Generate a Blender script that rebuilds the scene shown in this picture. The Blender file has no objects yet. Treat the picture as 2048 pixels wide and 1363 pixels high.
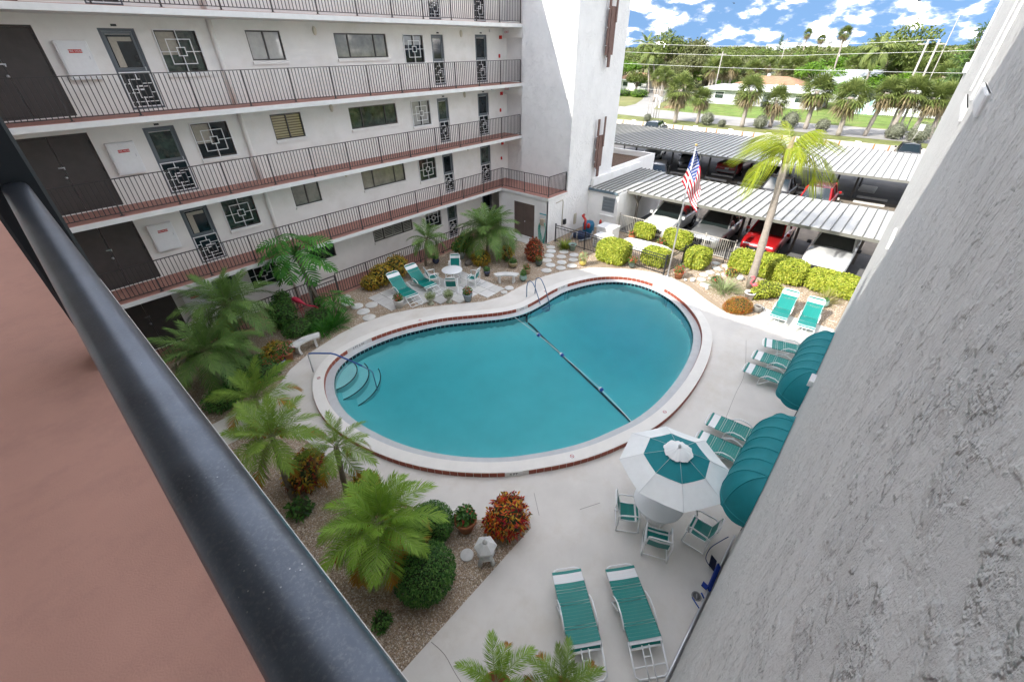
import bpy, math, random
import numpy as np
from mathutils import Vector, Matrix, Euler
PI = math.pi
rng = np.random.default_rng(7)
random.seed(7)
S = bpy.context.scene
COL = S.collection

# ---------------------------------------------------------------- camera
EYE = 9.57
cam_d = bpy.data.cameras.new('camera'); cam = bpy.data.objects.new('camera', cam_d); COL.objects.link(cam)
cam_d.sensor_width = 36.0; cam_d.lens = 14.968; cam_d.clip_start = 0.02; cam_d.clip_end = 4000
Rc = Matrix(((0.66026843, 0.42993382, -0.61579421), (-0.75099396, 0.36995989, -0.54693488), (-0.00732665, 0.82358156, 0.56715053)))
cam.matrix_world = Matrix.Translation((0, 0, EYE)) @ Rc.to_4x4()
S.camera = cam
# ---------------------------------------------------------------- sun and sky
SUN = Vector((-1.21, 0.448, 1.0)).normalized()          # towards the sun
sun_d = bpy.data.lights.new('sun', 'SUN'); sun_d.energy = 3.1; sun_d.angle = math.radians(0.55); sun_d.color = (1.0, 0.955, 0.88)
sun = bpy.data.objects.new('sun', sun_d); COL.objects.link(sun)
sun.rotation_euler = SUN.to_track_quat('Z', 'Y').to_euler(); sun.location = (0, 0, 60)
W = bpy.data.worlds.new('World'); S.world = W; W.use_nodes = True
nt = W.node_tree; nt.nodes.clear()
def N(t, **k):
    n = nt.nodes.new(t)
    for a, b in k.items(): setattr(n, a, b)
    return n
sky = N('ShaderNodeTexSky', sky_type='NISHITA', sun_disc=False)
sky.sun_elevation = math.asin(SUN.z); sky.sun_rotation = math.atan2(SUN.x, SUN.y)
sky.altitude = 0; sky.air_density = 1.0; sky.dust_density = 0.35; sky.ozone_density = 3.0
hsv = N('ShaderNodeHueSaturation'); hsv.inputs['Saturation'].default_value = 1.0
tint = N('ShaderNodeMix', data_type='RGBA', blend_type='MULTIPLY'); tint.inputs[0].default_value = 1.0
tint.inputs[7].default_value = (0.62, 0.66, 0.64, 1)
geo = N('ShaderNodeTexCoord')
mp = N('ShaderNodeMapping'); mp.inputs['Scale'].default_value = (1, 1, 2.4); mp.inputs['Location'].default_value = (2.2, 4.1, 0.9)
n1 = N('ShaderNodeTexNoise'); n1.inputs['Scale'].default_value = 20.0; n1.inputs['Detail'].default_value = 6; n1.inputs['Roughness'].default_value = 0.56
r1 = N('ShaderNodeMapRange'); r1.inputs[1].default_value = 0.465; r1.inputs[2].default_value = 0.73
n2 = N('ShaderNodeTexNoise'); n2.inputs['Scale'].default_value = 30; n2.inputs['Detail'].default_value = 4
cr = N('ShaderNodeMix', data_type='RGBA'); cr.inputs[6].default_value = (3.0, 3.1, 3.9, 1); cr.inputs[7].default_value = (142, 134, 126, 1)
mx = N('ShaderNodeMix', data_type='RGBA')
bg = N('ShaderNodeBackground'); bg.inputs[1].default_value = 0.15
out = N('ShaderNodeOutputWorld')
L = nt.links.new
vm = N('ShaderNodeVectorMath', operation='MULTIPLY_ADD'); vm.inputs[1].default_value = (1, 1, .55); vm.inputs[2].default_value = (0, 0, .45)
vn = N('ShaderNodeVectorMath', operation='NORMALIZE'); L(geo.outputs['Generated'], vm.inputs[0]); L(vm.outputs[0], vn.inputs[0]); L(vn.outputs[0], sky.inputs['Vector'])
L(sky.outputs[0], hsv.inputs['Color']); L(hsv.outputs[0], tint.inputs[6])
L(geo.outputs['Generated'], mp.inputs[0]); L(mp.outputs[0], n1.inputs['Vector']); pass
L(n1.outputs['Fac'], r1.inputs[0]); 
pw = N('ShaderNodeMath', operation='POWER'); pw.inputs[1].default_value = 2.6; L(r1.outputs[0], pw.inputs[0]); L(pw.outputs[0], cr.inputs[0]); L(r1.outputs[0], mx.inputs[0]); L(tint.outputs[2], mx.inputs[6]); L(cr.outputs[2], mx.inputs[7])
L(mx.outputs[2], bg.inputs[0]); L(bg.outputs[0], out.inputs[0])
S.view_settings.view_transform = 'Standard'; S.view_settings.look = 'None'
S.view_settings.exposure = 1.38; S.view_settings.gamma = 1.0; S.view_settings.use_curve_mapping = False
S.render.engine = 'CYCLES'
S.cycles.max_bounces = 8; S.cycles.diffuse_bounces = 4; S.cycles.transparent_max_bounces = 16
S.cycles.use_denoising = True
S.cycles.caustics_reflective = False; S.cycles.caustics_refractive = False

# ---------------------------------------------------------------- materials
MATS = {}
def mat(name, col, rough=0.6, metal=0.0, var=0.0, vscale=3.0, bump=0.0, bscale=40.0, spec=0.4, coat=0.0, dirt=None, dscale=0.8, bdist=0.01, coords='Object', det=6):
    if name in MATS: return MATS[name]
    m = bpy.data.materials.new(name); m.use_nodes = True; t = m.node_tree; n = t.nodes
    p = n['Principled BSDF']; p.inputs['Base Color'].default_value = (*col, 1); p.inputs['Roughness'].default_value = rough
    p.inputs['Metallic'].default_value = metal; p.inputs['Specular IOR Level'].default_value = spec
    if coat: p.inputs['Coat Weight'].default_value = coat; p.inputs['Coat Roughness'].default_value = 0.03
    if var or bump or dirt: tc = n.new('ShaderNodeTexCoord')
    last = None
    if var:
        ns = n.new('ShaderNodeTexNoise'); ns.inputs['Scale'].default_value = vscale; ns.inputs['Detail'].default_value = det; ns.inputs['Roughness'].default_value = .62
        t.links.new(tc.outputs[coords], ns.inputs['Vector'])
        mr = n.new('ShaderNodeMapRange'); mr.inputs[1].default_value = .3; mr.inputs[2].default_value = .7; mr.inputs[3].default_value = 1 - var; mr.inputs[4].default_value = 1 + var
        t.links.new(ns.outputs['Fac'], mr.inputs[0])
        mu = n.new('ShaderNodeMix'); mu.data_type = 'RGBA'; mu.blend_type = 'MULTIPLY'; mu.inputs[0].default_value = 1; mu.inputs[6].default_value = (*col, 1)
        t.links.new(mr.outputs[0], mu.inputs[7]); last = mu.outputs[2]
    if dirt:
        nd = n.new('ShaderNodeTexNoise'); nd.inputs['Scale'].default_value = dscale; nd.inputs['Detail'].default_value = 8; nd.inputs['Roughness'].default_value = .7
        t.links.new(tc.outputs[coords], nd.inputs['Vector'])
        md = n.new('ShaderNodeMapRange'); md.inputs[1].default_value = .5; md.inputs[2].default_value = .75; md.inputs[4].default_value = .75
        t.links.new(nd.outputs['Fac'], md.inputs[0])
        mi = n.new('ShaderNodeMix'); mi.data_type = 'RGBA'; t.links.new(md.outputs[0], mi.inputs[0])
        if last: t.links.new(last, mi.inputs[6])
        else: mi.inputs[6].default_value = (*col, 1)
        mi.inputs[7].default_value = (*dirt, 1); last = mi.outputs[2]
    if last: t.links.new(last, p.inputs['Base Color'])
    if bump:
        nb = n.new('ShaderNodeTexNoise'); nb.inputs['Scale'].default_value = bscale; nb.inputs['Detail'].default_value = 5
        t.links.new(tc.outputs[coords], nb.inputs['Vector'])
        b = n.new('ShaderNodeBump'); b.inputs['Strength'].default_value = bump; b.inputs['Distance'].default_value = bdist
        t.links.new(nb.outputs['Fac'], b.inputs['Height']); t.links.new(b.outputs[0], p.inputs['Normal'])
    MATS[name] = m
    return m
def leafmat(name, cols, rough=0.5, trans=0.3):
    if name in MATS: return MATS[name]
    m = bpy.data.materials.new(name); m.use_nodes = True; t = m.node_tree; n = t.nodes; p = n['Principled BSDF']
    g = n.new('ShaderNodeNewGeometry'); cr = n.new('ShaderNodeValToRGB')
    e = cr.color_ramp.elements
    e[0].position = 0; e[0].color = (*cols[0], 1); e[1].position = 1; e[1].color = (*cols[-1], 1)
    for i, c in enumerate(cols[1:-1]):
        x = e.new((i + 1) / (len(cols) - 1)); x.color = (*c, 1)
    t.links.new(g.outputs['Random Per Island'], cr.inputs[0]); t.links.new(cr.outputs[0], p.inputs['Base Color'])
    p.inputs['Roughness'].default_value = rough; p.inputs['Specular IOR Level'].default_value = .3
    tr = n.new('ShaderNodeBsdfTranslucent'); t.links.new(cr.outputs[0], tr.inputs[0])
    mx = n.new('ShaderNodeMixShader'); mx.inputs[0].default_value = trans
    o = [x for x in n if x.type == 'OUTPUT_MATERIAL'][0]
    t.links.new(p.outputs[0], mx.inputs[1]); t.links.new(tr.outputs[0], mx.inputs[2]); t.links.new(mx.outputs[0], o.inputs[0])
    MATS[name] = m
    return m
def stuccomat(name, col, scale, strength, dist):
    m = mat(name, col, .92, var=.05, vscale=1.2, spec=.15)
    t = m.node_tree; n = t.nodes; p = n['Principled BSDF']; tc = n.new('ShaderNodeTexCoord')
    def noise(sc, det, rough):
        a = n.new('ShaderNodeTexNoise'); a.inputs['Scale'].default_value = sc; a.inputs['Detail'].default_value = det; a.inputs['Roughness'].default_value = rough
        t.links.new(tc.outputs['Object'], a.inputs['Vector']); return a.outputs['Fac']
    def ramp(x, lo, hi, a, b):
        mr = n.new('ShaderNodeMapRange'); mr.interpolation_type = 'SMOOTHSTEP'; mr.inputs[1].default_value = lo; mr.inputs[2].default_value = hi; mr.inputs[3].default_value = a; mr.inputs[4].default_value = b
        t.links.new(x, mr.inputs[0]); return mr.outputs[0]
    def math_(op, a, b):
        k = n.new('ShaderNodeMath'); k.operation = op
        for q, v in enumerate((a, b)):
            if isinstance(v, float): k.inputs[q].default_value = v
            else: t.links.new(v, k.inputs[q])
        return k.outputs[0]
    splat = ramp(noise(scale, 4, .55),   .455, .63, 0, 1.0)          # trowelled splats
    grit = math_('MULTIPLY', noise(scale*2.6, 5, .68), 1.0)          # grit between them
    mask = ramp(noise(scale*.22, 2, .5), .38, .62, .25, 1.0)       # smoother and rougher areas
    h = math_('ADD', math_('MULTIPLY', math_('ADD', splat, grit), mask), math_('MULTIPLY', noise(scale*9, 3, .6), .18))
    bp = n.new('ShaderNodeBump'); bp.inputs['Strength'].default_value = strength; bp.inputs['Distance'].default_value = dist
    t.links.new(h, bp.inputs['Height']); t.links.new(bp.outputs[0], p.inputs['Normal'])
    return m
WHITE = mat('white_plaster', (.87, .855, .82), .9, var=.04, vscale=1.5, bump=.25, bscale=60, dirt=(.73, .71, .65), dscale=.9)
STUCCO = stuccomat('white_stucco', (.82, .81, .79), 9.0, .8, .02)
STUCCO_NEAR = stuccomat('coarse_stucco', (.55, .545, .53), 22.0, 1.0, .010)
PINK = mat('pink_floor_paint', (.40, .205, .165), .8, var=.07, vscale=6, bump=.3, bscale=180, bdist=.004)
SLAB = mat('slab_edge', (.70, .70, .68), .85, var=.06, vscale=4)
DKBROWN = mat('dark_brown_door', (.072, .064, .06), .6, var=.12, vscale=5)
BRONZE = mat('bronze_metal', (.075, .068, .064), .45, metal=.3, var=.1)
RAILM = mat('railing_metal', (.05, .046, .045), .5, metal=.2, var=.12, vscale=12)
BLACKM = mat('black_metal', (.02, .022, .026), .4, metal=.2)
WHITEM = mat('white_enamel', (.84, .85, .85), .35, spec=.5, var=.03, vscale=12)
GREYDOOR = mat('grey_door_paint', (.12, .14, .16), .45, var=.1)
GLASSD = mat('dark_glass', (.012, .018, .021), .05, spec=.4, var=.6, vscale=2.5)
GLASSB = mat('blind_behind_glass', (.27, .26, .215), .12, spec=.5, coat=.6, var=.25, vscale=3, dirt=(.10, .11, .09), dscale=1.6)
GLASSY = mat('yellow_reflection_glass', (.33, .27, .12), .15, spec=.5, coat=.6, var=.4, vscale=5, dirt=(.06, .06, .05), dscale=2.2)  # yellow blotches stand in for the sunlit wing reflected in the pane
GLASSW = mat('white_curtain_glass', (.42, .42, .40), .12, spec=.5, coat=1.0, var=.1, vscale=6)
GLASSG = mat('green_tint_glass', (.025, .045, .035), .05, spec=.5, var=.9, vscale=4, dirt=(.16, .17, .13), dscale=3.5)
REDP = mat('red_paint', (.55, .02, .015), .5)
SILVER = mat('brushed_aluminium', (.62, .63, .65), .32, metal=.9, var=.05)
GREYM = mat('galvanised_grey', (.33, .34, .35), .45, metal=.5, var=.12, vscale=9)
DECK = mat('painted_deck', (.63, .605, .565), .78, var=.07, vscale=.9, bump=.25, bscale=120, bdist=.004, dirt=(.54, .49, .42), dscale=.7)
RINGM = mat('pool_coping_paint', (.71, .69, .65), .8, var=.04, vscale=3, bump=.2, bscale=120, bdist=.004)
LEDGE = mat('pool_ledge_plaster', (.47, .49, .50), .75, var=.06, vscale=4, bump=.2, bscale=90, bdist=.004)
BRICK = mat('red_tile', (.30, .072, .04), .45, var=.22, vscale=5, coords='Object')
BLKTILE = mat('black_tile', (.012, .016, .028), .25, spec=.6, var=.3, vscale=3)
SHELL = mat('pool_plaster', (.20, .60, .60), .8, var=.05, vscale=1.0)
GRAVEL = mat('gravel_base', (.36, .28, .20), .95, var=.5, vscale=45, bump=1.0, bscale=70, bdist=.03)
PAVER = mat('concrete_paver', (.56, .55, .52), .85, var=.06, vscale=5, bump=.3, bscale=90, bdist=.004)
TEAL = mat('teal_vinyl', (.002, .20, .175), .42, var=.06, vscale=14)
TEALF = mat('teal_canvas', (.003, .18, .205), .75, var=.08, vscale=5, bump=.3, bscale=240, bdist=.003)
WSTRAP = mat('white_vinyl', (.74, .75, .75), .45)
CANVASW = mat('white_canvas', (.74, .76, .75), .8, var=.04, vscale=4, bump=.25, bscale=200, bdist=.003)
ASPHALT = mat('asphalt', (.13, .13, .132), .9, var=.16, vscale=1.3, bump=.4, bscale=120, bdist=.008, dirt=(.20, .18, .155), dscale=.28)
PARKSAND = mat('stained_parking_concrete', (.21, .18, .145), .9, var=.15, vscale=1.6, bump=.3, bscale=90, bdist=.006)
ROADM = mat('pale_road', (.30, .29, .275), .9, var=.1, vscale=.5)
LAWN = mat('lawn', (.13, .20, .035), .95, var=.35, vscale=.5, bump=.8, bscale=30, bdist=.05, dirt=(.24, .20, .08), dscale=.12)
SANDG = mat('dry_grass_ground', (.17, .18, .06), .95, var=.3, vscale=.25, dirt=(.29, .24, .13), dscale=.1, bump=.6, bscale=20, bdist=.05)
METROOF = mat('ribbed_roof_metal', (.47, .47, .45), .5, metal=.15, var=.06, vscale=1.2, dirt=(.42, .41, .38), dscale=1.4)
RIBM = mat('roof_rib_metal', (.17, .17, .15), .6)  # dark ribs, with their shadow lines mixed into the colour
TERRA = mat('terracotta', (.36, .135, .06), .75, var=.15, vscale=9)
CONC = mat('cast_concrete', (.60, .60, .58), .85, var=.1, vscale=6, bump=.35, bscale=80, bdist=.004)
TRUNK = mat('palm_trunk', (.20, .165, .125), .95, var=.3, vscale=14, bump=.8, bscale=35, bdist=.03)
TRUNKG = mat('grey_palm_trunk', (.33, .29, .25), .95, var=.18, vscale=10, bump=.5, bscale=30, bdist=.02)
BARK = mat('bark', (.12, .095, .07), .95, var=.3, vscale=8, bump=.7, bscale=25, bdist=.03)
PINKF = mat('flamingo_pink', (.75, .13, .17), .5)
RUSTW = mat('rusty_post', (.34, .15, .05), .8, var=.3, vscale=6)
WOODR = mat('weathered_brown_wood', (.165, .098, .08), .75, var=.16, vscale=7)
BLUEP = mat('blue_plastic', (.01, .07, .32), .4)
PALMG = leafmat('feather_palm_green', [(0.121, 0.227, 0.0315), (0.198, 0.324, 0.045), (0.264, 0.389, 0.063), (0.154, 0.27, 0.036)])
PALMD = leafmat('deep_palm_green', [(0.0935, 0.187, 0.0495), (0.132, 0.242, 0.0585), (0.198, 0.319, 0.0765), (0.11, 0.209, 0.054)])
PALML = leafmat('lime_palm_green', [(0.16, 0.304, 0.03), (0.216, 0.377, 0.04), (0.272, 0.423, 0.055), (0.136, 0.267, 0.03)])
PALMQ = leafmat('bright_palm_green', [(.22, .30, .015), (.30, .38, .025), (.36, .38, .03), (.22, .30, .02)])
PALMY = leafmat('yellow_palm_leaf', [(.40, .22, .02), (.36, .14, .015), (.30, .26, .03)])
PALMB = leafmat('dead_palm_leaf', [(.24, .16, .08), (.30, .22, .12), (.19, .13, .07)], trans=.1)
SABAL = leafmat('fan_palm_green', [(0.13, 0.176, 0.0455), (0.182, 0.234, 0.065), (0.247, 0.286, 0.0845), (0.0975, 0.143, 0.039)])
SABALT = leafmat('fan_palm_tan', [(0.254, 0.196, 0.108), (0.323, 0.264, 0.156), (0.196, 0.146, 0.0782), (0.274, 0.244, 0.0978)], trans=.1)
HEDGE = leafmat('clipped_hedge_leaf', [(.26, .34, .03), (.42, .47, .05), (.58, .58, .10), (.34, .41, .04), (.16, .24, .03)])
BOXG = leafmat('dark_bush_leaf', [(.02, .07, .02), (.06, .17, .03), (.11, .25, .045), (.035, .12, .02), (.15, .29, .06)])
MIDG = leafmat('mid_green_leaf', [(0.0525, 0.15, 0.03), (0.09, 0.225, 0.045), (0.135, 0.3, 0.06)])
CROTR = leafmat('red_croton_leaf', [(.50, .015, .015), (.14, .012, .02), (.65, .07, .012), (.70, .28, .02), (.04, .06, .02), (.75, .45, .04), (.60, .03, .015), (.03, .02, .015)])
CROTO = leafmat('orange_croton_leaf', [(.52, .09, .015), (.09, .02, .018), (.60, .18, .035), (.05, .05, .02), (.50, .05, .03), (.03, .02, .012)])
CROTY = leafmat('yellow_croton_leaf', [(0.575, 0.38, 0.0287), (0.161, 0.172, 0.023), (0.632, 0.483, 0.0575), (0.437, 0.184, 0.023), (0.092, 0.138, 0.023)])
IXORA = leafmat('orange_groundcover_leaf', [(.45, .14, .02), (.40, .06, .02), (.42, .30, .04), (.13, .13, .02), (.5, .2, .03)])
SPIDER = leafmat('grey_green_blade', [(0.224, 0.294, 0.126), (0.336, 0.392, 0.196), (0.168, 0.238, 0.084)])
TREEG = leafmat('broadleaf_tree_leaf', [(0.0775, 0.116, 0.0232), (0.124, 0.17, 0.0349), (0.186, 0.225, 0.0542), (0.0542, 0.0852, 0.0194)])
TREEO = leafmat('olive_tree_leaf', [(0.103, 0.12, 0.0429), (0.155, 0.172, 0.0644), (0.215, 0.224, 0.0944), (0.0772, 0.0858, 0.0343)])
TREEB = leafmat('vivid_tree_leaf', [(0.084, 0.178, 0.0158), (0.126, 0.252, 0.021), (0.168, 0.294, 0.0315)])
PINEG = leafmat('pine_needle', [(0.056, 0.105, 0.035), (0.091, 0.154, 0.042), (0.126, 0.182, 0.063)])
SILVG = leafmat('silver_shrub_leaf', [(0.192, 0.208, 0.144), (0.256, 0.264, 0.2), (0.152, 0.168, 0.104)])
FLOW = leafmat('red_flower', [(.6, .03, .03), (.65, .12, .10), (.55, .02, .05)])
PHILO = leafmat('split_leaf_green', [(.03, .15, .02), (.06, .22, .03), (.10, .29, .04)])

def slatmat(name, c1, c2, scale):
    m = mat(name, c1, .12, coat=.6, spec=.5); t = m.node_tree; n = t.nodes; tc = n.new('ShaderNodeTexCoord'); w = n.new('ShaderNodeTexWave'); w.bands_direction = 'Z'; w.inputs['Scale'].default_value = scale; w.inputs['Distortion'].default_value = .4
    cr = n.new('ShaderNodeValToRGB'); cr.color_ramp.elements[0].color = (*c2, 1); cr.color_ramp.elements[0].position = .25; cr.color_ramp.elements[1].color = (*c1, 1); cr.color_ramp.elements[1].position = .55
    t.links.new(tc.outputs['Object'], w.inputs['Vector']); t.links.new(w.outputs['Color'], cr.inputs[0]); t.links.new(cr.outputs[0], n['Principled BSDF'].inputs['Base Color']); return m
GLASSS = slatmat('blind_and_reflection_glass', (.36, .31, .15), (.13, .105, .04), 3.4)  # slatted blind whose yellow stands in for the reflected sunlit wing
# ---------------------------------------------------------------- builders
def npmesh(name, v, f, mats=None, mi=None, smooth=False):
    me = bpy.data.meshes.new(name)
    v = np.asarray(v, np.float32); f = np.asarray(f, np.int32); k = f.shape[1]
    me.vertices.add(len(v)); me.vertices.foreach_set('co', v.ravel())
    me.loops.add(f.size); me.loops.foreach_set('vertex_index', f.ravel())
    me.polygons.add(len(f)); me.polygons.foreach_set('loop_start', np.arange(0, f.size, k, dtype=np.int32))
    me.polygons.foreach_set('loop_total', np.full(len(f), k, np.int32))
    if mi is not None: me.polygons.foreach_set('material_index', np.asarray(mi, np.int32))
    for m in (mats or []): me.materials.append(m)
    me.update(calc_edges=True); me.validate()
    if smooth: me.polygons.foreach_set('use_smooth', np.ones(len(f), bool))
    return me
class MB:
    def __init__(s): s.v = []; s.f = []; s.mi = []; s.sm = []; s.cur = 0; s.smooth = False; s.M = None
    def add(s, vs, fs):
        b = len(s.v)
        s.v += [tuple(s.M @ Vector(p)) if s.M else tuple(p) for p in vs]
        for f in fs: s.f.append([b + i for i in f]); s.mi.append(s.cur); s.sm.append(s.smooth)
        return s
    def box(s, x0, x1, y0, y1, z0, z1):
        return s.add([(x0,y0,z0),(x1,y0,z0),(x1,y1,z0),(x0,y1,z0),(x0,y0,z1),(x1,y0,z1),(x1,y1,z1),(x0,y1,z1)],
                     [(0,3,2,1),(4,5,6,7),(0,1,5,4),(1,2,6,5),(2,3,7,6),(3,0,4,7)])
    def rbox(s, x0, x1, y0, y1, z0, z1, b=.02):
        # box with chamfered vertical and top edges
        def ring(i, z): return [(x0+i+b,y0+i,z),(x1-i-b,y0+i,z),(x1-i,y0+i+b,z),(x1-i,y1-i-b,z),(x1-i-b,y1-i,z),(x0+i+b,y1-i,z),(x0+i,y1-i-b,z),(x0+i,y0+i+b,z)]
        v = ring(0, z0) + ring(0, z1 - b) + ring(b, z1)
        f = [tuple(range(7, -1, -1)), tuple(range(16, 24))]
        for k in (0, 8):
            for i in range(8): f.append((k+i, k+(i+1) % 8, k+8+(i+1) % 8, k+8+i))
        return s.add(v, f)
    def obox(s, c, ax, ay, az):
        c, ax, ay, az = map(Vector, (c, ax, ay, az)); v = []
        for k in (-1, 1):
            for i, j in ((-1,-1),(1,-1),(1,1),(-1,1)): v.append(c + ax*i + ay*j + az*k)
        return s.add(v, [(0,3,2,1),(4,5,6,7),(0,1,5,4),(1,2,6,5),(2,3,7,6),(3,0,4,7)])
    def bar(s, a, b, w=.02, h=None):
        a, b = Vector(a), Vector(b); d = (b - a); l = d.length
        if l < 1e-6: return s
        d /= l; up = Vector((0,0,1)) if abs(d.z) < .95 else Vector((1,0,0))
        x = d.cross(up).normalized(); y = x.cross(d).normalized()
        return s.obox((a+b)/2, x*w/2, y*(h or w)/2, d*l/2)
    def tube(s, pts, r=.02, n=8, closed=False, caps=True):
        pts = [Vector(p) for p in pts]; m = len(pts); rr = r if isinstance(r, (list, tuple)) else [r]*m
        vs = []; px = None
        for i, p in enumerate(pts):
            a = pts[(i-1) % m] if (i > 0 or closed) else p; b = pts[(i+1) % m] if (i < m-1 or closed) else p
            t = (b - a).normalized()
            if px is None: px = t.cross(Vector((0,0,1)) if abs(t.z) < .9 else Vector((1,0,0))).normalized()
            px = (px - t * px.dot(t)).normalized(); py = t.cross(px)
            for k in range(n):
                an = 2*PI*k/n; vs.append(p + px*math.cos(an)*rr[i] + py*math.sin(an)*rr[i])
        fs = []
        for i in range(m if closed else m-1):
            for k in range(n):
                a, b = i*n, ((i+1) % m)*n; fs.append((a+k, a+(k+1) % n, b+(k+1) % n, b+k))
        if caps and not closed: fs += [tuple(range(n-1, -1, -1)), tuple((m-1)*n + k for k in range(n))]
        o = s.smooth; s.smooth = True; s.add(vs, fs); s.smooth = o
        return s
    def lathe(s, prof, n=20, c=(0,0,0), squash=None):
        vs = []; fs = []
        for r, z in prof:
            for k in range(n):
                a = 2*PI*k/n; vs.append((c[0]+r*math.cos(a), c[1]+r*math.sin(a), c[2]+z))
        for i in range(len(prof)-1):
            for k in range(n): fs.append((i*n+k, i*n+(k+1) % n, (i+1)*n+(k+1) % n, (i+1)*n+k))
        fs += [tuple(range(n-1, -1, -1)), tuple((len(prof)-1)*n+k for k in range(n))]
        o = s.smooth; s.smooth = True; s.add(vs, fs); s.smooth = o
        return s
    def prism(s, poly, z0, z1):
        n = len(poly); v = [(x, y, z0) for x, y in poly] + [(x, y, z1) for x, y in poly]
        f = [tuple(range(n-1, -1, -1)), tuple(range(n, 2*n))] + [(i, (i+1) % n, n+(i+1) % n, n+i) for i in range(n)]
        return s.add(v, f)
    def ball(s, c, r, n=12, m=8):
        rx, ry, rz = r if isinstance(r, (tuple, list)) else (r, r, r); vs = []; fs = []
        for i in range(m+1):
            t = PI*i/m
            for k in range(n):
                a = 2*PI*k/n; vs.append((c[0]+rx*math.sin(t)*math.cos(a), c[1]+ry*math.sin(t)*math.sin(a), c[2]+rz*math.cos(t)))
        for i in range(m):
            for k in range(n): fs.append((i*n+k, (i+1)*n+k, (i+1)*n+(k+1) % n, i*n+(k+1) % n))
        o = s.smooth; s.smooth = True; s.add(vs, fs); s.smooth = o
        return s
    def mesh(s, name, mats):
        me = bpy.data.meshes.new(name); me.from_pydata(s.v, [], s.f)
        for m in (mats if isinstance(mats, (list, tuple)) else [mats]): me.materials.append(m)
        me.polygons.foreach_set('material_index', s.mi); me.polygons.foreach_set('use_smooth', s.sm); me.update()
        return me
    def obj(s, name, mats, parent=None, loc=(0,0,0), rz=0): return link(name, s.mesh(name, mats), parent, loc, rz)
def link(name, data, parent=None, loc=(0,0,0), rz=0, rot=None, scale=None):
    o = bpy.data.objects.new(name, data); COL.objects.link(o); o.location = loc
    o.rotation_euler = rot if rot else (0, 0, rz)
    if scale is not None: o.scale = scale if isinstance(scale, (tuple, list)) else (scale,)*3
    if parent: o.parent = parent
    return o
def tag(o, label=None, cat=None, group=None, kind=None):
    if label: o['label'] = label
    if cat: o['category'] = cat
    if group: o['group'] = group
    if kind: o['kind'] = kind
    return o
def thing(name, label, cat, loc=(0,0,0), rz=0, group=None):
    return tag(link(name, None, None, loc, rz), label, cat, group)
def struct(o): o['kind'] = 'structure'; return o
def dup(root, loc, rz, label, group=None, parent=None):
    r = root.copy(); COL.objects.link(r); r.location = loc; r.rotation_euler = (0, 0, rz)
    r['label'] = label
    if group: r['group'] = group
    for ch in list(root.children):
        c = ch.copy(); COL.objects.link(c); c.parent = r
        for g in list(ch.children):
            d = g.copy(); COL.objects.link(d); d.parent = c
    return r
def text(s, size, m, parent=None, loc=(0,0,0), rot=(0,0,0), name='lettering', ext=.002, sx=1):
    c = bpy.data.curves.new(name, 'FONT'); c.body = s; c.size = size; c.extrude = ext; c.align_x = 'CENTER'; c.align_y = 'CENTER'
    c.materials.append(m); tmp = bpy.data.objects.new(name, c); COL.objects.link(tmp); bpy.context.view_layer.update()
    me = bpy.data.meshes.new_from_object(tmp.evaluated_get(bpy.context.evaluated_depsgraph_get())); bpy.data.objects.remove(tmp); bpy.data.curves.remove(c)
    o = link(name, me, parent, loc, rot=rot); o.scale = (sx, 1, 1); return o

# ---- foliage
def leaf_arrays(P, Nrm, L, Wd, rs, droop=.25):
    n = len(P); a = rs.normal(size=(n, 3)); a -= Nrm * (a*Nrm).sum(1)[:, None]; a /= np.linalg.norm(a, axis=1)[:, None] + 1e-9
    d = a*.75 + Nrm*rs.uniform(.1, .8, (n, 1)); d /= np.linalg.norm(d, axis=1)[:, None]
    b = np.cross(d, Nrm); b /= np.linalg.norm(b, axis=1)[:, None] + 1e-9
    l = (L*rs.uniform(.6, 1.25, n))[:, None]; w = (Wd*rs.uniform(.7, 1.2, n))[:, None]
    up = np.cross(b, d)
    v = np.stack([P, P + d*l*.5 + b*w*.5 - up*w*.12, P + d*l - np.array([0, 0, 1.])*l*droop, P + d*l*.5 - b*w*.5 - up*w*.12], 1).reshape(-1, 3)
    return v, np.arange(4*n).reshape(-1, 4)
def blob_points(blobs, n, rs, shell=.55, power=2.0):
    vol = np.array([b[1][0]*b[1][1] + b[1][1]*b[1][2] + b[1][0]*b[1][2] for b in blobs]); vol /= vol.sum()
    idx = rs.choice(len(blobs), n, p=vol); C = np.array([b[0] for b in blobs])[idx]; R = np.array([b[1] for b in blobs])[idx]
    d = rs.normal(size=(n, 3)); d /= np.linalg.norm(d, axis=1)[:, None]
    if power != 2.0: d = d / ((np.abs(d)**power).sum(1)**(1/power))[:, None]
    r = shell + (1-shell)*rs.uniform(0, 1, n)**.6
    P = C + d*R*r[:, None]
    nn = np.sign(d)*np.abs(d)**(power-1)/R; nn /= np.linalg.norm(nn, axis=1)[:, None]
    nn = nn + rs.normal(size=(n, 3))*.35 + np.array([0, 0, .2]); nn /= np.linalg.norm(nn, axis=1)[:, None]
    return P, nn
def foliage_mesh(name, blobs, n, L, Wd, mats, seed=0, shell=.55, power=2.0, droop=.25, zmin=None, weights=None):
    rs = np.random.default_rng(seed); P, nn = blob_points(blobs, n, rs, shell, power)
    if zmin is not None:
        k = P[:, 2] > zmin; P, nn = P[k], nn[k]
    v, f = leaf_arrays(P, nn, L, Wd, rs, droop)
    mats = mats if isinstance(mats, (list, tuple)) else [mats]
    mi = rs.choice(len(mats), len(f), p=weights) if len(mats) > 1 else None
    return npmesh(name, v, f, mats, mi)
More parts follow.
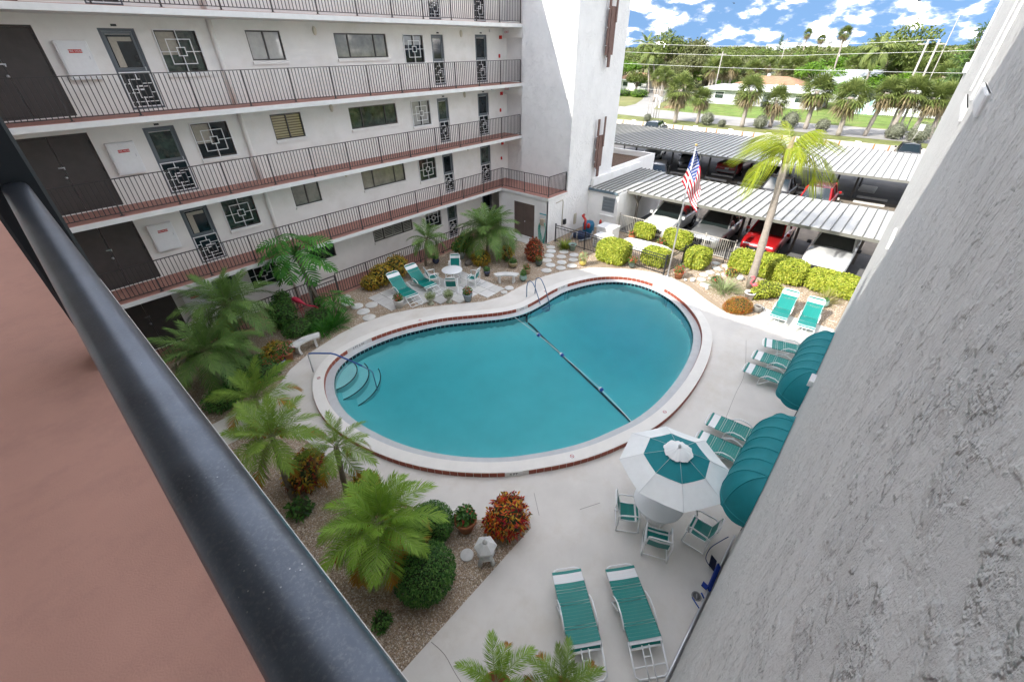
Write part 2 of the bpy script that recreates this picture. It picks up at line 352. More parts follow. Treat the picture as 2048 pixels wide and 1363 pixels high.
def frond_mesh(name, L, leaf, droop, n, m, seed=0, hang=.35, width=.03, tipm=None, a0=75, a1=28, rach=None, start=.15):
    rs = np.random.default_rng(seed); mb_v = []; faces = []; mi = []
    K = 14; ts = np.linspace(0, 1, K+1); th = -droop*ts**1.4; dx = np.cos(th)*L/K; dz = np.sin(th)*L/K
    px = np.concatenate([[0], np.cumsum(dx[:-1])]); pz = np.concatenate([[0], np.cumsum(dz[:-1])])
    for i in range(K+1):
        w = .018*L*(1-.85*ts[i]) + .002
        mb_v += [(px[i], -w/2, pz[i]), (px[i], w/2, pz[i]), (px[i], 0, pz[i]-w*.6)]
    for i in range(K):
        a = i*3; b = a+3
        faces += [(a, a+1, b+1, b), (a, b, b+2, a+2), (a+1, a+2, b+2, b+1)]; mi += [1, 1, 1]
    for i in range(n):
        t = start + (1-start)*(i+.5)/n
        x = np.interp(t, ts, px); z = np.interp(t, ts, pz); an = np.interp(t, ts, th)
        tg = np.array([math.cos(an), 0, math.sin(an)]); up = np.array([-math.sin(an), 0, math.cos(an)])
        env = min(1.0, .45 + 2.2*(t-start)) * (1 - .62*max(0, t-.55)/.45)
        for sd in (-1, 1):
            al = math.radians(a0 + (a1-a0)*t + rs.normal()*5); l = leaf*env*rs.uniform(.85, 1.1)
            d = tg*math.cos(al) + np.array([0, sd, 0])*math.sin(al) + up*rs.uniform(.05, .35); d /= np.linalg.norm(d)
            s = np.cross(d, up); s /= np.linalg.norm(s); p = np.array([x, 0, z]); g = np.array([0, 0, -1.0])
            m1 = p + d*l*.5 + g*hang*l*.18; tp = p + d*l*(1-.25*hang) + g*hang*l*.75
            b = len(mb_v); w = width
            mb_v += [tuple(p - s*w*.3), tuple(p + s*w*.3), tuple(m1 + s*w*.5), tuple(m1 - s*w*.5), tuple(tp + s*w*.08), tuple(tp - s*w*.08)]
            faces += [(b, b+1, b+2, b+3), (b+3, b+2, b+4, b+5)]
            k = 2 if (tipm and t > .72 + rs.normal()*.06) else 0
            mi += [k, k]
    return npmesh(name, mb_v, faces, [m, rach or m] + ([tipm] if tipm else []), mi)
def fan_crown(name, nf, R, blades, m, seed, lo=-.5, hi=1.3, bl=.7, hang=.3, bw=.06):
    rs = np.random.default_rng(seed); V = []; F = []
    for i in range(nf):
        az = rs.uniform(0, 2*PI); el = rs.uniform(lo, hi); d = np.array([math.cos(az)*math.cos(el), math.sin(az)*math.cos(el), math.sin(el)])
        st = R*rs.uniform(.45, .68); c = d*st + np.array([0, 0, -.1*st*math.cos(el)]); s = np.array([-math.sin(az), math.cos(az), 0]); u = np.cross(d, s)
        tl = rs.normal()*.5; s2 = s*math.cos(tl) + u*math.sin(tl); l0 = R*bl*rs.uniform(.8, 1.15)
        for k in range(blades):
            a = (k/(blades-1) - .5)*3.6; bd = d*math.cos(a) + s2*math.sin(a); l = l0*(.75 + .25*math.cos(a))
            w = np.cross(bd, u); w /= np.linalg.norm(w)+1e-9; t = c + bd*l + np.array([0, 0, -hang*l]); mdl = c + bd*l*.55 + np.array([0, 0, -hang*l*.2]); b = len(V)
            V += [tuple(c), tuple(mdl - w*bw*R*.5), tuple(t), tuple(mdl + w*bw*R*.5)]; F.append((b, b+1, b+2, b+3))
    return npmesh(name, V, F, [m])
from mathutils.geometry import tessellate_polygon
# ================================================================ SETTING
def poly_obj(name, m, outer, holes=(), z=0, thick=0, parent=None):
    loops = [[Vector((x, y, 0)) for x, y in outer]] + [[Vector((x, y, 0)) for x, y in h] for h in holes]
    tris = tessellate_polygon(loops); flat = [p for l in loops for p in l]
    mb = MB(); vs = [(p.x, p.y, z) for p in flat]; fs = []
    for t in tris:
        a, b, c = (flat[i] for i in t); fs.append(t if (b-a).cross(c-a).z > 0 else t[::-1])
    mb.add(vs, fs)
    if thick:
        n = len(outer); mb.add([(x, y, z) for x, y in outer] + [(x, y, z-thick) for x, y in outer], [(i, (i+1) % n, n+(i+1) % n, n+i) for i in range(n)])
    return mb.obj(name, m, parent)
def spline(pts, per, closed=True):
    n = len(pts); o = []
    for i in range(n if closed else n-1):
        g = (lambda k: pts[k % n]) if closed else (lambda k: pts[min(max(k, 0), n-1)])
        p0, p1, p2, p3 = (np.array(g(i+k)) for k in (-1, 0, 1, 2))
        for j in range(per):
            t = j/per; o.append(tuple(.5*((2*p1) + (p2-p0)*t + (2*p0-5*p1+4*p2-p3)*t*t + (3*p1-p0-3*p2+p3)*t**3)))
    if not closed: o.append(tuple(pts[-1]))
    return o
def resample(pts, step, closed=True):
    p = np.array(pts + ([pts[0]] if closed else [])); d = np.concatenate([[0], np.cumsum(np.linalg.norm(np.diff(p, axis=0), axis=1))])
    n = max(3, int(round(d[-1]/step))); s = np.linspace(0, d[-1], n+1)[:-1] if closed else np.linspace(0, d[-1], n+1)
    return np.stack([np.interp(s, d, p[:, 0]), np.interp(s, d, p[:, 1])], 1)
def normals(p):
    t = np.roll(p, -1, 0) - np.roll(p, 1, 0); t /= np.linalg.norm(t, axis=1)[:, None]; n = np.stack([t[:, 1], -t[:, 0]], 1)
    a = .5*np.sum(p[:, 0]*np.roll(p[:, 1], -1) - np.roll(p[:, 0], -1)*p[:, 1])
    return n if a > 0 else -n, t
WP = [(3.90,10.59),(4.12,11.6),(4.55,12.45),(5.05,12.92),(5.73,13.14),(6.54,13.15),(7.38,13.02),(8.20,12.76),(9.43,12.15),(10.45,11.35),(11.5,10.55),(12.41,10.17),(13.48,10.08),(14.59,10.10),(15.58,9.93),(16.79,9.42),(17.58,8.74),(18.0,7.85),(17.95,6.75),(17.48,5.72),(16.7,4.82),(15.8,4.15),(14.7,3.70),(13.33,3.42),(11.97,3.30),(10.70,3.32),(9.66,3.48),(8.88,3.73),(8.01,4.07),(7.29,4.46),(6.6,4.95),(5.87,5.56),(5.15,6.42),(4.64,7.26),(4.23,8.27),(3.96,9.5)]
WC = resample(spline(WP, 6), .16)
WN, WT = normals(WC)
def off(d):
    p = WC + WN*d
    for _ in range(4): p = .5*p + .25*(np.roll(p, 1, 0) + np.roll(p, -1, 0))
    return p
RI, RO, RH = off(.30), off(.66), .17
tl = lambda a: [tuple(q) for q in a]
# far ground with a hole where the court lies
struct(poly_obj('ground', SANDG, [(-900, -900), (1500, -900), (1500, 1400), (-900, 1400)], [[(-2, -30), (64.6, -30), (64.6, 60), (-2, 60)]], -.03))
struct(poly_obj('parking_lot', ASPHALT, [(24.0, -30), (64.6, -30), (64.6, 60), (24.0, 60)], (), -.03))
struct(poly_obj('parking_bay_floor', PARKSAND, [(29.6, -12), (41.6, -12), (41.6, 24), (29.6, 24)], (), -.022))
struct(poly_obj('gravel_bed', GRAVEL, [(-2, -30), (24.0, -30), (24.0, 60), (-2, 60)], [tl(off(.5))], -.016))
DP = [(-1,-.2),(19.6,-.2),(19.6,2.42),(18.9,2.46),(18.45,2.68),(18.12,3.2),(18.22,3.85),(18.69,4.69),(19.45,5.79),(19.85,6.9),(19.8,7.8),(19.42,8.87),(18.35,10.47),(17.01,11.41),(15.71,11.85),(14.19,12.02),(12.9,12.0),(11.9,12.35),(10.53,13.43),(9.47,14.19),(8.43,14.71),(7.15,14.96),(6.2,14.9),(5.52,14.75),(4.64,14.55),(3.73,14.12),(3.21,13.66),(2.6,13.32),(1.7,13.28),(-1,13.28),(-1,12.1),(1.5,12.0),(2.25,11.4),(2.5,10.4),(2.62,8.6),(2.95,6.9),(3.5,5.42),(3.74,5.08),(4.45,4.2),(4.78,3.68),(4.7,3.62),(-1,3.6)]
struct(poly_obj('pool_deck', DECK, DP, [tl(off(.02))], 0, .06))
jm = mat('deck_joint_line', (.25, .23, .21), .9)
for k, pl in enumerate([[(1.56,3.57),(1.59,3.2),(1.5,2.64),(1.4,1.2)],[(16.45,2.26),(14.29,1.65),(12.84,1.51),(10.94,1.3)],[(5.52,4.18),(5.1,3.68)],[(5.9,3.01),(6.39,2.73)]]):
    mb = MB(); q = spline(pl, 5, False)
    for a, b in zip(q, q[1:]): mb.bar((a[0], a[1], .001), (b[0], b[1], .001), .011, .006)
    struct(mb.obj('deck_joint', jm))
# ---- pool
pool = thing('swimming_pool', 'kidney shaped swimming pool with raised white rim and red tiles', 'pool')
def ring_strip(a, b, za, zb, close=True):
    n = len(a); v = [(x, y, za) for x, y in a] + [(x, y, zb) for x, y in b]; return v, [(i, (i+1) % n, n+(i+1) % n, n+i) for i in range(n)]
mb = MB(); mb.smooth = True
mb.add(*ring_strip(off(.02), WC, .004, 0.0)); mb.add(*ring_strip(WC, WC, 0, -2.3))
mb.obj('shell_wall', SHELL, pool)
struct_l = MB(); struct_l.add(*ring_strip(off(.31), off(.0), .006, .003)); struct_l.obj('inner_ledge', LEDGE, pool)
mb = MB(); mb.add(*ring_strip(RI, RI, .0, RH)); mb.add(*ring_strip(RI, RO, RH, RH)); mb.add(*ring_strip(RO, RO, RH, 0)); mb.obj('raised_rim', RINGM, pool)
# floor as a grid, deeper beyond the rope
A, B = np.array([11.85, 10.2]), np.array([9.5, 3.4]); nrm = np.array([B[1]-A[1], -(B[0]-A[0])]); nrm = nrm/np.linalg.norm(nrm); nrm = nrm*np.sign(nrm[0])
gx, gy = np.linspace(3.5, 18.5, 76), np.linspace(2.8, 13.6, 60); gv = []; gf = []
def floor_z(x, y):
    s = (np.array([x, y]) - A) @ nrm; d_ = float(np.min(np.linalg.norm(WC - np.array([x, y]), axis=1))); return -.3 - (.7 + .7/(1+math.exp(-(s-2.0)*1.1)))*(1-math.exp(-d_/.75))
for y in gy:
    for x in gx:
        gv.append((x, y, floor_z(x, y)))
for j in range(59):
    for i in range(75): k = j*76+i; gf.append((k, k+1, k+77, k+76))
link('pool_floor', npmesh('pool_floor', gv, gf, [SHELL], smooth=True), pool)
# entry steps
c0 = np.array([4.62, 13.08]); STEPM = mat('step_plaster', (.36, .68, .67), .8)
win_ = tl(off(-.02))
def PIN(p):
    c = False; n = len(win_)
    for i in range(n):
        (x1, y1), (x2, y2) = win_[i], win_[(i+1) % n]
        if (y1 > p[1]) != (y2 > p[1]) and p[0] < (x2-x1)*(p[1]-y1)/(y2-y1)+x1: c = not c
    return c
for r, z in ((1.0, -.22), (1.38, -.45), (1.76, -.68)):
    mb = MB(); an = np.linspace(-2.3, .6, 60); ar = [(c0[0]+r*math.cos(a), c0[1]+r*math.sin(a)) for a in an]; ar = [p for p in ar if PIN(p)]
    mb.prism([tuple(c0 + np.array([-.9, .5]))] + ar, -1.2, z); st = mb.obj('entry_step', STEPM, pool)
    mb = MB()
    for a, b in zip(ar, ar[1:]): mb.bar((*a, z+.004), (*b, z+.004), .036, .012)
    mb.obj('step_edge_tile', BLKTILE, st)
mb = MB(); SL = spline([(12.37, 10.03), (12.46, 9.61), (12.33, 8.54), (11.94, 7.37), (11.5, 6.26), (11.05, 5.22), (10.47, 4.22), (9.97, 3.68), (9.75, 3.52)], 5, False)
for p, q in zip(SL, SL[1:]): mb.bar((p[0], p[1], floor_z(*p)+.03), (q[0], q[1], floor_z(*q)+.03), .06, .05)
mb.bar((12.36, 10.1, -.5), (12.36, 10.1, -.05), .06)
mb.obj('slope_line_tile', BLKTILE, pool)
# rim tiles one by one, dark waterline tiles one by one
def tile_mesh(name, w, h, d, m):
    q = MB(); q.rbox(-w/2, w/2, -d, d, 0, h, .008); return q.mesh(name, m)
bm_, km_ = tile_mesh('rim_tile', .205, .145, .012, BRICK), tile_mesh('waterline_tile', .17, .13, .006, BLKTILE)
marks = [((6.25, 13.5), '3 FT 6 IN', .78), ((12.5, 10.5), '5 FT', .42), ((15.3, 10.45), '7 FT', .42), ((18.3, 6.8), '7 FT', .42), ((5.6, 4.85), '4 FT', .48)]
VIEW = np.array([0., 0.])
def place_tiles(path, step, want, mesh, name, z, dz=0, rad=None):
    p = resample(tl(path), step); nn, tt = normals(p)
    for i in range(len(p)):
        f = nn[i] @ (p[i] - VIEW) / np.linalg.norm(p[i] - VIEW)
        if want > 0 and f < -.12: continue
        if want < 0 and f > .12: continue
        if rad and any(np.linalg.norm(p[i] - np.array(mk[0])) < mk[2]*.5 + .1 for mk in marks): continue
        link(name, mesh, pool, (p[i][0], p[i][1], z), math.atan2(tt[i][1], tt[i][0]) + rng.normal()*.006)
place_tiles(RI, .215, 1, bm_, 'rim_tile', .012, rad=1)
place_tiles(RO, .215, -1, bm_, 'rim_tile', .006, rad=1)
place_tiles(WC, .18, 1, km_, 'waterline_tile', -.135)
INK = mat('black_ink', (.03, .03, .035), .6); tileW = mat('white_marker_tile', (.72, .72, .70), .5)
for (mx_, my_), s, w in marks:
    far = s != '4 FT'; path = RI if far else RO; nn, tt = normals(np.array(path)); i = int(np.argmin(np.linalg.norm(path - np.array([mx_, my_]), axis=1)))
    p, t, n = path[i], tt[i], nn[i]*(-1 if far else 1); ang = math.atan2(n[0], -n[1])
    q = MB(); q.rbox(-w/2, w/2, -.014, .014, 0, .155, .006); mk = q.obj('depth_marker', tileW, pool, (p[0]+n[0]*.002, p[1]+n[1]*.002, .008), ang)
    text(s, .125, INK, mk, (0, -.0165, .078), (PI/2, 0, 0))
    q = MB()
rm_ = mat('red_marker_print', (.45, .06, .04), .6)
for x, y in ((4.06, 12.6), (8.9, 12.95), (14.3, 10.55), (17.6, 4.95), (10.35, 2.92), (7.1, 4.05), (18.25, 8.9)):
    i = int(np.argmin(np.linalg.norm((RI+RO)/2 - np.array([x, y]), axis=1))); p = ((RI+RO)/2)[i]; ang = math.atan2(WT[i][1], WT[i][0])
    q = MB(); q.rbox(-.08, .08, -.08, .08, 0, .006, .003); mk = q.obj('no_diving_tile', tileW, pool, (p[0], p[1], RH-.001), ang)
    q = MB(); q.tube([(.055*math.cos(a), .055*math.sin(a), .008) for a in np.linspace(0, 2*PI, 15)[:-1]], .007, 4, closed=True); q.bar((-.04, .04, .008), (.04, -.04, .008), .013, .004); q.obj('crossed_circle', rm_, mk)
# water
wm = bpy.data.materials.new('pool_water'); wm.use_nodes = True; t = wm.node_tree; n = t.nodes; n.remove(n['Principled BSDF'])
o_ = [x for x in n if x.type == 'OUTPUT_MATERIAL'][0]
tr = n.new('ShaderNodeBsdfTransparent'); tr.inputs[0].default_value = (.93, .985, .99, 1)
gl = n.new('ShaderNodeBsdfGlossy'); gl.inputs['Roughness'].default_value = .38
fr = n.new('ShaderNodeFresnel'); fr.inputs[0].default_value = 1.26
tc = n.new('ShaderNodeTexCoord'); wn = n.new('ShaderNodeTexNoise'); wn.inputs['Scale'].default_value = 4.0; wn.inputs['Detail'].default_value = 3; wn.inputs['Distortion'].default_value = .7
bp = n.new('ShaderNodeBump'); bp.inputs['Strength'].default_value = .10; bp.inputs['Distance'].default_value = .04
t.links.new(tc.outputs['Object'], wn.inputs['Vector']); t.links.new(wn.outputs['Fac'], bp.inputs['Height']); t.links.new(bp.outputs[0], gl.inputs['Normal']); t.links.new(bp.outputs[0], fr.inputs['Normal'])
ms = n.new('ShaderNodeMixShader'); t.links.new(fr.outputs[0], ms.inputs[0]); t.links.new(tr.outputs[0], ms.inputs[1]); t.links.new(gl.outputs[0], ms.inputs[2]); t.links.new(ms.outputs[0], o_.inputs['Surface'])
va = n.new('ShaderNodeVolumeAbsorption'); va.inputs[0].default_value = (.0, .72, .80, 1); va.inputs[1].default_value = .62; t.links.new(va.outputs[0], o_.inputs['Volume'])
w = off(-.012)
wo = poly_obj('pool_water', wm, tl(w), (), -.12)
mb = MB(); nW = len(w); me = wo.data
import bmesh
bm = bmesh.new(); bm.from_mesh(me); r = bmesh.ops.extrude_face_region(bm, geom=bm.faces[:]); bmesh.ops.translate(bm, vec=(0, 0, -2.0), verts=[v for v in r['geom'] if isinstance(v, bmesh.types.BMVert)])
bmesh.ops.recalc_face_normals(bm, faces=bm.faces[:]); bm.to_mesh(me); bm.free(); struct(wo)

# ================================================================ LEFT WING (facade Y = 19.3, walkway edge Y = 18)
FL = [0.0, 2.65, 5.30, 7.95, 10.60]
wing = thing('apartment_wing', 'long white five storey apartment wing with open walkways and dark doors', 'building')
OPEN = [(0.25, 2.17, .03, 2.22, 'dd'), (3.57, 4.47, .06, 2.18, 'door'), (4.93, 6.12, 1.01, 2.17, 'sq'), (7.70, 8.93, 1.29, 2.19, 'two'), (11.09, 13.57, 1.30, 2.15, 'three'), (14.47, 15.6, 1.05, 2.14, 'sq'), (16.12, 16.88, .08, 2.15, 'door'), (19.05, 19.92, .06, 2.18, 'door')]
YF = 19.3; RD = .13
def wall_grid(mb, x0, x1, z0, z1, ops, y, rev):
    xs = sorted({x0, x1, *[o[0] for o in ops], *[o[1] for o in ops]}); zs = sorted({z0, z1, *[o[2] for o in ops], *[o[3] for o in ops]})
    for a, b in zip(xs, xs[1:]):
        for c, d in zip(zs, zs[1:]):
            cx, cz = (a+b)/2, (c+d)/2
            if any(o[0] < cx < o[1] and o[2] < cz < o[3] for o in ops): continue
            mb.add([(a,y,c),(b,y,c),(b,y,d),(a,y,d)], [(0,1,2,3)])
    for o in ops:
        a, b, c, d = o[:4]; Y2 = y+rev
        mb.add([(a,y,c),(a,y,d),(a,Y2,d),(a,Y2,c)], [(0,1,2,3)]); mb.add([(b,y,c),(b,Y2,c),(b,Y2,d),(b,y,d)], [(0,1,2,3)])
        mb.add([(a,y,d),(b,y,d),(b,Y2,d),(a,Y2,d)], [(0,1,2,3)]); mb.add([(a,y,c),(a,Y2,c),(b,Y2,c),(b,y,c)], [(0,1,2,3)])
        mb.add([(a,Y2+.002,c),(b,Y2+.002,c),(b,Y2+.002,d),(a,Y2+.002,d)], [(0,1,2,3)])
mb = MB()
for z in FL: wall_grid(mb, -3, 34, z, z+2.65, [(o[0], o[1], z+o[2], z+o[3]) for o in OPEN], YF, RD)
mb.box(-3, 34, YF+.3, 26, 0, 13.25)
mb.obj('wall', WHITE, wing)
mb = MB(); mb.box(-3, 34, 17.95, 26, 13.27, 14.42); mb.obj('roof_slab', SLAB, wing)
for z in FL[1:]:
    mb = MB(); mb.box(-3, 21.2, 18.0-.12, YF-.002, z-.17, z-.012); s_ = mb.obj('walkway_slab', SLAB, wing)
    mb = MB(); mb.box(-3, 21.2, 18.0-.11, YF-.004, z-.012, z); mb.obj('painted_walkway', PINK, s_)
mb = MB(); mb.box(-3, 19.4, 17.9, YF-.002, -.12, .0); mb.obj('painted_walkway', PINK, wing)
# meshes for door and window pieces, built once and shared by the floors
def frame_mb(x0, x1, z0, z1, w, y0, y1, mids=()):
    q = MB(); q.box(x0, x0+w, y0, y1, z0, z1); q.box(x1-w, x1, y0, y1, z0, z1); q.box(x0+w, x1-w, y0, y1, z0, z0+w); q.box(x0+w, x1-w, y0, y1, z1-w, z1)
    for m_ in mids: q.box(m_-w/2, m_+w/2, y0-.004, y1-.002, z0+w, z1-w)
    return q
def rect_bars(q, x0, x1, z0, z1, y, w):
    q.box(x0, x1, y-w/2, y+w/2, z0, z0+w); q.box(x0, x1, y-w/2, y+w/2, z1-w, z1); q.box(x0, x0+w, y-w/2, y+w/2, z0+w, z1-w); q.box(x1-w, x1, y-w/2, y+w/2, z0+w, z1-w)
def grille_mb(x0, x1, z0, z1, y, w=.032):
    q = MB(); cx, cz, W_, H_ = (x0+x1)/2, (z0+z1)/2, x1-x0, z1-z0
    rect_bars(q, x0, x1, z0, z1, y, w); rect_bars(q, cx-W_*.29, cx+W_*.29, cz-H_*.29, cz+H_*.29, y-.003, w*.8); rect_bars(q, cx-W_*.105, cx+W_*.105, cz-H_*.105, cz+H_*.105, y-.005, w*.8)
    h = w*.35
    q.box(cx-h, cx+h, y-.008, y+.008, z0+w, cz-H_*.105); q.box(cx-h, cx+h, y-.008, y+.008, cz+H_*.105, z1-w)
    q.box(x0+w, cx-W_*.105, y-.009, y+.007, cz-h, cz+h); q.box(cx+W_*.105, x1-w, y-.009, y+.007, cz-h, cz+h)
    return q
def doorgrille_mb(x0, x1, z0, z1, y, w=.03):
    q = MB(); cx, W_, H_ = (x0+x1)/2, x1-x0, z1-z0
    rect_bars(q, x0, x1, z0, z1, y, w)
    q.box(cx-.012, cx+.012, y-.008, y+.008, z1-H_*.2, z1-w); q.box(cx-.012, cx+.012, y-.008, y+.008, z0+w, z0+H_*.3)
    rect_bars(q, cx-W_*.30, cx+W_*.12, z0+H_*.50, z0+H_*.80, y-.003, w*.7); rect_bars(q, cx-W_*.12, cx+W_*.30, z0+H_*.26, z0+H_*.60, y-.005, w*.7); rect_bars(q, cx-W_*.11, cx+W_*.11, z0+H_*.48, z0+H_*.62, y-.008, w*.6)
    q.box(x0+w, cx-W_*.12, y-.008, y+.008, z0+H_*.4, z0+H_*.4+.022); q.box(cx+W_*.30, x1-w, y-.008, y+.008, z0+H_*.4, z0+H_*.4+.022)
    q.box(x0+w, cx-W_*.30, y-.008, y+.008, z0+H_*.66, z0+H_*.66+.022); q.box(cx+W_*.12, x1-w, y-.008, y+.008, z0+H_*.66, z0+H_*.66+.022)
    q.box(cx-W_*.3, cx-W_*.3+.02, y-.007, y+.007, z0+w, z0+H_*.5)
    q.box(x0+w, x1-w, y-.007, y+.007, z0+H_*.14, z0+H_*.14+.022)
    return q
MESH = {}
def gm(key, q, m):
    if key not in MESH: MESH[key] = q().mesh(key.split(':')[0], m)
    return MESH[key]
YI = YF + RD
for fi, z in enumerate(FL):
    for oi, (a, b, c, d, k) in enumerate(OPEN):
        if fi == 4 and k in ('two', 'three', 'sq'): pass
        P = (0, 0, z); kk = '%d' % oi
        if k == 'dd':
            f = link('double_door', gm('double_door:'+kk, lambda: frame_mb(a, b, c, d, .05, YF+.03, YI-.01), DKBROWN), wing, P)
            for s, (u, v) in enumerate(((a+.055, (a+b)/2-.004), ((a+b)/2+.004, b-.055))):
                link('door_leaf', gm('door_leaf:%s%d' % (kk, s), lambda: MB().rbox(u, v, YF+.05, YI-.02, c+.055, d-.055, .006), DKBROWN), f)
            link('hasp', gm('hasp:'+kk, lambda: MB().box((a+b)/2-.10, (a+b)/2+.06, YF+.035, YF+.052, 1.33, 1.365).box((a+b)/2+.02, (a+b)/2+.05, YF+.02, YF+.06, 1.29, 1.36), SILVER), f)
            link('door_knob', gm('door_knob:'+kk, lambda: MB().ball(((a+b)/2-.035, YF+.01, 1.07), .042, 10, 6), SILVER), f)
            def hg():
                q = MB()
                for hz in (.35, 1.1, 1.9): q.box(b-.06, b-.035, YF+.015, YF+.04, hz, hz+.11)
                return q
            link('hinge', gm('hinge:'+kk, hg, BLACKM), f)
        elif k == 'door':
            f = link('apartment_door', gm('apartment_door:'+kk, lambda: frame_mb(a, b, c, d, .07, YF+.035, YI-.01).box(a+.07, b-.07, YF+.045, YI-.012, 1.02, 1.12), GREYDOOR), wing, P)
            pm = [GLASSD, GLASSG, GLASSD, GLASSG, GLASSD][(fi+oi) % 5]
            link('glass_pane', gm('glass_pane:%s%s' % (kk, pm.name), lambda: MB().box(a+.14, b-.14, YF+.075, YF+.095, 1.19, d-.16), pm), f)
            link('upper_frame', gm('upper_frame:'+kk, lambda: frame_mb(a+.075, b-.075, 1.125, d-.075, .06, YF+.06, YI-.02), mat('grey_blue_sash', (.16, .185, .20), .4)), f)
            link('lower_screen', gm('lower_screen:'+kk, lambda: MB().box(a+.08, b-.08, YF+.08, YF+.1, c+.075, 1.015), GLASSD), f)
            link('grille', gm('door_grille:'+kk, lambda: doorgrille_mb(a+.05, b-.05, c+.06, 1.08, YF+.02), WHITEM), f)
            link('handle', gm('handle:'+kk, lambda: MB().box(b-.115, b-.09, YF+.0, YF+.04, 1.10, 1.2), SILVER), f)
            link('number_plate', gm('number_plate:'+kk, lambda: MB().box(a+.36, a+.5, YF-.012, YF-.001, d+.045, d+.1), BLACKM), f)
        else:
            mids = {'sq': [(a+b)/2], 'two': [(a+b)/2], 'three': [a+.62, b-.62]}[k]
            fm = BRONZE
            f = link('window', gm('window:'+kk, lambda: frame_mb(a, b, c, d, .045, YF+.04, YI-.01, mids), fm), wing, P)
            pms = {'sq': [GLASSD, GLASSG, GLASSD, GLASSG], 'two': [GLASSD, GLASSB, GLASSS, GLASSW], 'three': [GLASSB, GLASSB, GLASSG, GLASSB]}[k]
            if k == 'sq' and oi == 5: pms = [GLASSD, GLASSG, GLASSW, GLASSD]
            xs = [a+.045] + [m_ for m_ in mids] + [b-.045]
            for j, (u, v) in enumerate(zip(xs, xs[1:])):
                pm = pms[fi % 4]; g0, g1 = (u if j == 0 else u+.0225), (v if j == len(xs)-2 else v-.0225)
                if k == 'three' and fi == 0: pm = BRONZE
                pn = link('glass_pane', gm('window_pane:%s%d%s' % (kk, j, pm.name), lambda: MB().box(g0, g1, YF+.075, YF+.09, c+.045, d-.045), pm), f)
            if k == 'three' and fi == 0:
                for (u, v) in ((a+.07, a+.58), (a+.68, (a+b)/2-.02), ((a+b)/2+.02, b-.68), (b-.58, b-.07)):
                    def sl():
                        q = MB(); n_ = 9; rect_bars(q, u, v, c+.06, d-.06, YF+.06, .03)
                        for i in range(n_): zz = c+.1+(d-c-.2)*i/(n_-1); q.obox(((u+v)/2, YF+.06, zz), ((v-u)/2-.03, 0, 0), (0, .02, -.022), (0, .004, .004))
                        return q
                    link('shutter', sl().mesh('shutter', mat('cream_shutter', (.5, .5, .44), .6)), f)
            if k == 'sq': link('grille', gm('window_grille:'+kk, lambda: grille_mb(a-.02, b+.02, c-.02, d+.01, YF-.03), WHITEM), f)
            if k != 'sq' or True: link('sill', gm('sill:'+kk, lambda: MB().rbox(a-.03, b+.06, YF-.07, YF-.001, c-.12, c-.022, .012), WHITE), f)
    CUR = mat('cream_curtain', (.46, .43, .36), .7, var=.12, vscale=14)
    if fi in (1, 3):
        MB().box(3.74, 4.3, YF+.066, YF+.074, 1.86, 1.97).obj('curtain', CUR, wing, (0, 0, z)); MB().box(3.74, 3.92, YF+.066, YF+.074, 1.2, 1.859).obj('curtain', CUR, wing, (0, 0, z))
    if fi in (2, 3): MB().box(4.99, 5.5, YF+.066, YF+.0735, 1.5, 2.11).obj('curtain', CUR, wing, (0, 0, z))
    if fi in (0, 3): MB().box(14.53, 15.54, YF+.066, YF+.0735, 1.75, 2.08).obj('blind', GLASSW, wing, (0, 0, z))
    # fire hose cabinet
    if fi < 4:
        zb = (.93 if fi != 1 else .93)
        q = MB(); q.rbox(2.42, 3.16, YF-.17, YF-.001, z+.93, z+1.87, .015); cab = q.obj('fire_hose_cabinet', WHITEM, wing)
        q = MB(); q.rbox(2.46, 3.12, YF-.185, YF-.171, z+.97, z+1.83, .008); q.obj('cabinet_door', WHITEM, cab)
        q = MB(); q.box(2.66, 2.96, YF-.19, YF-.186, z+1.58, z+1.665); q.obj('red_label', REDP, cab)
        text('FIRE HOSE', .068, mat('label_white', (.8, .8, .8), .5), cab, (2.81, YF-.193, z+1.622), (PI/2, 0, 0), ext=.001)
        q = MB(); q.box(3.06, 3.08, YF-.197, YF-.186, z+1.42, z+1.5); q.obj('latch', SILVER, cab)
    # round downpipe, lamps, alarms
    q = MB(); q.tube([(6.62, YF-.04, z+.0), (6.62, YF-.04, z+2.47)], .085, 12); q.obj('downpipe', WHITE, wing)
    for lx in (10.3, 18.06):
        q = MB(); q.ball((lx, YF-.02, z+2.21), (.085, .07, .15), 12, 8); q.obj('wall_lamp', mat('lamp_cream', (.62, .58, .48), .4), wing)
    q = MB(); q.rbox(20.88, 21.06, YF-.07, YF-.001, z+2.0, z+2.16, .01); q.obj('fire_alarm_horn', REDP, wing)
    q = MB(); q.rbox(20.81, 20.91, YF-.06, YF-.001, z+1.15, z+1.32, .01); q.obj('alarm_pull_box', REDP, wing)
    if fi:
        q = MB(); q.rbox(20.1, 20.2, YF-.1, YF-.001, z+2.3, z+2.42, .01); q.obj('wall_camera', WHITEM, wing)
        q = MB(); q.box(21.2, 21.5, 17.9, YF-.003, z+2.06, z+2.48); q.obj('passage_beam', WHITE, wing)
        sg = MB().box(-.008, .008, -.16, .16, -.1, .1).obj('exit_sign', WHITEM, wing, (21.188, 19.0, z+2.3))
        text('EXIT', .15, REDP, sg, (-.0105, 0, 0), (PI/2, 0, -PI/2))
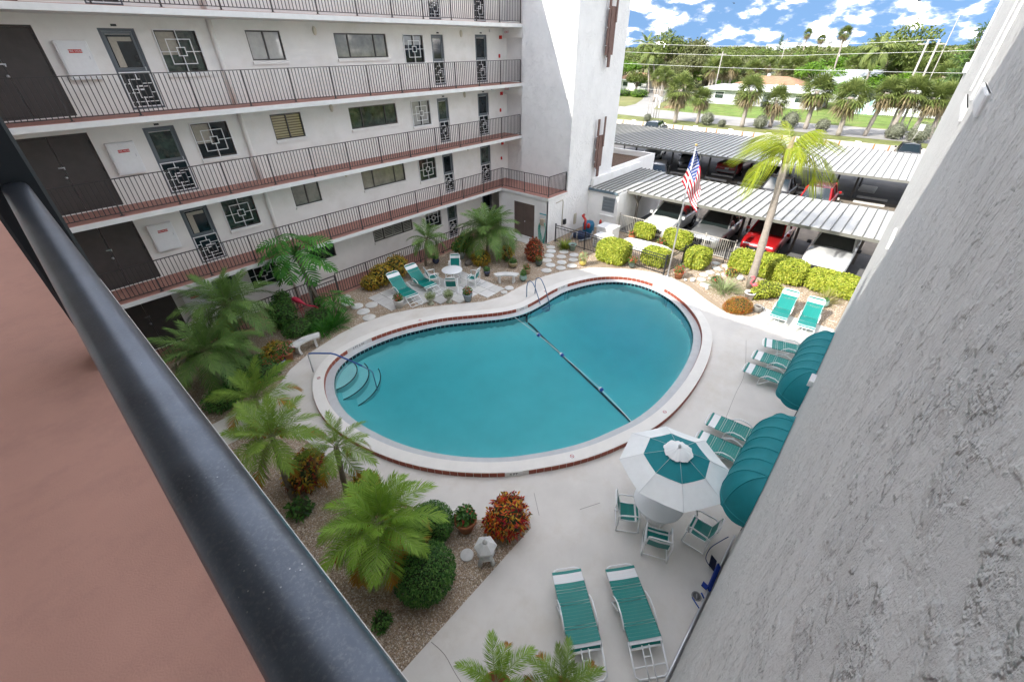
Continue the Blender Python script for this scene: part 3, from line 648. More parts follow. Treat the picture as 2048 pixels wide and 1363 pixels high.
# ---- railings, one thing per storey
def baluster_mesh(h): return MB().box(-.0105, .0105, -.0105, .0105, .08, h-.03).mesh('baluster', RAILM)
def post_mesh(h):
    q = MB(); q.box(-.021, .021, -.021, .021, 0.0, h-.025); q.box(-.06, .06, -.04, .04, .001, .012); return q.mesh('post', RAILM)
BAL, POST = baluster_mesh(1.08), post_mesh(1.08)
def railing(name, label, pts, z, h=1.08, first=0.24, group=None, bal=BAL, post=POST, pitch=1.62, nb=13, m=RAILM, cat='railing', rail=.025, low=.09):
    t = thing(name, label, cat, (pts[0][0], pts[0][1], z), 0, group); o = Vector((pts[0][0], pts[0][1], 0))
    q = MB()
    for a, b in zip(pts, pts[1:]):
        q.bar((a[0]-o.x, a[1]-o.y, h-.012), (b[0]-o.x, b[1]-o.y, h-.012), .05, .022)
    q.obj('top_rail', m, t); q = MB()
    for a, b in zip(pts, pts[1:]):
        q.bar((a[0]-o.x, a[1]-o.y, low), (b[0]-o.x, b[1]-o.y, low), .03, .022)
    q.obj('bottom_rail', m, t)
    for si, (a, b) in enumerate(zip(pts, pts[1:])):
        A_, B_ = Vector((*a, 0))-o, Vector((*b, 0))-o; l = (B_-A_).length; d = (B_-A_)/l; ang = math.atan2(d.y, d.x)
        n_ = int(l/pitch + .35); s = l/n_ if n_ else l
        if n_ == 0: n_ = 1
        for i in range(n_+1):
            if i == 0 and si > 0: continue
            link('post', post, t, A_ + d*s*i, ang)
        k = max(2, int(round(s/(pitch/nb))))
        for i in range(n_):
            for j in range(1, k): link('baluster', bal, t, A_ + d*(s*i + s*j/k), ang)
    return t
names = ['ground storey', 'second storey', 'third storey', 'fourth storey', 'fifth storey']
railing('walkway_railing', 'dark railing at garden level in front of ground storey doors', [(0.24, 18.0), (6.9, 18.0)], 0)
railing('walkway_railing', 'dark garden level railing behind the yellow crotons and far loungers', [(8.0, 18.0), (19.3, 18.0)], 0)
railing('walkway_railing', 'dark railing on second storey walkway turning round the corner block roof', [(0.24, 18.0), (19.5, 18.0), (19.5, 14.5), (21.15, 14.5)], 2.65)
for fi in (2, 3, 4): railing('walkway_railing', 'dark baluster railing along the %s walkway of the long wing' % names[fi], [(0.24, 18.0), (21.15, 18.0)], FL[fi])
gt = thing('garden_gate', 'low barred gate in the garden level railing beside split leaf tree', 'gate', (6.95, 17.98, 0))
q = MB(); q.bar((0, 0, .98), (1.0, 0, .98), .04); q.bar((0, 0, .8), (1.0, 0, .8), .03); q.bar((0, 0, .1), (1.0, 0, .1), .03); q.bar((0, 0, 0), (0, 0, 1.0), .045); q.bar((1, 0, 0), (1, 0, 1.0), .045); q.obj('gate_frame', RAILM, gt)
gbal = MB().box(-.008, .008, -.008, .008, .1, .8).mesh('baluster', RAILM)
for j in range(1, 9): link('baluster', gbal, gt, (j/9, 0, 0))
# ================================================================ STAIR TOWER and corner block
tw = thing('stair_tower', 'tall windowless white stucco stair tower with brown wooden ornaments', 'tower')
mb = MB(); mb.box(21.2, 26.05, 14.4, 17.92, 0, 19); mb.box(21.5, 26.05, 17.92, 26.5, 0, 19); mb.obj('wall', STUCCO, tw)
def ornament(z0, z1):
    q = MB(); H_ = z1-z0; y0, y1 = 14.18, 14.24
    q.box(23.62, 23.78, y0, y1, z0+.55, z1); q.box(23.80, 24.05, y0-.03, y1-.01, z0+.45, z1-.85); q.box(23.86, 24.06, y0-.05, y1-.035, z0, z0+.9)
    q.box(24.07, 24.33, y0, y1-.02, z0+.55, z1-.85); q.box(24.2, 24.35, y0-.045, y0-.002, z1-1.5, z1+.1)
    o = q.obj('wooden_ornament', WOODR, tw); b = MB()
    for f_ in (.28, .5, .72): b.bar((23.5, 14.21, z0+H_*f_), (23.62, 14.21, z0+H_*f_), .03); b.bar((23.9, 14.24, z0+H_*f_), (23.9, 14.4, z0+H_*f_), .04)
    b.obj('bracket', WHITEM, o)
ornament(3.0, 6.15); ornament(8.65, 12.1)
blk = thing('corner_block', 'low white storeroom block under the terrace at the tower foot', 'building')
mb = MB(); 
YB0, YB1, XB = 14.4, 18.2, 19.4
ops = [(15.39, 16.97, .04, 2.03)]
def wall_gridx(mb, y0, y1, z0, z1, ops, x, rev):
    ys = sorted({y0, y1, *[o[0] for o in ops], *[o[1] for o in ops]}); zs = sorted({z0, z1, *[o[2] for o in ops], *[o[3] for o in ops]})
    for a, b in zip(ys, ys[1:]):
        for c, d in zip(zs, zs[1:]):
            if any(o[0] < (a+b)/2 < o[1] and o[2] < (c+d)/2 < o[3] for o in ops): continue
            mb.add([(x,a,c),(x,b,c),(x,b,d),(x,a,d)], [(3,2,1,0)])
    for o in ops:
        a, b, c, d = o[:4]; X2 = x+rev
        for q in ([(x,a,c),(x,a,d),(X2,a,d),(X2,a,c)], [(x,b,c),(X2,b,c),(X2,b,d),(x,b,d)], [(x,a,d),(x,b,d),(X2,b,d),(X2,a,d)], [(x,a,c),(X2,a,c),(X2,b,c),(x,b,c)], [(X2+.002,a,c),(X2+.002,b,c),(X2+.002,b,d),(X2+.002,a,d)]): mb.add(q, [(0,1,2,3)])
wall_gridx(mb, YB0, YB1, 0, 2.48, ops, XB, .1); mb.box(XB, 21.19, YB0, YB0+.1, 0, 2.48)
mb.obj('wall', STUCCO, blk)
mb = MB(); mb.box(XB-.1, 21.19, YB0-.06, 17.87, 2.481, 2.635); mb.box(19.39, 21.19, 17.871, 19.29, 2.481, 2.634); s_ = mb.obj('terrace_slab', SLAB, blk); mb = MB(); mb.box(XB-.09, 21.19, YB0-.05, 17.868, 2.636, 2.65); mb.box(21.2, 21.2+.01, 17.93, 19.2, 2.636, 2.645); mb.obj('painted_floor', PINK, s_)
f = frame = MB(); q = MB(); q.box(XB+.03, XB+.09, 15.39, 15.43, .04, 2.03); q.box(XB+.03, XB+.09, 16.93, 16.97, .04, 2.03); q.box(XB+.03, XB+.09, 15.43, 16.93, 1.99, 2.03); dd = q.obj('storeroom_door', WOODR, blk)
BRD = mat('faded_brown_door', (.12, .088, .075), .65, var=.15, vscale=3, dirt=(.06, .05, .045), dscale=1.5)
for a, b in ((15.435, 16.176), (16.184, 16.925)):
    MB().rbox(XB+.04, XB+.08, a, b, .05, 1.985, .006).obj('door_leaf', BRD, dd)
MB().ball((XB+.0, 16.12, .95), .04, 10, 6).obj('door_knob', SILVER, dd)
MB().box(18.6, XB-.002, 15.0, 17.4, -.05, .02).obj('door_step', PAVER, blk)
sgn = thing('rules_sign', 'small white notice with teal heading above the hose reel', 'sign', (XB-.012, 14.75, 1.5))
MB().box(-.008, .008, -.23, .23, -.22, .12).obj('board', mat('sign_white', (.72, .73, .72), .5), sgn); MB().box(-.008, .008, -.24, .24, .125, .19).obj('heading_strip', mat('sign_teal', (.05, .33, .36), .5), sgn)
q = MB()
for i in range(5): q.box(-.0105, -.0085, -.19, .19-.05*(i % 2), .06-.055*i, .072-.055*i)
q.obj('print_line', mat('grey_print', (.4, .42, .43), .6), sgn)
hz = thing('garden_hose', 'coiled teal garden hose hanging on a beige wall reel', 'hose', (XB, 14.7, 0))
q = MB(); q.rbox(-.16, -.002, -.14, .18, 1.05, 1.42, .03); q.obj('reel_bracket', mat('beige_plastic', (.42, .36, .28), .6), hz)
q = MB()
HOSE = mat('teal_hose', (.07, .36, .29), .5)
for i in range(5):
    w_ = .2 + .02*i; x_ = -.05 - .022*i; q.tube([(x_, w_*math.sin(a)*(1 if math.cos(a) > 0 else .8), .72 + .58*math.cos(a) - (.08*i if math.cos(a) < 0 else 0)) for a in np.linspace(0, 2*PI, 22)[:-1]], .014, 6, closed=True)
q.tube([(-.1, .1, .6), (-.12, 0, .2), (-.15, -.2, .03), (-.2, -.5, .02), (-.1, -.6, .02)], .014, 6); q.obj('hose_coil', HOSE, hz)
# conduit on the tower foot
cd = thing('wall_conduit', 'thin beige conduit and meter fittings on the tower foot wall', 'conduit', (20, 14.39, 0)); q = MB(); q.tube([(.1, -.02, 2.2), (.75, -.02, 2.25), (.8, -.02, 2.1), (.8, -.02, .6)], .022, 6); q.obj('conduit', mat('beige_paint', (.55, .5, .4), .6), cd)
MB().rbox(.9, 1.12, -.12, -.001, .75, 1.05, .02).obj('meter_box', BLACKM, cd); MB().rbox(2.05, 2.3, -.05, -.001, .45, 1.1, .01).obj('cover_plate', mat('tan_plate', (.5, .46, .36), .6), cd)

# ================================================================ RIGHT WING (wall plane Y = -.2), seen along its face
rw = thing('stucco_wing', 'coarse white stucco wall of the wing close beside the camera', 'building')
YW = -.2
mb = MB()
mb.add([(-1.2, YW, 0), (17.6, YW, 0), (17.6, YW, 14.4), (-1.2, YW, 14.4)], [(1, 0, 3, 2)])
mb.box(-1.2, 17.6, -9, YW-.02, 0, 14.4); mb.add([(17.6, YW, 0), (17.6, YW-.05, 0), (17.6, YW-.05, 14.4), (17.6, YW, 14.4)], [(0, 1, 2, 3)])
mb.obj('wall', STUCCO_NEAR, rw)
SM = mat('smooth_white_render', (.66, .66, .65), .9, var=.06, vscale=5, bump=.4, bscale=50, bdist=.006)
for x0, x1, z0, z1, p in ((14.6, 16.6, 9.05, 9.19, .07), (5.6, 7.2, 9.02, 9.12, .018), (3.8, 4.9, 9.22, 9.34, .022), (7.0, 7.5, 7.42, 7.56, .03), (9.6, 9.95, 3.42, 3.56, .10)):
    MB().rbox(x0, x1, YW-.01, YW+p, z0, z1, .01).obj('window_sill', SM, rw)
for x0, x1, p in ((5.7, 6.0, .012), (6.9, 7.15, .012), (14.7, 15.1, .03)):
    MB().rbox(x0, x1, YW-.01, YW+p, 9.17, 13.6, .006).obj('window_surround', SM, rw)
MB().box(11.2, 13.0, YW-.01, YW+.012, .9, 1.95).obj('window', GLASSD, rw); MB().box(7.2, 9.0, YW-.01, YW+.012, .9, 1.95).obj('window', GLASSD, rw)
# dome awnings
def awning(label, x0, x1, zb, zt, dep):
    t = thing('dome_awning', label, 'awning', ((x0+x1)/2, YW, zb), 0, 'teal dome awnings on the stucco wing'); H_ = zt-zb; hl = (x1-x0)/2-dep*.95
    rim = []; ns = 5
    for k in range(2*7+1): a = PI/2*k/14; rim.append((-hl - dep*.95*math.cos(a), dep*math.sin(a), -hl, 'e', k % 7 == 0))
    m_ = ns*6
    for k in range(1, m_): x = -hl + 2*hl*k/m_; rim.append((x, dep, x, 'm', k % 6 == 0))
    for k in range(2*7+1): a = PI/2*(1-k/14); rim.append((hl + dep*.95*math.cos(a), dep*math.sin(a), hl, 'e', k % 7 == 0))
    nv = 12; vs = []; fs = []; nr_ = len(rim); cnt = 0
    seams = [i for i, r in enumerate(rim) if r[4]]
    for j in range(nv+1):
        v = j/nv*PI/2
        for i, (rx, ry, ax, kd, sm) in enumerate(rim):
            lo = max([q for q in seams if q <= i]); hi_ = min([q for q in seams if q >= i]); f = 0 if hi_ == lo else math.sin(PI*(i-lo)/(hi_-lo)); sag = 1 - .035*f*math.sin(2*v)
            c = math.cos(v)**.8*sag; vs.append((ax + (rx-ax)*c, .012 + ry*c, H_*math.sin(v)*sag))
    for j in range(nv):
        for i in range(nr_-1): a = j*nr_+i; fs.append((a, a+1, a+nr_+1, a+nr_))
    q = MB(); q.smooth = True; q.add(vs, fs)
    val = []
    for i, (x, y, z) in enumerate(vs[:nr_]):
        lo = max([k for k in seams if k <= i]); hi_ = min([k for k in seams if k >= i]); f = 0 if hi_ == lo else math.sin(PI*(i-lo)/(hi_-lo)); val.append((x, y, -.13 - .05*f))
    q.add(val + vs[:nr_], [(k, k+1, nr_+1+k, nr_+k) for k in range(nr_-1)]); q.obj('canvas', TEALF, t); q = MB()
    for i in seams[1:-1]: q.tube([tuple(np.array(vs[j*nr_+i]) + np.array([0, .003, .003])) for j in range(nv+1)], .011, 5)
    q.tube(vs[:nr_], .009, 5); q.obj('seam', mat('teal_piping', (.012, .23, .25), .7), t)
awning('teal dome awning nearest the umbrella table', 6.4, 9.5, 2.12, 2.9, .64)
awning('teal dome awning above the row of three loungers', 10.6, 13.95, 2.12, 2.9, .63)
# ================================================================ BASE WING: walkway under the camera, railing, roof that shades the court
bw = thing('walkway_wing', 'wing carrying the pink walkway floor under the camera', 'building')
mb = MB(); mb.box(-9, -1.55, -9, 26, 0, 14.4); mb.obj('wall', WHITE, bw)
for z in FL[1:]:
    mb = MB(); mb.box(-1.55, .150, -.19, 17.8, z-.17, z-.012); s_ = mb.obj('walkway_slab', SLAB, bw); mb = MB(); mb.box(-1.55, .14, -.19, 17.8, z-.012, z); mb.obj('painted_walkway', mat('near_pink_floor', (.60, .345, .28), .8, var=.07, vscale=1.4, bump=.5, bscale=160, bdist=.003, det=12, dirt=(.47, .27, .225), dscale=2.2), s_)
mb = MB(); mb.box(-9, .3, 3.6, 26, 13.25, 14.4); mb.box(-9, -1.9, -9, 3.6, 13.25, 14.4); mb.obj('roof', SLAB, bw)  # unseen roof, edge stepped back to shift its shadow on the stucco wall
nr = thing('near_handrail', 'wide glossy dark metal handrail crossing the lower left foreground', 'railing', (0, 0, 7.95))
HR = mat('satin_dark_rail', (.085, .10, .125), .33, metal=.8, spec=.6, var=.25, vscale=7, dirt=(.15, .165, .18), dscale=170)
_t = HR.node_tree; _n = _t.nodes; _p = _n['Principled BSDF']; _tc = _n.new('ShaderNodeTexCoord'); _v = _n.new('ShaderNodeTexVoronoi'); _v.inputs['Scale'].default_value = 75
_m = _n.new('ShaderNodeMapRange'); _m.inputs[1].default_value = .10; _m.inputs[2].default_value = .06; _m.inputs[3].default_value = 0; _m.inputs[4].default_value = .55
_nn = _n.new('ShaderNodeTexNoise'); _nn.inputs['Scale'].default_value = 9; _m2 = _n.new('ShaderNodeMapRange'); _m2.inputs[1].default_value = .48; _m2.inputs[2].default_value = .6
_mu = _n.new('ShaderNodeMath'); _mu.operation = 'MULTIPLY'; _mx = _n.new('ShaderNodeMix'); _mx.data_type = 'RGBA'; _mx.inputs[7].default_value = (.45, .46, .46, 1)
_old = _p.inputs['Base Color'].links[0].from_socket
for a, b in ((_tc.outputs['Object'], _v.inputs['Vector']), (_tc.outputs['Object'], _nn.inputs['Vector']), (_v.outputs['Distance'], _m.inputs[0]), (_nn.outputs['Fac'], _m2.inputs[0]), (_m.outputs[0], _mu.inputs[0]), (_m2.outputs[0], _mu.inputs[1]), (_mu.outputs[0], _mx.inputs[0]), (_old, _mx.inputs[6]), (_mx.outputs[2], _p.inputs['Base Color'])): _t.links.new(a, b)
q = MB(); prof = [(-.05, 1.065), (-.044, 1.079), (-.03, 1.087), (0, 1.09), (.03, 1.087), (.044, 1.079), (.05, 1.065), (.05, 1.05), (-.05, 1.05)]; ys = np.linspace(-.19, 3.29, 30); k = len(prof); vs = [(x, y, z) for y in ys for x, z in prof]
q.smooth = True; q.add(vs, [(i*k+j, i*k+(j+1) % k, (i+1)*k+(j+1) % k, (i+1)*k+j) for i in range(len(ys)-1) for j in range(k)]); q.obj('rail_cap', HR, nr)
q = MB(); q.bar((0, -.19, .09), (0, 3.29, .09), .03, .025); q.obj('bottom_rail', HR, nr)
bn = MB().box(-.008, .008, -.008, .008, .09, 1.055).mesh('baluster', HR)
for i in range(27): link('baluster', bn, nr, (0, -.1+.125*i, 0))
colm = thing('walkway_column', 'dark vertical column at the far end of the near handrail', 'column', (.0, 3.42, 7.95)); q = MB(); q.rbox(-.12, .1, -.12, .12, 0, 2.47, .015); q.obj('shaft', mat('dark_column_paint', (.012, .018, .024), .45), colm); q = MB(); q.rbox(-.14, .12, -.14, .14, 0, .03, .01); q.obj('base_plate', BLACKM, colm)
railing('walkway_railing', 'dark railing beyond the column on the near walkway', [(0, 3.6), (0, 17.8)], 7.95)
# ================================================================ FURNITURE
def lounger_proto(kind):
    # kind 'flat': waterfall foot, 'up': raised back. local x runs from foot to head
    if kind == 'flat': pr = [(0, .26), (.05, .335), (.12, .36), (.5, .35), (.75, .345), (1.45, .33)]; hip = .62
    else: pr = [(0, .30), (.06, .33), (.5, .325), (.92, .30), (1.0, .33), (1.70, .86)]; hip = .93
    hw = .30; t = thing('pool_lounger', 'x', 'sun lounger', (0, 0, 0), 0, 'teal strapped pool loungers'); q = MB()
    for s in (-1, 1): q.tube([(x, s*hw, z) for x, z in pr], .019, 7)
    a, b = pr[-1], pr[-2]; d = np.array([a[0]-b[0], a[1]-b[1]]); d /= np.linalg.norm(d); e = np.array(a) + d*.07
    q.tube([(a[0], -hw, a[1]), (e[0]-.02*d[0], -hw+.05, e[1]-.02*d[1]), (e[0], -hw+.12, e[1]), (e[0], hw-.12, e[1]), (e[0]-.02*d[0], hw-.05, e[1]-.02*d[1]), (a[0], hw, a[1])], .019, 7)
    q.tube([(0, -hw, pr[0][1]), (0, hw, pr[0][1])], .022, 7); q.obj('frame', WHITEM, t)
    # legs: foot loop, head loop, thin brace
    q = MB(); q.tube([(.10, -hw-.02, .335), (-.36, -hw-.02, .06), (-.41, -hw+.06, .02), (-.41, hw-.06, .02), (-.36, hw+.02, .06), (.10, hw+.02, .335)], .018, 7); q.tube([(-.25, -hw-.01, .12), (-.25, hw+.01, .12)], .014, 6); q.obj('foot_leg', WHITEM, t)
    x0 = pr[3][0]+.15; q = MB(); q.tube([(x0, -hw-.02, .33), (x0+.28, -hw-.02, .06), (x0+.30, -hw+.05, .02), (x0+.30, hw-.05, .02), (x0+.28, hw+.02, .06), (x0, hw+.02, .33)], .018, 7); q.obj('rear_leg', WHITEM, t)
    q = MB(); 
    for s in (-.06, .08): q.tube([(.03, s, .30), (-.47, s, .03)], .012, 6)
    q.tube([(-.13, -.06, .21), (-.13, .08, .21)], .011, 6); q.obj('brace', WHITEM, t)
    for s in (-1, 1):
        q = MB(); y = s*(hw+.035); q.tube([(hip-.32, y, .33), (hip-.26, y, .42), (hip-.1, y, .50), (hip+.1, y, .51), (hip+.22, y, .44), (hip+.3, y, .36)], .016, 7); q.obj('armrest', WHITEM, t)
    # straps one by one along the profile
    d = [0]
    for u, v in zip(pr, pr[1:]): d.append(d[-1] + math.hypot(v[0]-u[0], v[1]-u[1]))
    tot = d[-1]; n_ = int(tot/.0605); cache = {}
    for i in range(n_):
        s = .045 + (tot-.06)*i/(n_-1); x = np.interp(s, d, [p[0] for p in pr]); z = np.interp(s, d, [p[1] for p in pr]); x2 = np.interp(min(s+.01, tot), d, [p[0] for p in pr]); z2 = np.interp(min(s+.01, tot), d, [p[1] for p in pr]); an = math.atan2(z2-z, x2-x) if s < tot-.011 else an
        k = n_-1-i
        wh = (1 <= k <= 3) or i == 1
        gap = i in (n_//4, n_//4*2+1) or k == 6
        m = WSTRAP if wh else TEAL; key = (m.name, gap)
        if key not in cache:
            w_ = .0225 if gap else .0305; q = MB()
            q.add([(-w_, -hw-.014, .004), (w_, -hw-.014, .004), (w_, -hw*.5, -.006), (-w_, -hw*.5, -.006), (w_, 0, -.012), (-w_, 0, -.012), (w_, hw*.5, -.006), (-w_, hw*.5, -.006), (w_, hw+.014, .004), (-w_, hw+.014, .004)], [(0, 1, 2, 3), (3, 2, 4, 5), (5, 4, 6, 7), (7, 6, 8, 9)])
            q.add([(-w_, -hw-.0195, -.014), (w_, -hw-.0195, -.014), (w_, -hw-.0195, .012), (-w_, -hw-.0195, .012)], [(0, 1, 2, 3)]); q.add([(-w_, hw+.0195, -.014), (w_, hw+.0195, -.014), (w_, hw+.0195, .012), (-w_, hw+.0195, .012)], [(3, 2, 1, 0)])
            cache[key] = q.mesh('strap', m)
        o = link('strap', cache[key], t, (x, 0, z+.018), rot=(0, -an, 0))
    return t
LF, LU = lounger_proto('flat'), lounger_proto('up')
def put(proto, used, loc, rz, label):
    if not used: proto.location = loc; proto.rotation_euler = (0, 0, rz); proto['label'] = label; used.append(1); return proto
    return dup(proto, loc, rz, label)
uf, uu = [], []
ang = lambda a, b: math.atan2(b[1]-a[1], b[0]-a[0])
for foot, head, lb in (((4.13, .36), (5.05, 1.44), 'flat teal lounger in the foreground nearest the coarse stucco wall'), ((3.32, 1.18), (4.24, 2.26), 'flat teal lounger in the foreground nearer the gravel bed'),
                       ((16.5, .18), (16.15, 1.73), 'flat teal lounger farthest of three reaching out beside the far awning'), ((15.2, .20), (15.12, 1.73), 'middle teal lounger of the three beside the far awning'), ((14.2, .20), (14.14, 1.73), 'teal lounger of the three at far awning closest to the umbrella'),
                       ((10.86, .22), (10.80, 1.72), 'teal lounger with its head clear of the big umbrella edge'), ((9.92, .20), (9.86, 1.66), 'teal lounger half hidden under the edge of the umbrella canopy')):
    put(LF, uf, (*foot, 0), ang(foot, head), lb)
for foot, head, lb in (((18.45, 1.72), (20.3, 1.78), 'sunlit teal lounger with raised back nearer the flamingo'), ((18.38, .70), (20.2, .80), 'sunlit teal lounger with raised back nearest the wing wall'),
                       ((9.78, 14.72), (10.02, 16.6), 'raised back teal lounger on far pavers nearer the crotons'), ((10.98, 14.80), (11.1, 16.5), 'raised back teal lounger on far pavers next to the patio table')):
    put(LU, uu, (*foot, 0), ang(foot, head), lb)
# chairs
def chair_proto():
    t = thing('patio_chair', 'x', 'chair', (0, 0, 0), 0, 'teal strapped patio chairs'); hw = .27
    for s in (-1, 1):
        q = MB(); q.smooth = True
        q.tube([(-.02, s*hw, .46), (.02, s*hw, .63), (-.06, s*hw, .66), (-.38, s*(hw+.02), .645), (-.46, s*(hw+.02), .60), (-.44, s*(hw+.01), .3), (-.46, s*hw, .02), (.0, s*hw, .02), (.06, s*hw, .05), (.02, s*hw, .45)], .019, 7); q.obj('side_frame', WHITEM, t)
    q = MB()
    for s in (-1, 1): q.tube([(.04, s*(hw-.03), .43), (-.2, s*(hw-.03), .405), (-.40, s*(hw-.03), .42), (-.52, s*(hw-.03), .88)], .016, 7)
    q.tube([(-.52, -hw+.03, .88), (-.545, -hw+.09, .93), (-.545, hw-.09, .93), (-.52, hw-.03, .88)], .017, 7); q.tube([(.04, -hw+.03, .43), (.04, hw-.03, .43)], .016, 7); q.tube([(-.46, -hw, .12), (-.46, hw, .12)], .012, 6); q.obj('seat_frame', WHITEM, t)
    pr = [(.02, .43), (-.2, .405), (-.39, .42), (-.52, .88)]; d = [0]
    for u, v in zip(pr, pr[1:]): d.append(d[-1] + math.hypot(v[0]-u[0], v[1]-u[1]))
    n_ = 20; cache = {}
    for i in range(n_):
        s = .02 + (d[-1]-.03)*i/(n_-1); x = np.interp(s, d, [p[0] for p in pr]); z = np.interp(s, d, [p[1] for p in pr]); x2 = np.interp(s+.008, d, [p[0] for p in pr]); z2 = np.interp(s+.008, d, [p[1] for p in pr])
        an = math.atan2(z2-z, x2-x) if i < n_-1 else an
        m = WSTRAP if (n_-4 <= i <= n_-2) or i == 1 else TEAL
        if m.name not in cache:
            q = MB(); w_ = .0262; h_ = hw-.015; q.add([(-w_, -h_, .0), (w_, -h_, .0), (w_, 0, .02), (-w_, 0, .02), (w_, h_, .0), (-w_, h_, .0)], [(0, 1, 2, 3), (3, 2, 4, 5)]); cache[m.name] = q.mesh('strap', m)
        link('strap', cache[m.name], t, (x, 0, z + (.0 if i > 9 else -.002)), rot=(PI if False else 0, -an, 0))
    return t
CH = chair_proto(); uc = []
for x, y, rz, lb in ((6.46, 1.80, -1.02, 'teal patio chair at the left of the umbrella table'), (6.36, 1.22, .40, 'teal patio chair in front of the umbrella table with its back to the camera'), (7.03, .70, 1.6, 'teal patio chair between umbrella table and stucco wall'),
                     (12.95, 15.35, PI+.75, 'teal patio chair behind the far round table facing the pool'), (11.75, 15.35, -.35, 'teal patio chair at the left of the far round table'), (11.75, 14.22, .75, 'teal patio chair in front of the far table showing its back'), (12.72, 14.06, 1.95, 'teal patio chair at the right of the far round table')):
    if not uc: CH.location = (x, y, 0); CH.rotation_euler = (0, 0, rz); CH['label'] = lb; uc.append(1)
    else: dup(CH, (x, y, 0), rz, lb)
def table(label, x, y, r, hole):
    t = thing('patio_table', label, 'table', (x, y, 0), .3, 'round white patio tables'); q = MB(); q.lathe([(.001, .70), (r-.01, .70), (r, .712), (r, .722), (r-.015, .735), (.001, .737)], 40); q.obj('tabletop', mat('white_tabletop', (.72, .74, .75), .35), t)
    for k in range(4):
        a = k*PI/2 + .4; q = MB(); q.tube([(math.cos(a)*r*.72, math.sin(a)*r*.72, .70), (math.cos(a)*r*.66, math.sin(a)*r*.66, .35), (math.cos(a)*r*.74, math.sin(a)*r*.74, .0)], .018, 7); q.obj('leg', WHITEM, t)
    q = MB(); q.tube([(math.cos(a)*r*.66, math.sin(a)*r*.66, .35) for a in np.linspace(0, 2*PI, 25)[:-1]], .012, 6, closed=True); q.obj('leg_ring', WHITEM, t)
table('round white patio table under the teal and white umbrella', 6.86, 1.5, .57, True)
table('round white patio table on the far pavers among four chairs', 12.28, 14.76, .50, True)
# umbrella
um = thing('patio_umbrella', 'octagonal white umbrella with teal inner ring and ruffled white cap', 'umbrella', (6.95, 1.44, 0))
q = MB(); q.tube([(-.05, .02, .06), (-.05, .02, 2.56)], .019, 8); q.lathe([(.001, 0), (.23, 0), (.23, .03), (.20, .06), (.04, .08), (.03, .25), (.001, .25)], 20, (-.05, .02, 0)); q.obj('pole', WHITEM, um)
def octa(r, z, sag=0): return [(r*math.cos(PI/8*2*k+.575)*1.0, r*math.sin(PI/8*2*k+.575), z) for k in range(8)]
def canopy(mb, r0, z0, r1, z1, sub=4):
    for k in range(8):
        a0, a1 = [octa(r0, z0)[k], octa(r0, z0)[(k+1) % 8]]; b0, b1 = [octa(r1, z1)[k], octa(r1, z1)[(k+1) % 8]]
        for i in range(sub):
            for j in range(sub):
                def P(u, v):
                    p = np.array(a0)*(1-u)*(1-v) + np.array(a1)*u*(1-v) + np.array(b0)*(1-u)*v + np.array(b1)*u*v; p[2] -= .02*math.sin(PI*u)*(r0*(1-v)+r1*v); return tuple(p)
                mb.add([P(i/sub, j/sub), P((i+1)/sub, j/sub), P((i+1)/sub, (j+1)/sub), P(i/sub, (j+1)/sub)], [(3, 2, 1, 0)])
q = MB(); canopy(q, .685, 2.243, 1.18, 1.985); q.obj('white_canopy', CANVASW, um)
q = MB(); canopy(q, .13, 2.46, .695, 2.245); q.obj('teal_canopy', TEALF, um)
q = MB(); n_ = 48; rs = np.random.default_rng(3)
vs = []; 
for j, (r, z) in enumerate([(.02, 2.56), (.12, 2.535), (.22, 2.49), (.30, 2.435)]):
    for k in range(n_): a = 2*PI*k/n_; rr = r*(1 + (.04*math.sin(8*a) if j == 3 else 0)); vs.append((rr*math.cos(a), rr*math.sin(a), z + (.014*j/3*math.sin(16*a+.7*math.sin(3*a)) + .006*j*rs.normal()*.3)))
q.smooth = True; q.add(vs, [(j*n_+k, (j+1)*n_+k, (j+1)*n_+(k+1) % n_, j*n_+(k+1) % n_) for j in range(3) for k in range(n_)]); q.obj('ruffled_cap', CANVASW, um)
q = MB(); q.ball((0, 0, 2.60), (.035, .035, .05), 10, 7); q.tube([(0, 0, 2.5), (0, 0, 2.6)], .015, 6); q.obj('finial', mat('finial_grey', (.55, .57, .58), .5), um)
for k in range(8):
    p = np.array(octa(1.18, 1.972)[k]); q = MB(); q.tube([(0, 0, 2.43), tuple(p)], .008, 5); q.obj('rib', WHITEM, um)
seamq = MB()
for k in range(8):
    for r0, z0, r1, z1 in ((.14, 2.462, .695, 2.25), (.695, 2.246, 1.18, 1.9854)): seamq.tube([octa(r0, z0)[k], octa(r1, z1)[k]], .004, 4)
seamq.obj('seam', mat('seam_grey', (.62, .64, .64), .8), um)
# curved concrete benches
def bench(label, c, rz):
    t = thing('curved_bench', label, 'bench', (*c, 0), rz, 'curved white concrete benches'); q = MB(); R0, R1, a0 = .92, 1.27, .52
    A = np.linspace(-a0, a0, 15); poly = [(R1*math.sin(a), R1*math.cos(a)-1.1) for a in A] + [(R0*math.sin(a), R0*math.cos(a)-1.1) for a in A[::-1]]; q.prism(poly[::-1], .40, .46); q.obj('seat', CONC, t)
    for a in (-.33, .33):
        q = MB(); cx, cy = 1.1*math.sin(a), 1.1*math.cos(a)-1.1; ux, uy = math.sin(a), math.cos(a); vx, vy = math.cos(a), -math.sin(a)
        for w_, z0, z1 in ((.15, 0, .06), (.105, .06, .14), (.085, .14, .28), (.11, .28, .34), (.14, .34, .4)): q.obox((cx, cy, (z0+z1)/2), (ux*w_, uy*w_, 0), (vx*.045, vy*.045, 0), (0, 0, (z1-z0)/2))
        q.obj('leg', CONC, t)
bench('curved white concrete bench on gravel beside the dark flower pots', (14.1, 12.85), -.85)
bench('curved white concrete bench near the pool handrail and terracotta pot', (4.8, 14.9), .02)
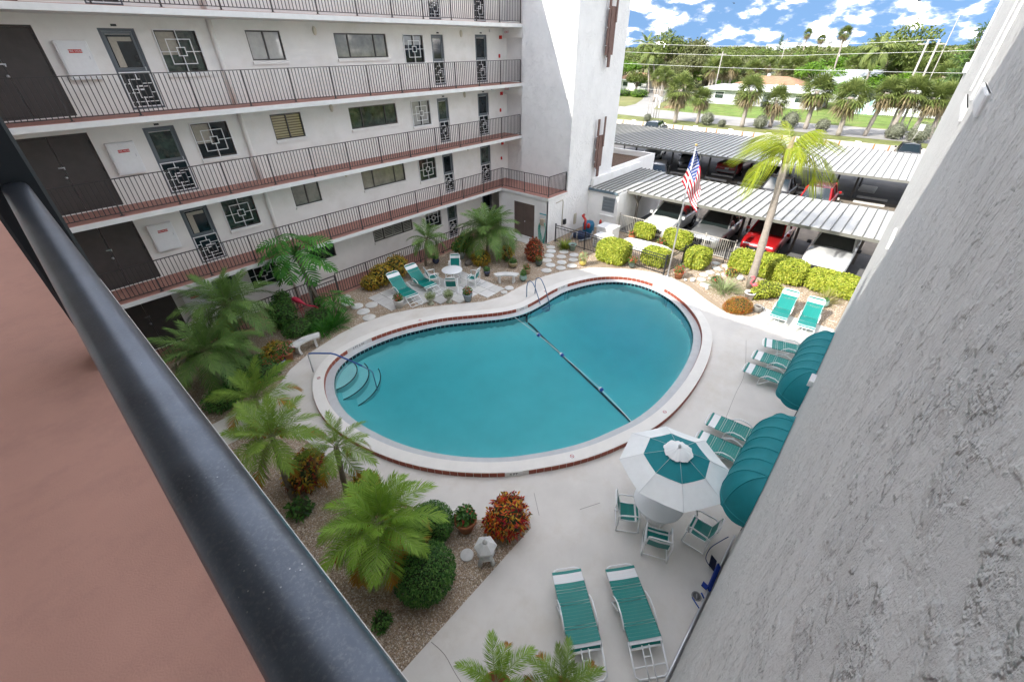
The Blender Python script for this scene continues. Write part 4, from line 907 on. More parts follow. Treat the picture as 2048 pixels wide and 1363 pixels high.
# stone lantern
ln = thing('stone_lantern', 'white concrete garden lantern with hexagonal roof on the gravel', 'lantern', (3.42, 3.87, 0), .3)
def hexa(q, prof): q.lathe(prof, 6)
q = MB(); o_s = q
for k in range(3):
    a = k*2*PI/3+.5; q.tube([(.17*math.cos(a), .17*math.sin(a), 0), (.15*math.cos(a), .15*math.sin(a), .12), (.08*math.cos(a), .08*math.sin(a), .24)], [.06, .05, .06], 6)
q.obj('foot', CONC, ln)
def flat_lathe(prof, n=6):
    q = MB(); vs = []; fs = []
    for r, z in prof:
        for k in range(n): vs.append((r*math.cos(2*PI*k/n), r*math.sin(2*PI*k/n), z))
    for i in range(len(prof)-1):
        for k in range(n): fs.append((i*n+k, i*n+(k+1) % n, (i+1)*n+(k+1) % n, (i+1)*n+k))
    fs += [tuple(range(n-1, -1, -1)), tuple((len(prof)-1)*n+k for k in range(n))]; return q.add(vs, fs)
flat_lathe([(.1, .22), (.19, .26), (.20, .32), (.17, .34)]).obj('platform', CONC, ln)
flat_lathe([(.15, .34), (.16, .56), (.13, .58)]).obj('lamp_housing', CONC, ln)
flat_lathe([(.16, .57), (.255, .59), (.25, .62), (.10, .75), (.07, .76)]).obj('roof', CONC, ln)
q = MB(); q.lathe([(.05, .75), (.065, .78), (.05, .81), (.025, .86), (.001, .88)], 12); q.obj('finial', CONC, ln)
tag(MB().lathe([(.001, 0), (.155, 0), (.155, .02), (.14, .03), (.001, .032)], 24).obj('stone_disc', CONC, None, (3.22, 4.3, 0)), 'small round grey concrete disc lying beside the stone lantern', 'stepping stone')
# ladder, handrail, rope, deck drain, net pole
ld = thing('pool_ladder', 'steel pool ladder with two hooped blue grey rails and treads', 'ladder', (13.7, 10.35, 0), math.atan2(-.9, -.15) + PI/2 + .0)
LB = mat('ladder_blue_grey', (.16, .24, .36), .35, metal=.6)
for s in (-1, 1):
    q = MB(); q.tube([(s*.26, .72, .0), (s*.26, .72, .55), (s*.26, .66, .78), (s*.26, .5, .9), (s*.26, .32, .88), (s*.26, .1, .62), (s*.26, -.18, .1), (s*.26, -.3, -.25), (s*.26, -.3, -1.0)], .021, 8); q.obj('rail', LB, ld)
    MB().lathe([(.001, 0), (.05, 0), (.05, .012), (.02, .02), (.001, .02)], 12, (s*.26, .72, 0)).obj('flange', SILVER, ld)
for z in (-.22, -.45, -.68, -.9): MB().rbox(-.25, .25, -.35, -.25, z, z+.03, .006).obj('tread', LB, ld)
hr = thing('pool_handrail', 'blue sleeved steel handrail leading down into the pool steps', 'handrail', (4.24, 13.36, 0))
q = MB(); q.tube([(0, 0, 0), (0, -.08, .80), (.03, -.12, .86), (.12, -.2, .88)], .022, 8); q.obj('post', SILVER, hr)
q = MB(); q.tube([(.02, -.12, .865), (.08, -.2, .885), (.52, -.72, .885), (.62, -.84, .84), (1.0, -1.3, .50), (1.14, -1.5, .36)], .028, 8); q.obj('sleeve', mat('blue_sleeve', (.03, .09, .30), .6), hr)
q = MB(); q.tube([(1.1, -1.45, .40), (1.3, -1.72, .18), (1.33, -1.78, .1), (1.33, -1.8, -.7)], .021, 8); q.obj('lower_rail', LB, hr)
rp = thing('float_rope', 'pool safety rope with blue and white floats across the water', 'rope', (0, 0, 0)); q = MB(); pl = [(11.85, 10.35, -.02), (11.54, 8.80, -.105), (11.05, 7.27, -.105), (10.30, 5.08, -.105), (9.5, 3.42, -.05)]; q.tube(spline(pl, 8, False), .011, 6); q.obj('cord', mat('white_rope', (.75, .78, .78), .7), rp)
for x, y, z in pl[1:4]:
    f = link('float', None, rp, (x, y, z)); d = Vector((10.3-11.54, 5.08-8.8, 0)).normalized()
    f = MB(); f.M = Matrix.Translation((x, y, z)) @ Euler((0, PI/2, math.atan2(d.y, d.x))).to_matrix().to_4x4(); f.lathe([(.02, -.09), (.07, -.06), (.08, 0), (.001, 0)], 14); w_ = f.obj('white_float', WHITEM, rp)
    f = MB(); f.M = Matrix.Translation((x, y, z)) @ Euler((0, PI/2, math.atan2(d.y, d.x))).to_matrix().to_4x4(); f.lathe([(.08, .001), (.07, .06), (.02, .09)], 14); f.obj('blue_float', BLUEP, rp)
for o in [o for o in rp.children if o.type == 'EMPTY']: bpy.data.objects.remove(o)
dr = thing('deck_drain', 'dark round slotted drain cover set in the deck', 'drain', (5.8, .0, 0), .4); MB().lathe([(.001, 0), (.10, 0), (.10, .006), (.001, .008)], 24).obj('cover', mat('drain_grey', (.10, .10, .10), .6, var=.2, vscale=12), dr)
q = MB(); q.tube([(.085*math.cos(a), .085*math.sin(a), .008) for a in np.linspace(0, 2*PI, 21)[:-1]], .008, 5, closed=True); q.box(-.05, .05, -.012, .012, .008, .014); q.obj('ring', mat('drain_light', (.28, .28, .27), .6), dr)
pn = thing('skimmer_net', 'long silver pool pole with blue net head along the wall foot', 'pool net', (0, 0, 0)); q = MB(); q.tube([(2.6, -.14, .16), (7.6, -.15, .16)], .024, 8); q.obj('pole', SILVER, pn); q = MB(); q.tube([(2.6, -.165, .07), (7.2, -.17, .07)], .024, 8); q.obj('second_pole', SILVER, pn)
q = MB(); q.tube([(5.5, -.13, .18), (5.54, -.04, .2), (5.6, .06, .2)], .014, 6); q.tube([(5.75, -.13, .19), (5.78, -.05, .25)], .02, 6); q.obj('handle_clip', BLUEP, pn)
q = MB(); q.obox((6.25, -.13, .27), (.30, .01, .02), (0, .035, .05), (0, -.01, .04)); q.obox((6.0, -.05, .2), (.05, .0, 0), (0, .06, .02), (0, 0, .02)); q.obj('net_bag', mat('blue_net', (.008, .04, .28), .8), pn)
q = MB(); q.obox((6.62, .0, .16), (.12, .02, 0), (0, .07, .05), (0, 0, .03)); q.obj('brush_head', mat('navy_brush', (.01, .015, .05), .7), pn)
q = MB(); q.tube(spline([(6.55, .02, .1), (6.7, .16, .06), (7.0, .17, .06), (7.3, .05, .1), (7.45, -.05, .2)], 5, False), .01, 5); q.obj('hose_loop', mat('navy_hose', (.02, .05, .16), .5), pn)
# ================================================================ STEPPING STONES, PAVERS
for k, (x, y) in enumerate([(7.99,17.5),(7.90,16.37),(8.39,15.96),(7.82,15.72),(7.70,15.1),(7.74,16.95),(19.05,13.84),(18.6,13.47),(19.0,12.88),(18.03,13.19),(18.35,12.59),(19.01,12.19),(18.44,11.85),(17.76,12.13),(17.44,12.90),(17.08,12.38),(17.15,11.75),(17.75,11.45),(16.41,12.14),(13.68,12.3),(13.2,12.2),(23.0,5.79),(23.0,5.25),(22.4,5.57),(21.7,5.62),(21.2,5.75),(20.6,5.64),(20.1,5.3),(22.6,4.95),(21.9,4.9)]):
    r = (.27 if k < 19 else .22)*rng.uniform(.95, 1.03); r = .16 if k == 20 else r
    lb = ['round stepping stone on gravel left of the far square pavers', 'round stepping stone on gravel between red croton and yellow hedge', 'small round stepping stone at the corner of the far paver patio', 'round stepping stone on the gravel path to the parking gate'][0 if k < 6 else 1 if k < 19 else 2 if k < 21 else 3]
    tag(MB().lathe([(.001, -.02), (r, -.02), (r, .016), (r-.012, .024), (.001, .026)], 28).obj('stepping_stone', [PAVER, CONC][k % 2], None, (x, y, 0), rng.uniform(0, 6)), lb, 'stepping stone', ['stones left of the pavers', 'stones beside the hedge', 'stones at the paver corner', 'stones of the gate path'][0 if k < 6 else 1 if k < 19 else 2 if k < 21 else 3])
pv = struct(link('paver_patio', None)); A0 = np.array([8.9, 16.45]); ux = np.array([1, 0.0]); pm = [MB().rbox(-.295, .295, -.295, .295, -.03, .02, .008).mesh('paver', m) for m in (PAVER, mat('paver_light', (.61, .60, .58), .85, var=.05), mat('paver_grey', (.52, .51, .49), .85, var=.07))]
from mathutils.geometry import intersect_point_line
DPn = np.array(DP)
def inside(p, poly):
    c = False; n = len(poly)
    for i in range(n):
        (x1, y1), (x2, y2) = poly[i], poly[(i+1) % n]
        if (y1 > p[1]) != (y2 > p[1]) and p[0] < (x2-x1)*(p[1]-y1)/(y2-y1)+x1: c = not c
    return c
for i in range(9):
    for j in range(8):
        x, y = 8.95+.605*i, 16.35-.605*j
        cs = [(x+a, y+b) for a in (-.28, .28) for b in (-.28, .28)]
        if any(inside(c, DP) for c in cs) or x-8.4 < 0 or y > 16.6 or (y < 15.0 and x < 8.6) or (x > 12.4 and y > 14.8 + .4) or x + y*.0 > 13.7: continue
        link('paver', pm[rng.integers(3)], pv, (x, y, rng.uniform(-.003, .003)), rng.normal()*.006)
# ================================================================ CARPORTS, PUMP HOUSE, CARS
ph = thing('pump_house', 'small white pump house with slatted window and metal roof at the tower', 'building')
mb = MB()
XP = 23.6; wops = [(12.52, 13.38, 1.12, 2.02)]
wall_gridx(mb, 12.3, 14.399, 0, 2.3, wops, XP, .1)
mb.box(XP+.12, 29.8, 12.3, 12.45, 0, 2.32); mb.box(XP+.12, 29.8, 14.2, 14.39, 0, 2.9); mb.add([(XP, 12.3, 0), (XP+.12, 12.3, 0), (XP+.12, 12.3, 2.3), (XP, 12.3, 2.3)], [(0, 1, 2, 3)])
mb.obj('wall', WHITE, ph)
f = MB(); f.box(XP+.02, XP+.07, 12.52, 12.56, 1.12, 2.02); f.box(XP+.02, XP+.07, 13.34, 13.38, 1.12, 2.02); f.box(XP+.02, XP+.07, 12.56, 13.34, 1.12, 1.16); f.box(XP+.02, XP+.07, 12.56, 13.34, 1.98, 2.02); wf = f.obj('window', GREYM, ph)
for i in range(4): q = MB(); q.obox((XP+.05, 12.95, 1.27+.205*i), (.012, 0, .02), (0, .385, 0), (-.025, 0, .092)); q.obj('louvre_slat', mat('louvre_glass', (.20, .225, .235), .25, spec=.6), wf)
MB().rbox(XP-.06, XP-.001, 12.46, 13.44, .86, .93, .01).obj('sill', WHITE, ph)
def ribbed_roof(t, x0, x1, y0, y1, z0, z1, pitch, fascia=RIBM):
    n_ = int(round((y1-y0)/pitch)); p = (y1-y0)/n_; L_ = x1-x0
    pmesh = MB(); pmesh.add([(0, 0, 0), (L_, 0, z1-z0), (L_, p, z1-z0), (0, p, 0), (0, 0, -.02), (L_, 0, z1-z0-.02), (L_, p, z1-z0-.02), (0, p, -.02)], [(0, 1, 2, 3), (7, 6, 5, 4), (0, 4, 5, 1), (3, 2, 6, 7), (0, 3, 7, 4), (1, 5, 6, 2)]); pm_ = pmesh.mesh('roof_panel', METROOF)
    q = MB(); q.add([(-.015, -.026, .001), (-.015, -.014, .085), (-.015, .014, .085), (-.015, .026, .001), (L_+.015, -.026, z1-z0+.001), (L_+.015, -.014, z1-z0+.085), (L_+.015, .014, z1-z0+.085), (L_+.015, .026, z1-z0+.001)], [(0, 1, 5, 4), (1, 2, 6, 5), (2, 3, 7, 6), (0, 3, 2, 1), (4, 5, 6, 7)]); rm = q.mesh('rib', RIBM)
    for i in range(n_):
        o = link('roof_panel', pm_, t, (x0, y0+p*i, z0 + rng.uniform(0, .004))); link('rib', rm, o, (0, p, 0))
    q = MB(); q.box(x0-.03, x0-.005, y0, y1, z0-.14, z0+.01); q.box(x1+.005, x1+.03, y0, y1, z1-.14, z1+.01); q.obj('fascia', fascia, t)
ribbed_roof(ph, 23.5, 29.9, 12.36, 14.39, 2.40, 2.44, .29, mat('blue_grey_fascia', (.12, .17, .20), .5))
pp_ = thing('flat_roof_annex', 'low annex with white parapet and brown gravel roof behind the tower', 'building')
MB().box(26.06, 32.2, 14.9, 18.5, 0, 2.55).obj('wall', WHITE, pp_); q = MB(); q.box(26.06, 32.4, 14.42, 14.6, 0, 3.05); q.box(32.2, 32.4, 14.6, 24, 0, 3.05); q.obj('parapet', WHITE, pp_); MB().box(26.06, 32.19, 14.61, 24, 2.56, 2.7).obj('gravel_roof', mat('brown_roof_gravel', (.12, .075, .05), .95, var=.4, vscale=14, bump=.8, bscale=40, bdist=.03), pp_)
def posts(t, pts, z, m, w=.1):
    for x, y, lean in pts:
        q = MB(); q.box(x-w/2, x+w/2, y-w/2, y+w/2, -.02, z); 
        for s in lean: q.bar((x, y, z-.85), (x+s*.75, y, z-.02), .07)
        q.obj('post', m, t)
c1 = thing('carport', 'long carport with sunlit white ribbed roof nearest the garden', 'carport', group=None)
ribbed_roof(c1, 24.6, 29.85, -9, 12.3, 2.33, 2.34, .43)
PST = mat('carport_post_paint', (.17, .15, .13), .7, var=.15)
posts(c1, [(25.4, 11.9, (-1, 1)), (27.6, 9.2, (1,)), (27.6, 6.1, (-1, 1)), (27.6, 3.25, (-1, 1)), (27.6, .3, (-1, 1)), (29.5, 11.9, ()), (29.2, 6.1, ())], 2.3, PST, .12)
q = MB(); q.box(27.52, 27.68, -9, 12.2, 2.12, 2.3); q.box(25.3, 25.5, -9, 12.2, 2.14, 2.3); q.obj('beam', PST, c1)
c2 = thing('carport', 'deep far carport with ribbed roof partly in the tower shadow', 'carport')
ribbed_roof(c2, 38.0, 48.6, -8, 26, 2.33, 2.34, .43)
posts(c2, [(x, y, (-1, 1) if x < 43 else ()) for y in (24, 20.3, 16.6, 13.2, 10.9, 7.6, 4.0, 2.4, -1.2) for x in (41.2, 45.8)], 2.3, mat('dark_carport_post', (.07, .065, .06), .7), .12)
q = MB(); q.box(41.1, 41.3, -8, 26, 2.12, 2.3); q.box(45.7, 45.9, -8, 26, 2.12, 2.3); q.obj('beam', PST, c2)
# wheel stops
WS = mat('wheel_stop_concrete', (.48, .47, .44), .85, var=.1, vscale=5)
wsm = MB().rbox(-.09, .09, -.95, .95, -.02, .12, .03).mesh('stop_block', WS)
for i, (y, num) in enumerate(((15.3, '31'), (12.15, '29'), (9.35, '27'), (6.4, '26'), (3.9, '25'), (1.15, '24'), (18.3, '32'), (-1.6, '23'))):
    for x, wr in ((40.45, 1), (42.1, 0)):
        t = thing('wheel_stop', ('concrete wheel stop lettered RESERVED %s in the parking row' % num) if wr else 'plain concrete wheel stop behind the lettered row under the far carport', 'wheel stop', (x, y, 0), rng.normal()*.02, 'lettered wheel stops' if wr else 'plain wheel stops'); link('stop_block', wsm, t)
        if wr: text('RESERVED ' + num, .15, INK, t, (-.0, -.05, .1215), (0, 0, -PI/2), ext=.001)
for k in range(14):
    y = -7 + 2.85*k; struct(MB().box(30.6, 41.3, y-.05, y+.05, -.021, -.017).obj('bay_line', mat('worn_line_paint', (.26, .25, .22), .9))) if k < 9 else None
isl = struct(MB().rbox(44, 46.2, 1.2, 2.3, -.03, .08, .05).obj('kerb_island', WS))
# cars
TYRE = mat('tyre_rubber', (.018, .018, .018), .85); RIMM = mat('wheel_rim', (.45, .46, .48), .3, metal=.8); TRIM = mat('black_trim', (.022, .022, .024), .6)
CGL = mat('car_glass', (.012, .018, .018), .04, spec=.8, coat=.6); LAMPW = mat('headlamp_glass', (.62, .64, .66), .1, spec=.8, coat=1); LAMPR = mat('tail_lamp_red', (.42, .015, .02), .2, coat=1); PLATE = mat('licence_plate', (.66, .68, .66), .5)
def paint(n_, c, metal=.25): return mat(n_, c, .3, metal=metal, coat=.8, spec=.5)
wheel_cache = {}
def car(label, loc, rz, kind, pm, L=4.6, Wd=1.86, H=1.68, roofm=None, rack=False, sunroof=False, group=None):
    t = thing('parked_car' if kind != 'pickup' else 'parked_pickup', label, 'car' if kind != 'pickup' else 'pickup truck', loc, rz, group)
    h = Wd/2; zb, belt = (.30, 1.02) if kind in ('suv', 'pickup') else (.22, .90)
    if kind == 'suv': prof = [(-L/2, .62, .90), (-L/2+.06, .95, .97), (-L/2+.5, belt+.02, 1), (L*.14, belt, 1), (L*.2, belt, 1), (L*.36, belt-.05, .985), (L*.45, belt-.13, .94), (L/2-.03, belt-.27, .84), (L/2, .55, .78)]
    elif kind == 'sedan': prof = [(-L/2, .58, .86), (-L/2+.08, .88, .93), (-L*.33, belt+.06, .98), (-L*.2, belt+.04, 1), (L*.14, belt, 1), (L*.2, belt, 1), (L*.36, belt-.08, .98), (L*.45, belt-.17, .92), (L/2-.03, belt-.3, .82), (L/2, .5, .74)]
    else: prof = [(-L/2, .62, .95), (-L/2+.04, 1.08, .97), (-L*.3, 1.10, 1), (-L*.1, 1.10, 1), (L*.16, 1.08, 1), (L*.22, 1.08, 1), (L*.38, 1.06, .985), (L*.46, 1.0, .95), (L/2-.03, .85, .88), (L/2, .55, .84)]
    q = MB(); q.smooth = True; K = 11; vs = []; fs = []
    for x, zt, ws in prof:
        w = h*ws; zm = zb + (zt-zb)*.45
        half = [(w*.90, zb), (w*.985, zb+.08), (w, zm), (w*.985, zt-.10), (w*.90, zt-.015)]
        ring = [(x, -a, b) for a, b in half] + [(x, 0, zt+.02)] + [(x, a, b) for a, b in half[::-1]]; vs += ring
    for i in range(len(prof)-1):
        for k in range(K): a, b = i*K, (i+1)*K; fs.append((a+k, a+(k+1) % K, b+(k+1) % K, b+k))
    fs += [tuple(range(K-1, -1, -1)), tuple((len(prof)-1)*K+k for k in range(K))]
    q.add(vs, fs); body = q.obj('body', pm, t)
    # greenhouse
    if kind == 'suv': xr0, xf0, xr1, xf1 = -L/2+.10, L*.19, -L/2+.48, L*.02
    elif kind == 'sedan': xr0, xf0, xr1, xf1 = -L*.36, L*.2, -L*.2, L*.0
    else: xr0, xf0, xr1, xf1 = -L*.12, L*.19, -L*.08, L*.05
    zb_, bw, tw_ = belt-.02, h*.93, h*.72
    if kind == 'pickup': zb_ = 1.07
    zt_ = H-.05; Bt = [(xr0, -bw), (xf0, -bw*.96), (xf0, bw*.96), (xr0, bw)]; Tp = [(xr1, -tw_), (xf1, -tw_*.97), (xf1, tw_*.97), (xr1, tw_)]
    q = MB(); cx = (xr0+xf0)/2; sh = .985; q.add([(x*1.0, y*sh, zb_) for x, y in Bt] + [(x, y*sh, zt_) for x, y in Tp], [(0, 1, 5, 4), (1, 2, 6, 5), (2, 3, 7, 6), (3, 0, 4, 7)]); q.obj('windows', CGL, t)
    q = MB(); q.smooth = True; n_ = 7; vs = []; 
    for i in range(n_):
        u = i/(n_-1); x = xr1-.04 + (xf1+.03-(xr1-.04))*u
        for j in range(n_):
            v = j/(n_-1)*2-1; vs.append((x, v*(tw_+.03), zt_ + .055*(1-abs(v)**3)*(1-abs(2*u-1)**4) - .012*abs(v)))
    q.add(vs, [(i*n_+j, (i+1)*n_+j, (i+1)*n_+j+1, i*n_+j+1) for i in range(n_-1) for j in range(n_-1)]); q.smooth = False
    ro = q.obj('roof', roofm or pm, t); pl = MB()
    for k in range(4): pl.bar((Bt[k][0], Bt[k][1], zb_), (Tp[k][0], Tp[k][1], zt_+.01), .085, .06)
    for s in (-1, 1):
        xm = xr1+(xf1-xr1)*.5; pl.bar((xm-.02, s*bw*.985, zb_), (xm-.02, s*tw_, zt_), .07, .03)
        if kind == 'suv': xm = xr1+(xf1-xr1)*.12; pl.bar((xm-.1, s*bw*.985, zb_), (xm, s*tw_, zt_), .10, .03)
    pl.obj('pillar', pm, t)
    if sunroof: MB().rbox((xr1+xf1)/2-.1, xf1-.25, -.42, .42, zt_+.03, zt_+.062, .01).obj('sunroof', CGL, ro)
    if rack:
        for s in (-1, 1): q = MB(); q.tube([(xr1+.2, s*tw_*.92, zt_+.02), (xr1+.3, s*tw_*.92, zt_+.09), (xf1-.3, s*tw_*.92, zt_+.09), (xf1-.2, s*tw_*.92, zt_+.02)], .018, 6); q.obj('roof_rail', TRIM, ro)
        for k in range(5): q = MB(); q.box(xr1+.2+.27*k, xr1+.23+.27*k, -tw_*.8, tw_*.8, zt_+.045, zt_+.06); q.obj('roof_groove', TRIM, ro)
    r = .36 if kind != 'sedan' else .33
    for sx in (-1, 1):
        for sy in (-1, 1):
            x = sx*L*.31 - .02; key = (r,)
            if key not in wheel_cache:
                q = MB(); q.M = Euler((PI/2, 0, 0)).to_matrix().to_4x4(); q.lathe([(r*.6, -.11), (r*.95, -.11), (r, -.07), (r, .07), (r*.95, .11), (r*.6, .11)], 20); a = q.mesh('tyre', TYRE)
                q = MB(); q.M = Euler((PI/2, 0, 0)).to_matrix().to_4x4(); q.lathe([(r*.62, -.10), (r*.62, .10), (r*.5, .06), (.001, .05)][0:2], 20); 
                for k in range(6): aa = k*PI/3; q.obox((0, 0, 0), (math.cos(aa)*r*.3, math.sin(aa)*r*.3, 0), (-math.sin(aa)*.035, math.cos(aa)*.035, 0), (0, 0, .112))
                b = q.mesh('rim', RIMM); wheel_cache[key] = (a, b)
            wt = link('wheel', wheel_cache[key][0], t, (x, sy*(h-.10), r)); link('rim', wheel_cache[key][1], wt)
            q = MB(); q.M = Euler((PI/2, 0, 0)).to_matrix().to_4x4(); q.lathe([(.001, -.006), (r*1.14, -.006), (r*1.14, .006), (.001, .006)], 20); q.obj('wheel_arch', TRIM, t, (x, sy*(h-.008), r+.02))
    for s in (-1, 1):
        q = MB(); q.rbox(L/2-.30, L/2-.035, s*h*.60-.19, s*h*.60+.19, belt-.40, belt-.22, .03); q.obj('headlight', LAMPW, t)
        q = MB(); q.rbox(-L/2-.012, -L/2+.16, s*h*.76-.13, s*h*.76+.13, .72, (1.02 if kind == 'suv' else .92), .02); q.obj('tail_light', LAMPR, t)
        q = MB(); q.rbox(xf0-.28, xf0-.12, s*(h+.09)-.09, s*(h+.09)+.09, belt+.02, belt+.17, .02); q.obj('mirror', pm if kind != 'pickup' else TRIM, t)
        q = MB(); q.box(-L*.16, -L*.02, s*(h*1.0)-.006, s*h+.006, belt-.13, belt-.105); q.obj('door_handle', TRIM, t)
    MB().rbox(L/2-.06, L/2+.012, -.52, .52, .46, .66, .02).obj('grille', TRIM, t); MB().rbox(-L/2-.06, -L/2+.05, -h*.86, h*.86, .36, .58, .03).obj('rear_bumper', TRIM if kind != 'pickup' else RIMM, t)
    MB().rbox(-L/2-.075, -L/2-.055, -.16, .16, .60, .76, .004).obj('licence_plate', PLATE, t)
    if kind == 'pickup':
        MB().box(-L/2+.12, -L*.14, -h*.82, h*.82, 1.09, 1.125).obj('cargo_bed', TRIM, t)
    return t
Pw, Ps, Pr, Pb, Pg, Pd, Prr, Pbl = paint('car_white', (.72, .73, .73), .05), paint('car_silver', (.40, .41, .42), .7), paint('car_red', (.45, .012, .015)), paint('car_black', (.012, .012, .014)), paint('car_grey', (.23, .24, .25), .6), paint('car_dark_bronze', (.035, .032, .032), .4), paint('car_deep_red', (.25, .008, .015)), paint('car_blue_black', (.02, .03, .045))
car('white car with dark sunroof parked first under the near carport', (26.3, 9.95, -.02), PI, 'suv', Pw, 4.7, sunroof=True, roofm=paint('warm_white_roof', (.62, .60, .52), .1))
car('silver car with grey bonnet parked second under the near carport', (26.55, 7.15, -.02), PI, 'suv', Ps, 4.7, roofm=paint('bronze_silver_roof', (.38, .36, .31), .5))
car('bright red car facing the garden behind the leaning palm trunk', (27.2, 4.5, -.02), PI, 'suv', Pr, 4.6, sunroof=True)
car('big white pickup facing the garden hedge beside the wing wall', (27.2, 1.35, -.02), PI, 'pickup', Pw, 5.7, 2.0, 1.92)
car('dark bronze car parked next to the flat roofed annex parapet', (37.2, 16.1, -.02), .35, 'suv', Pd, 4.6)
car('dark sedan with red tail lamps seen behind the palm trunk', (38.0, 6.65, -.02), .0, 'sedan', Pd, 4.7)
car('red car with ribbed roof parked tail towards the camera', (37.2, 3.9, -.02), .0, 'suv', Pr, 4.3, 1.86, 1.82, roofm=paint('dark_red_roof', (.17, .01, .012)), rack=True)
car('deep red pickup backed in under the far carport', (44.9, 11.9, -.02), 0, 'pickup', Prr, 5.6, 1.98, 1.88)
car('grey sedan facing out under the far carport beside the flag', (44.6, 16.2, -.02), PI+.32, 'sedan', Pg, 4.8)
car('silver sedan under the far carport next to the tower edge', (46.2, 20.6, -.02), PI+.3, 'sedan', Ps, 4.8)
car('black car under the far carport hidden by the palm fronds', (44.2, 8.9, -.02), PI+.05, 'suv', Pb, 4.6)
car('blue black car showing only its roof beyond the far carport', (58.5, 26.5, -.02), .1, 'suv', Pbl, 4.6, H=1.75)
car('dark car at the far end of the parking beside the wing wall', (60.5, .6, -.02), .1, 'sedan', Pb, 4.6, H=1.6)
# ================================================================ FLAG
fp = thing('flagpole', 'tall white flagpole with gold ball standing by the pool fence', 'flagpole', (19.8, 7.06, 0))
q = MB(); q.tube([(0, 0, 0), (0, 0, 3), (0, 0, 6.05)], [.045, .04, .028], 10); q.lathe([(.001, 0), (.11, 0), (.09, .06), (.05, .08)], 14); q.obj('pole', SILVER, fp); q = MB(); q.ball((0, 0, 6.12), .055, 12, 8); q.obj('ball_finial', mat('gold_ball', (.6, .45, .16), .35, metal=.6), fp)
fg = thing('national_flag', 'American flag hanging limp from the white pole', 'flag', (19.8, 7.06, 5.9)); rt = Vector((.66, -.75, 0)).normalized(); fw = Vector((.75, .66, 0))
def fpos(u, v):   # u along the fly, v down the hoist
    x = .045 + .62*(u**.75) - .10*math.sin(v*2.2)*(1-u*.3) - .26*v*(1-u)*.9; z = -1.30*v*(1-.25*u) - 1.62*u**1.1 - .18*math.sin(u*PI)*v
    y = .11*math.sin(u*9 + v*2.0)*(.25+u) + .07*math.sin(v*8+u*3)
    return rt*x + fw*y + Vector((0, 0, z))
FR, FW_, FB = mat('flag_red', (.52, .015, .03), .7), mat('flag_white', (.78, .78, .78), .7), mat('flag_blue', (.02, .055, .26), .7)
q = MB(); q.smooth = True; nu, nv = 30, 39; vs = [tuple(fpos(i/nu, j/nv)) for j in range(nv+1) for i in range(nu+1)]; b = q.add(vs, [])
for j in range(nv):
    for i in range(nu):
        q.f.append([j*(nu+1)+i, j*(nu+1)+i+1, (j+1)*(nu+1)+i+1, (j+1)*(nu+1)+i]); q.sm.append(True); q.mi.append(2 if (i < nu*.4 and j < 21) else (0 if (j//3) % 2 == 0 else 1))
q.obj('cloth', [FR, FW_, FB], fg)
sq = MB()
for r in range(9):
    for c in range(6 if r % 2 == 0 else 5):
        u = (.4*(2*c+1 + (r % 2))/12); v = (7/13)*(r+1)/10; p = fpos(u, v); e1 = (fpos(u+.01, v)-p).normalized(); e2 = (fpos(u, v+.01)-p).normalized(); nn = e1.cross(e2).normalized()
        for s in (-1, 1):
            pts = [p + nn*.006*s + (e1*math.cos(a) + e2*math.sin(a))*(.042 if k % 2 == 0 else .017) for k, a in enumerate(np.linspace(0, 2*PI, 11)[:-1])]; sq.add([tuple(p + nn*.006*s)] + [tuple(x) for x in pts], [(0, 1+k, 1+(k+1) % 10) for k in range(10)])
sq.obj('star', FW_, fg)
# ================================================================ FENCES
def fence(name, label, pts, h, m, rails, pitch, postw, bw, step):
    t = thing(name, label, 'fence', (pts[0][0], pts[0][1], 0)); o = Vector((pts[0][0], pts[0][1], 0)); bal = MB().box(-bw/2, bw/2, -bw/2, bw/2, .06, h).mesh('picket', m); pst = MB().box(-postw/2, postw/2, -postw/2, postw/2, 0, h+.04).box(-postw*.6, postw*.6, -postw*.6, postw*.6, h+.041, h+.07).mesh('post', m)
    for z in rails:
        q = MB()
        for a, b in zip(pts, pts[1:]): q.bar((a[0]-o.x, a[1]-o.y, z), (b[0]-o.x, b[1]-o.y, z), .026, .03)
        q.obj('rail', m, t)
    for si, (a, b) in enumerate(zip(pts, pts[1:])):
        A_, B_ = Vector((*a, 0))-o, Vector((*b, 0))-o; l = (B_-A_).length; d = (B_-A_)/l; an = math.atan2(d.y, d.x); n_ = max(1, round(l/pitch)); s = l/n_
        for i in range(n_+1):
            if i == 0 and si: continue
            link('post', pst, t, A_+d*s*i, an)
        k = max(2, round(s/step))
        for i in range(n_):
            for j in range(1, k): link('picket', bal, t, A_ + d*(s*i+s*j/k), an)
    return t
fence('metal_fence', 'black metal fence round the pump yard behind the yellow hedges', [(19.95, 14.2), (19.95, 12.15), (19.84, 7.3), (21.6, 7.1), (23.3, 6.95)], 1.02, BLACKM, (.1, .86, 1.0), 1.95, .055, .014, .105)
BEIGE = mat('beige_aluminium', (.46, .44, .39), .5, var=.08)
fence('aluminium_fence', 'beige aluminium picket fence between garden and near carport', [(23.9, 12.2), (23.85, 6.9), (23.8, 5.3)], 1.1, BEIGE, (.1, 1.06), 1.75, .06, .018, .11)
fence('aluminium_fence', 'short beige gate panel at the stone path to the parking', [(23.6, 5.25), (23.45, 4.3)], .95, BEIGE, (.1, .9), 1.0, .05, .018, .11)
fence('metal_fence', 'small black gate panel in front of the beige gate', [(23.2, 5.5), (23.2, 4.6)], .75, BLACKM, (.1, .72), .9, .04, .014, .1)
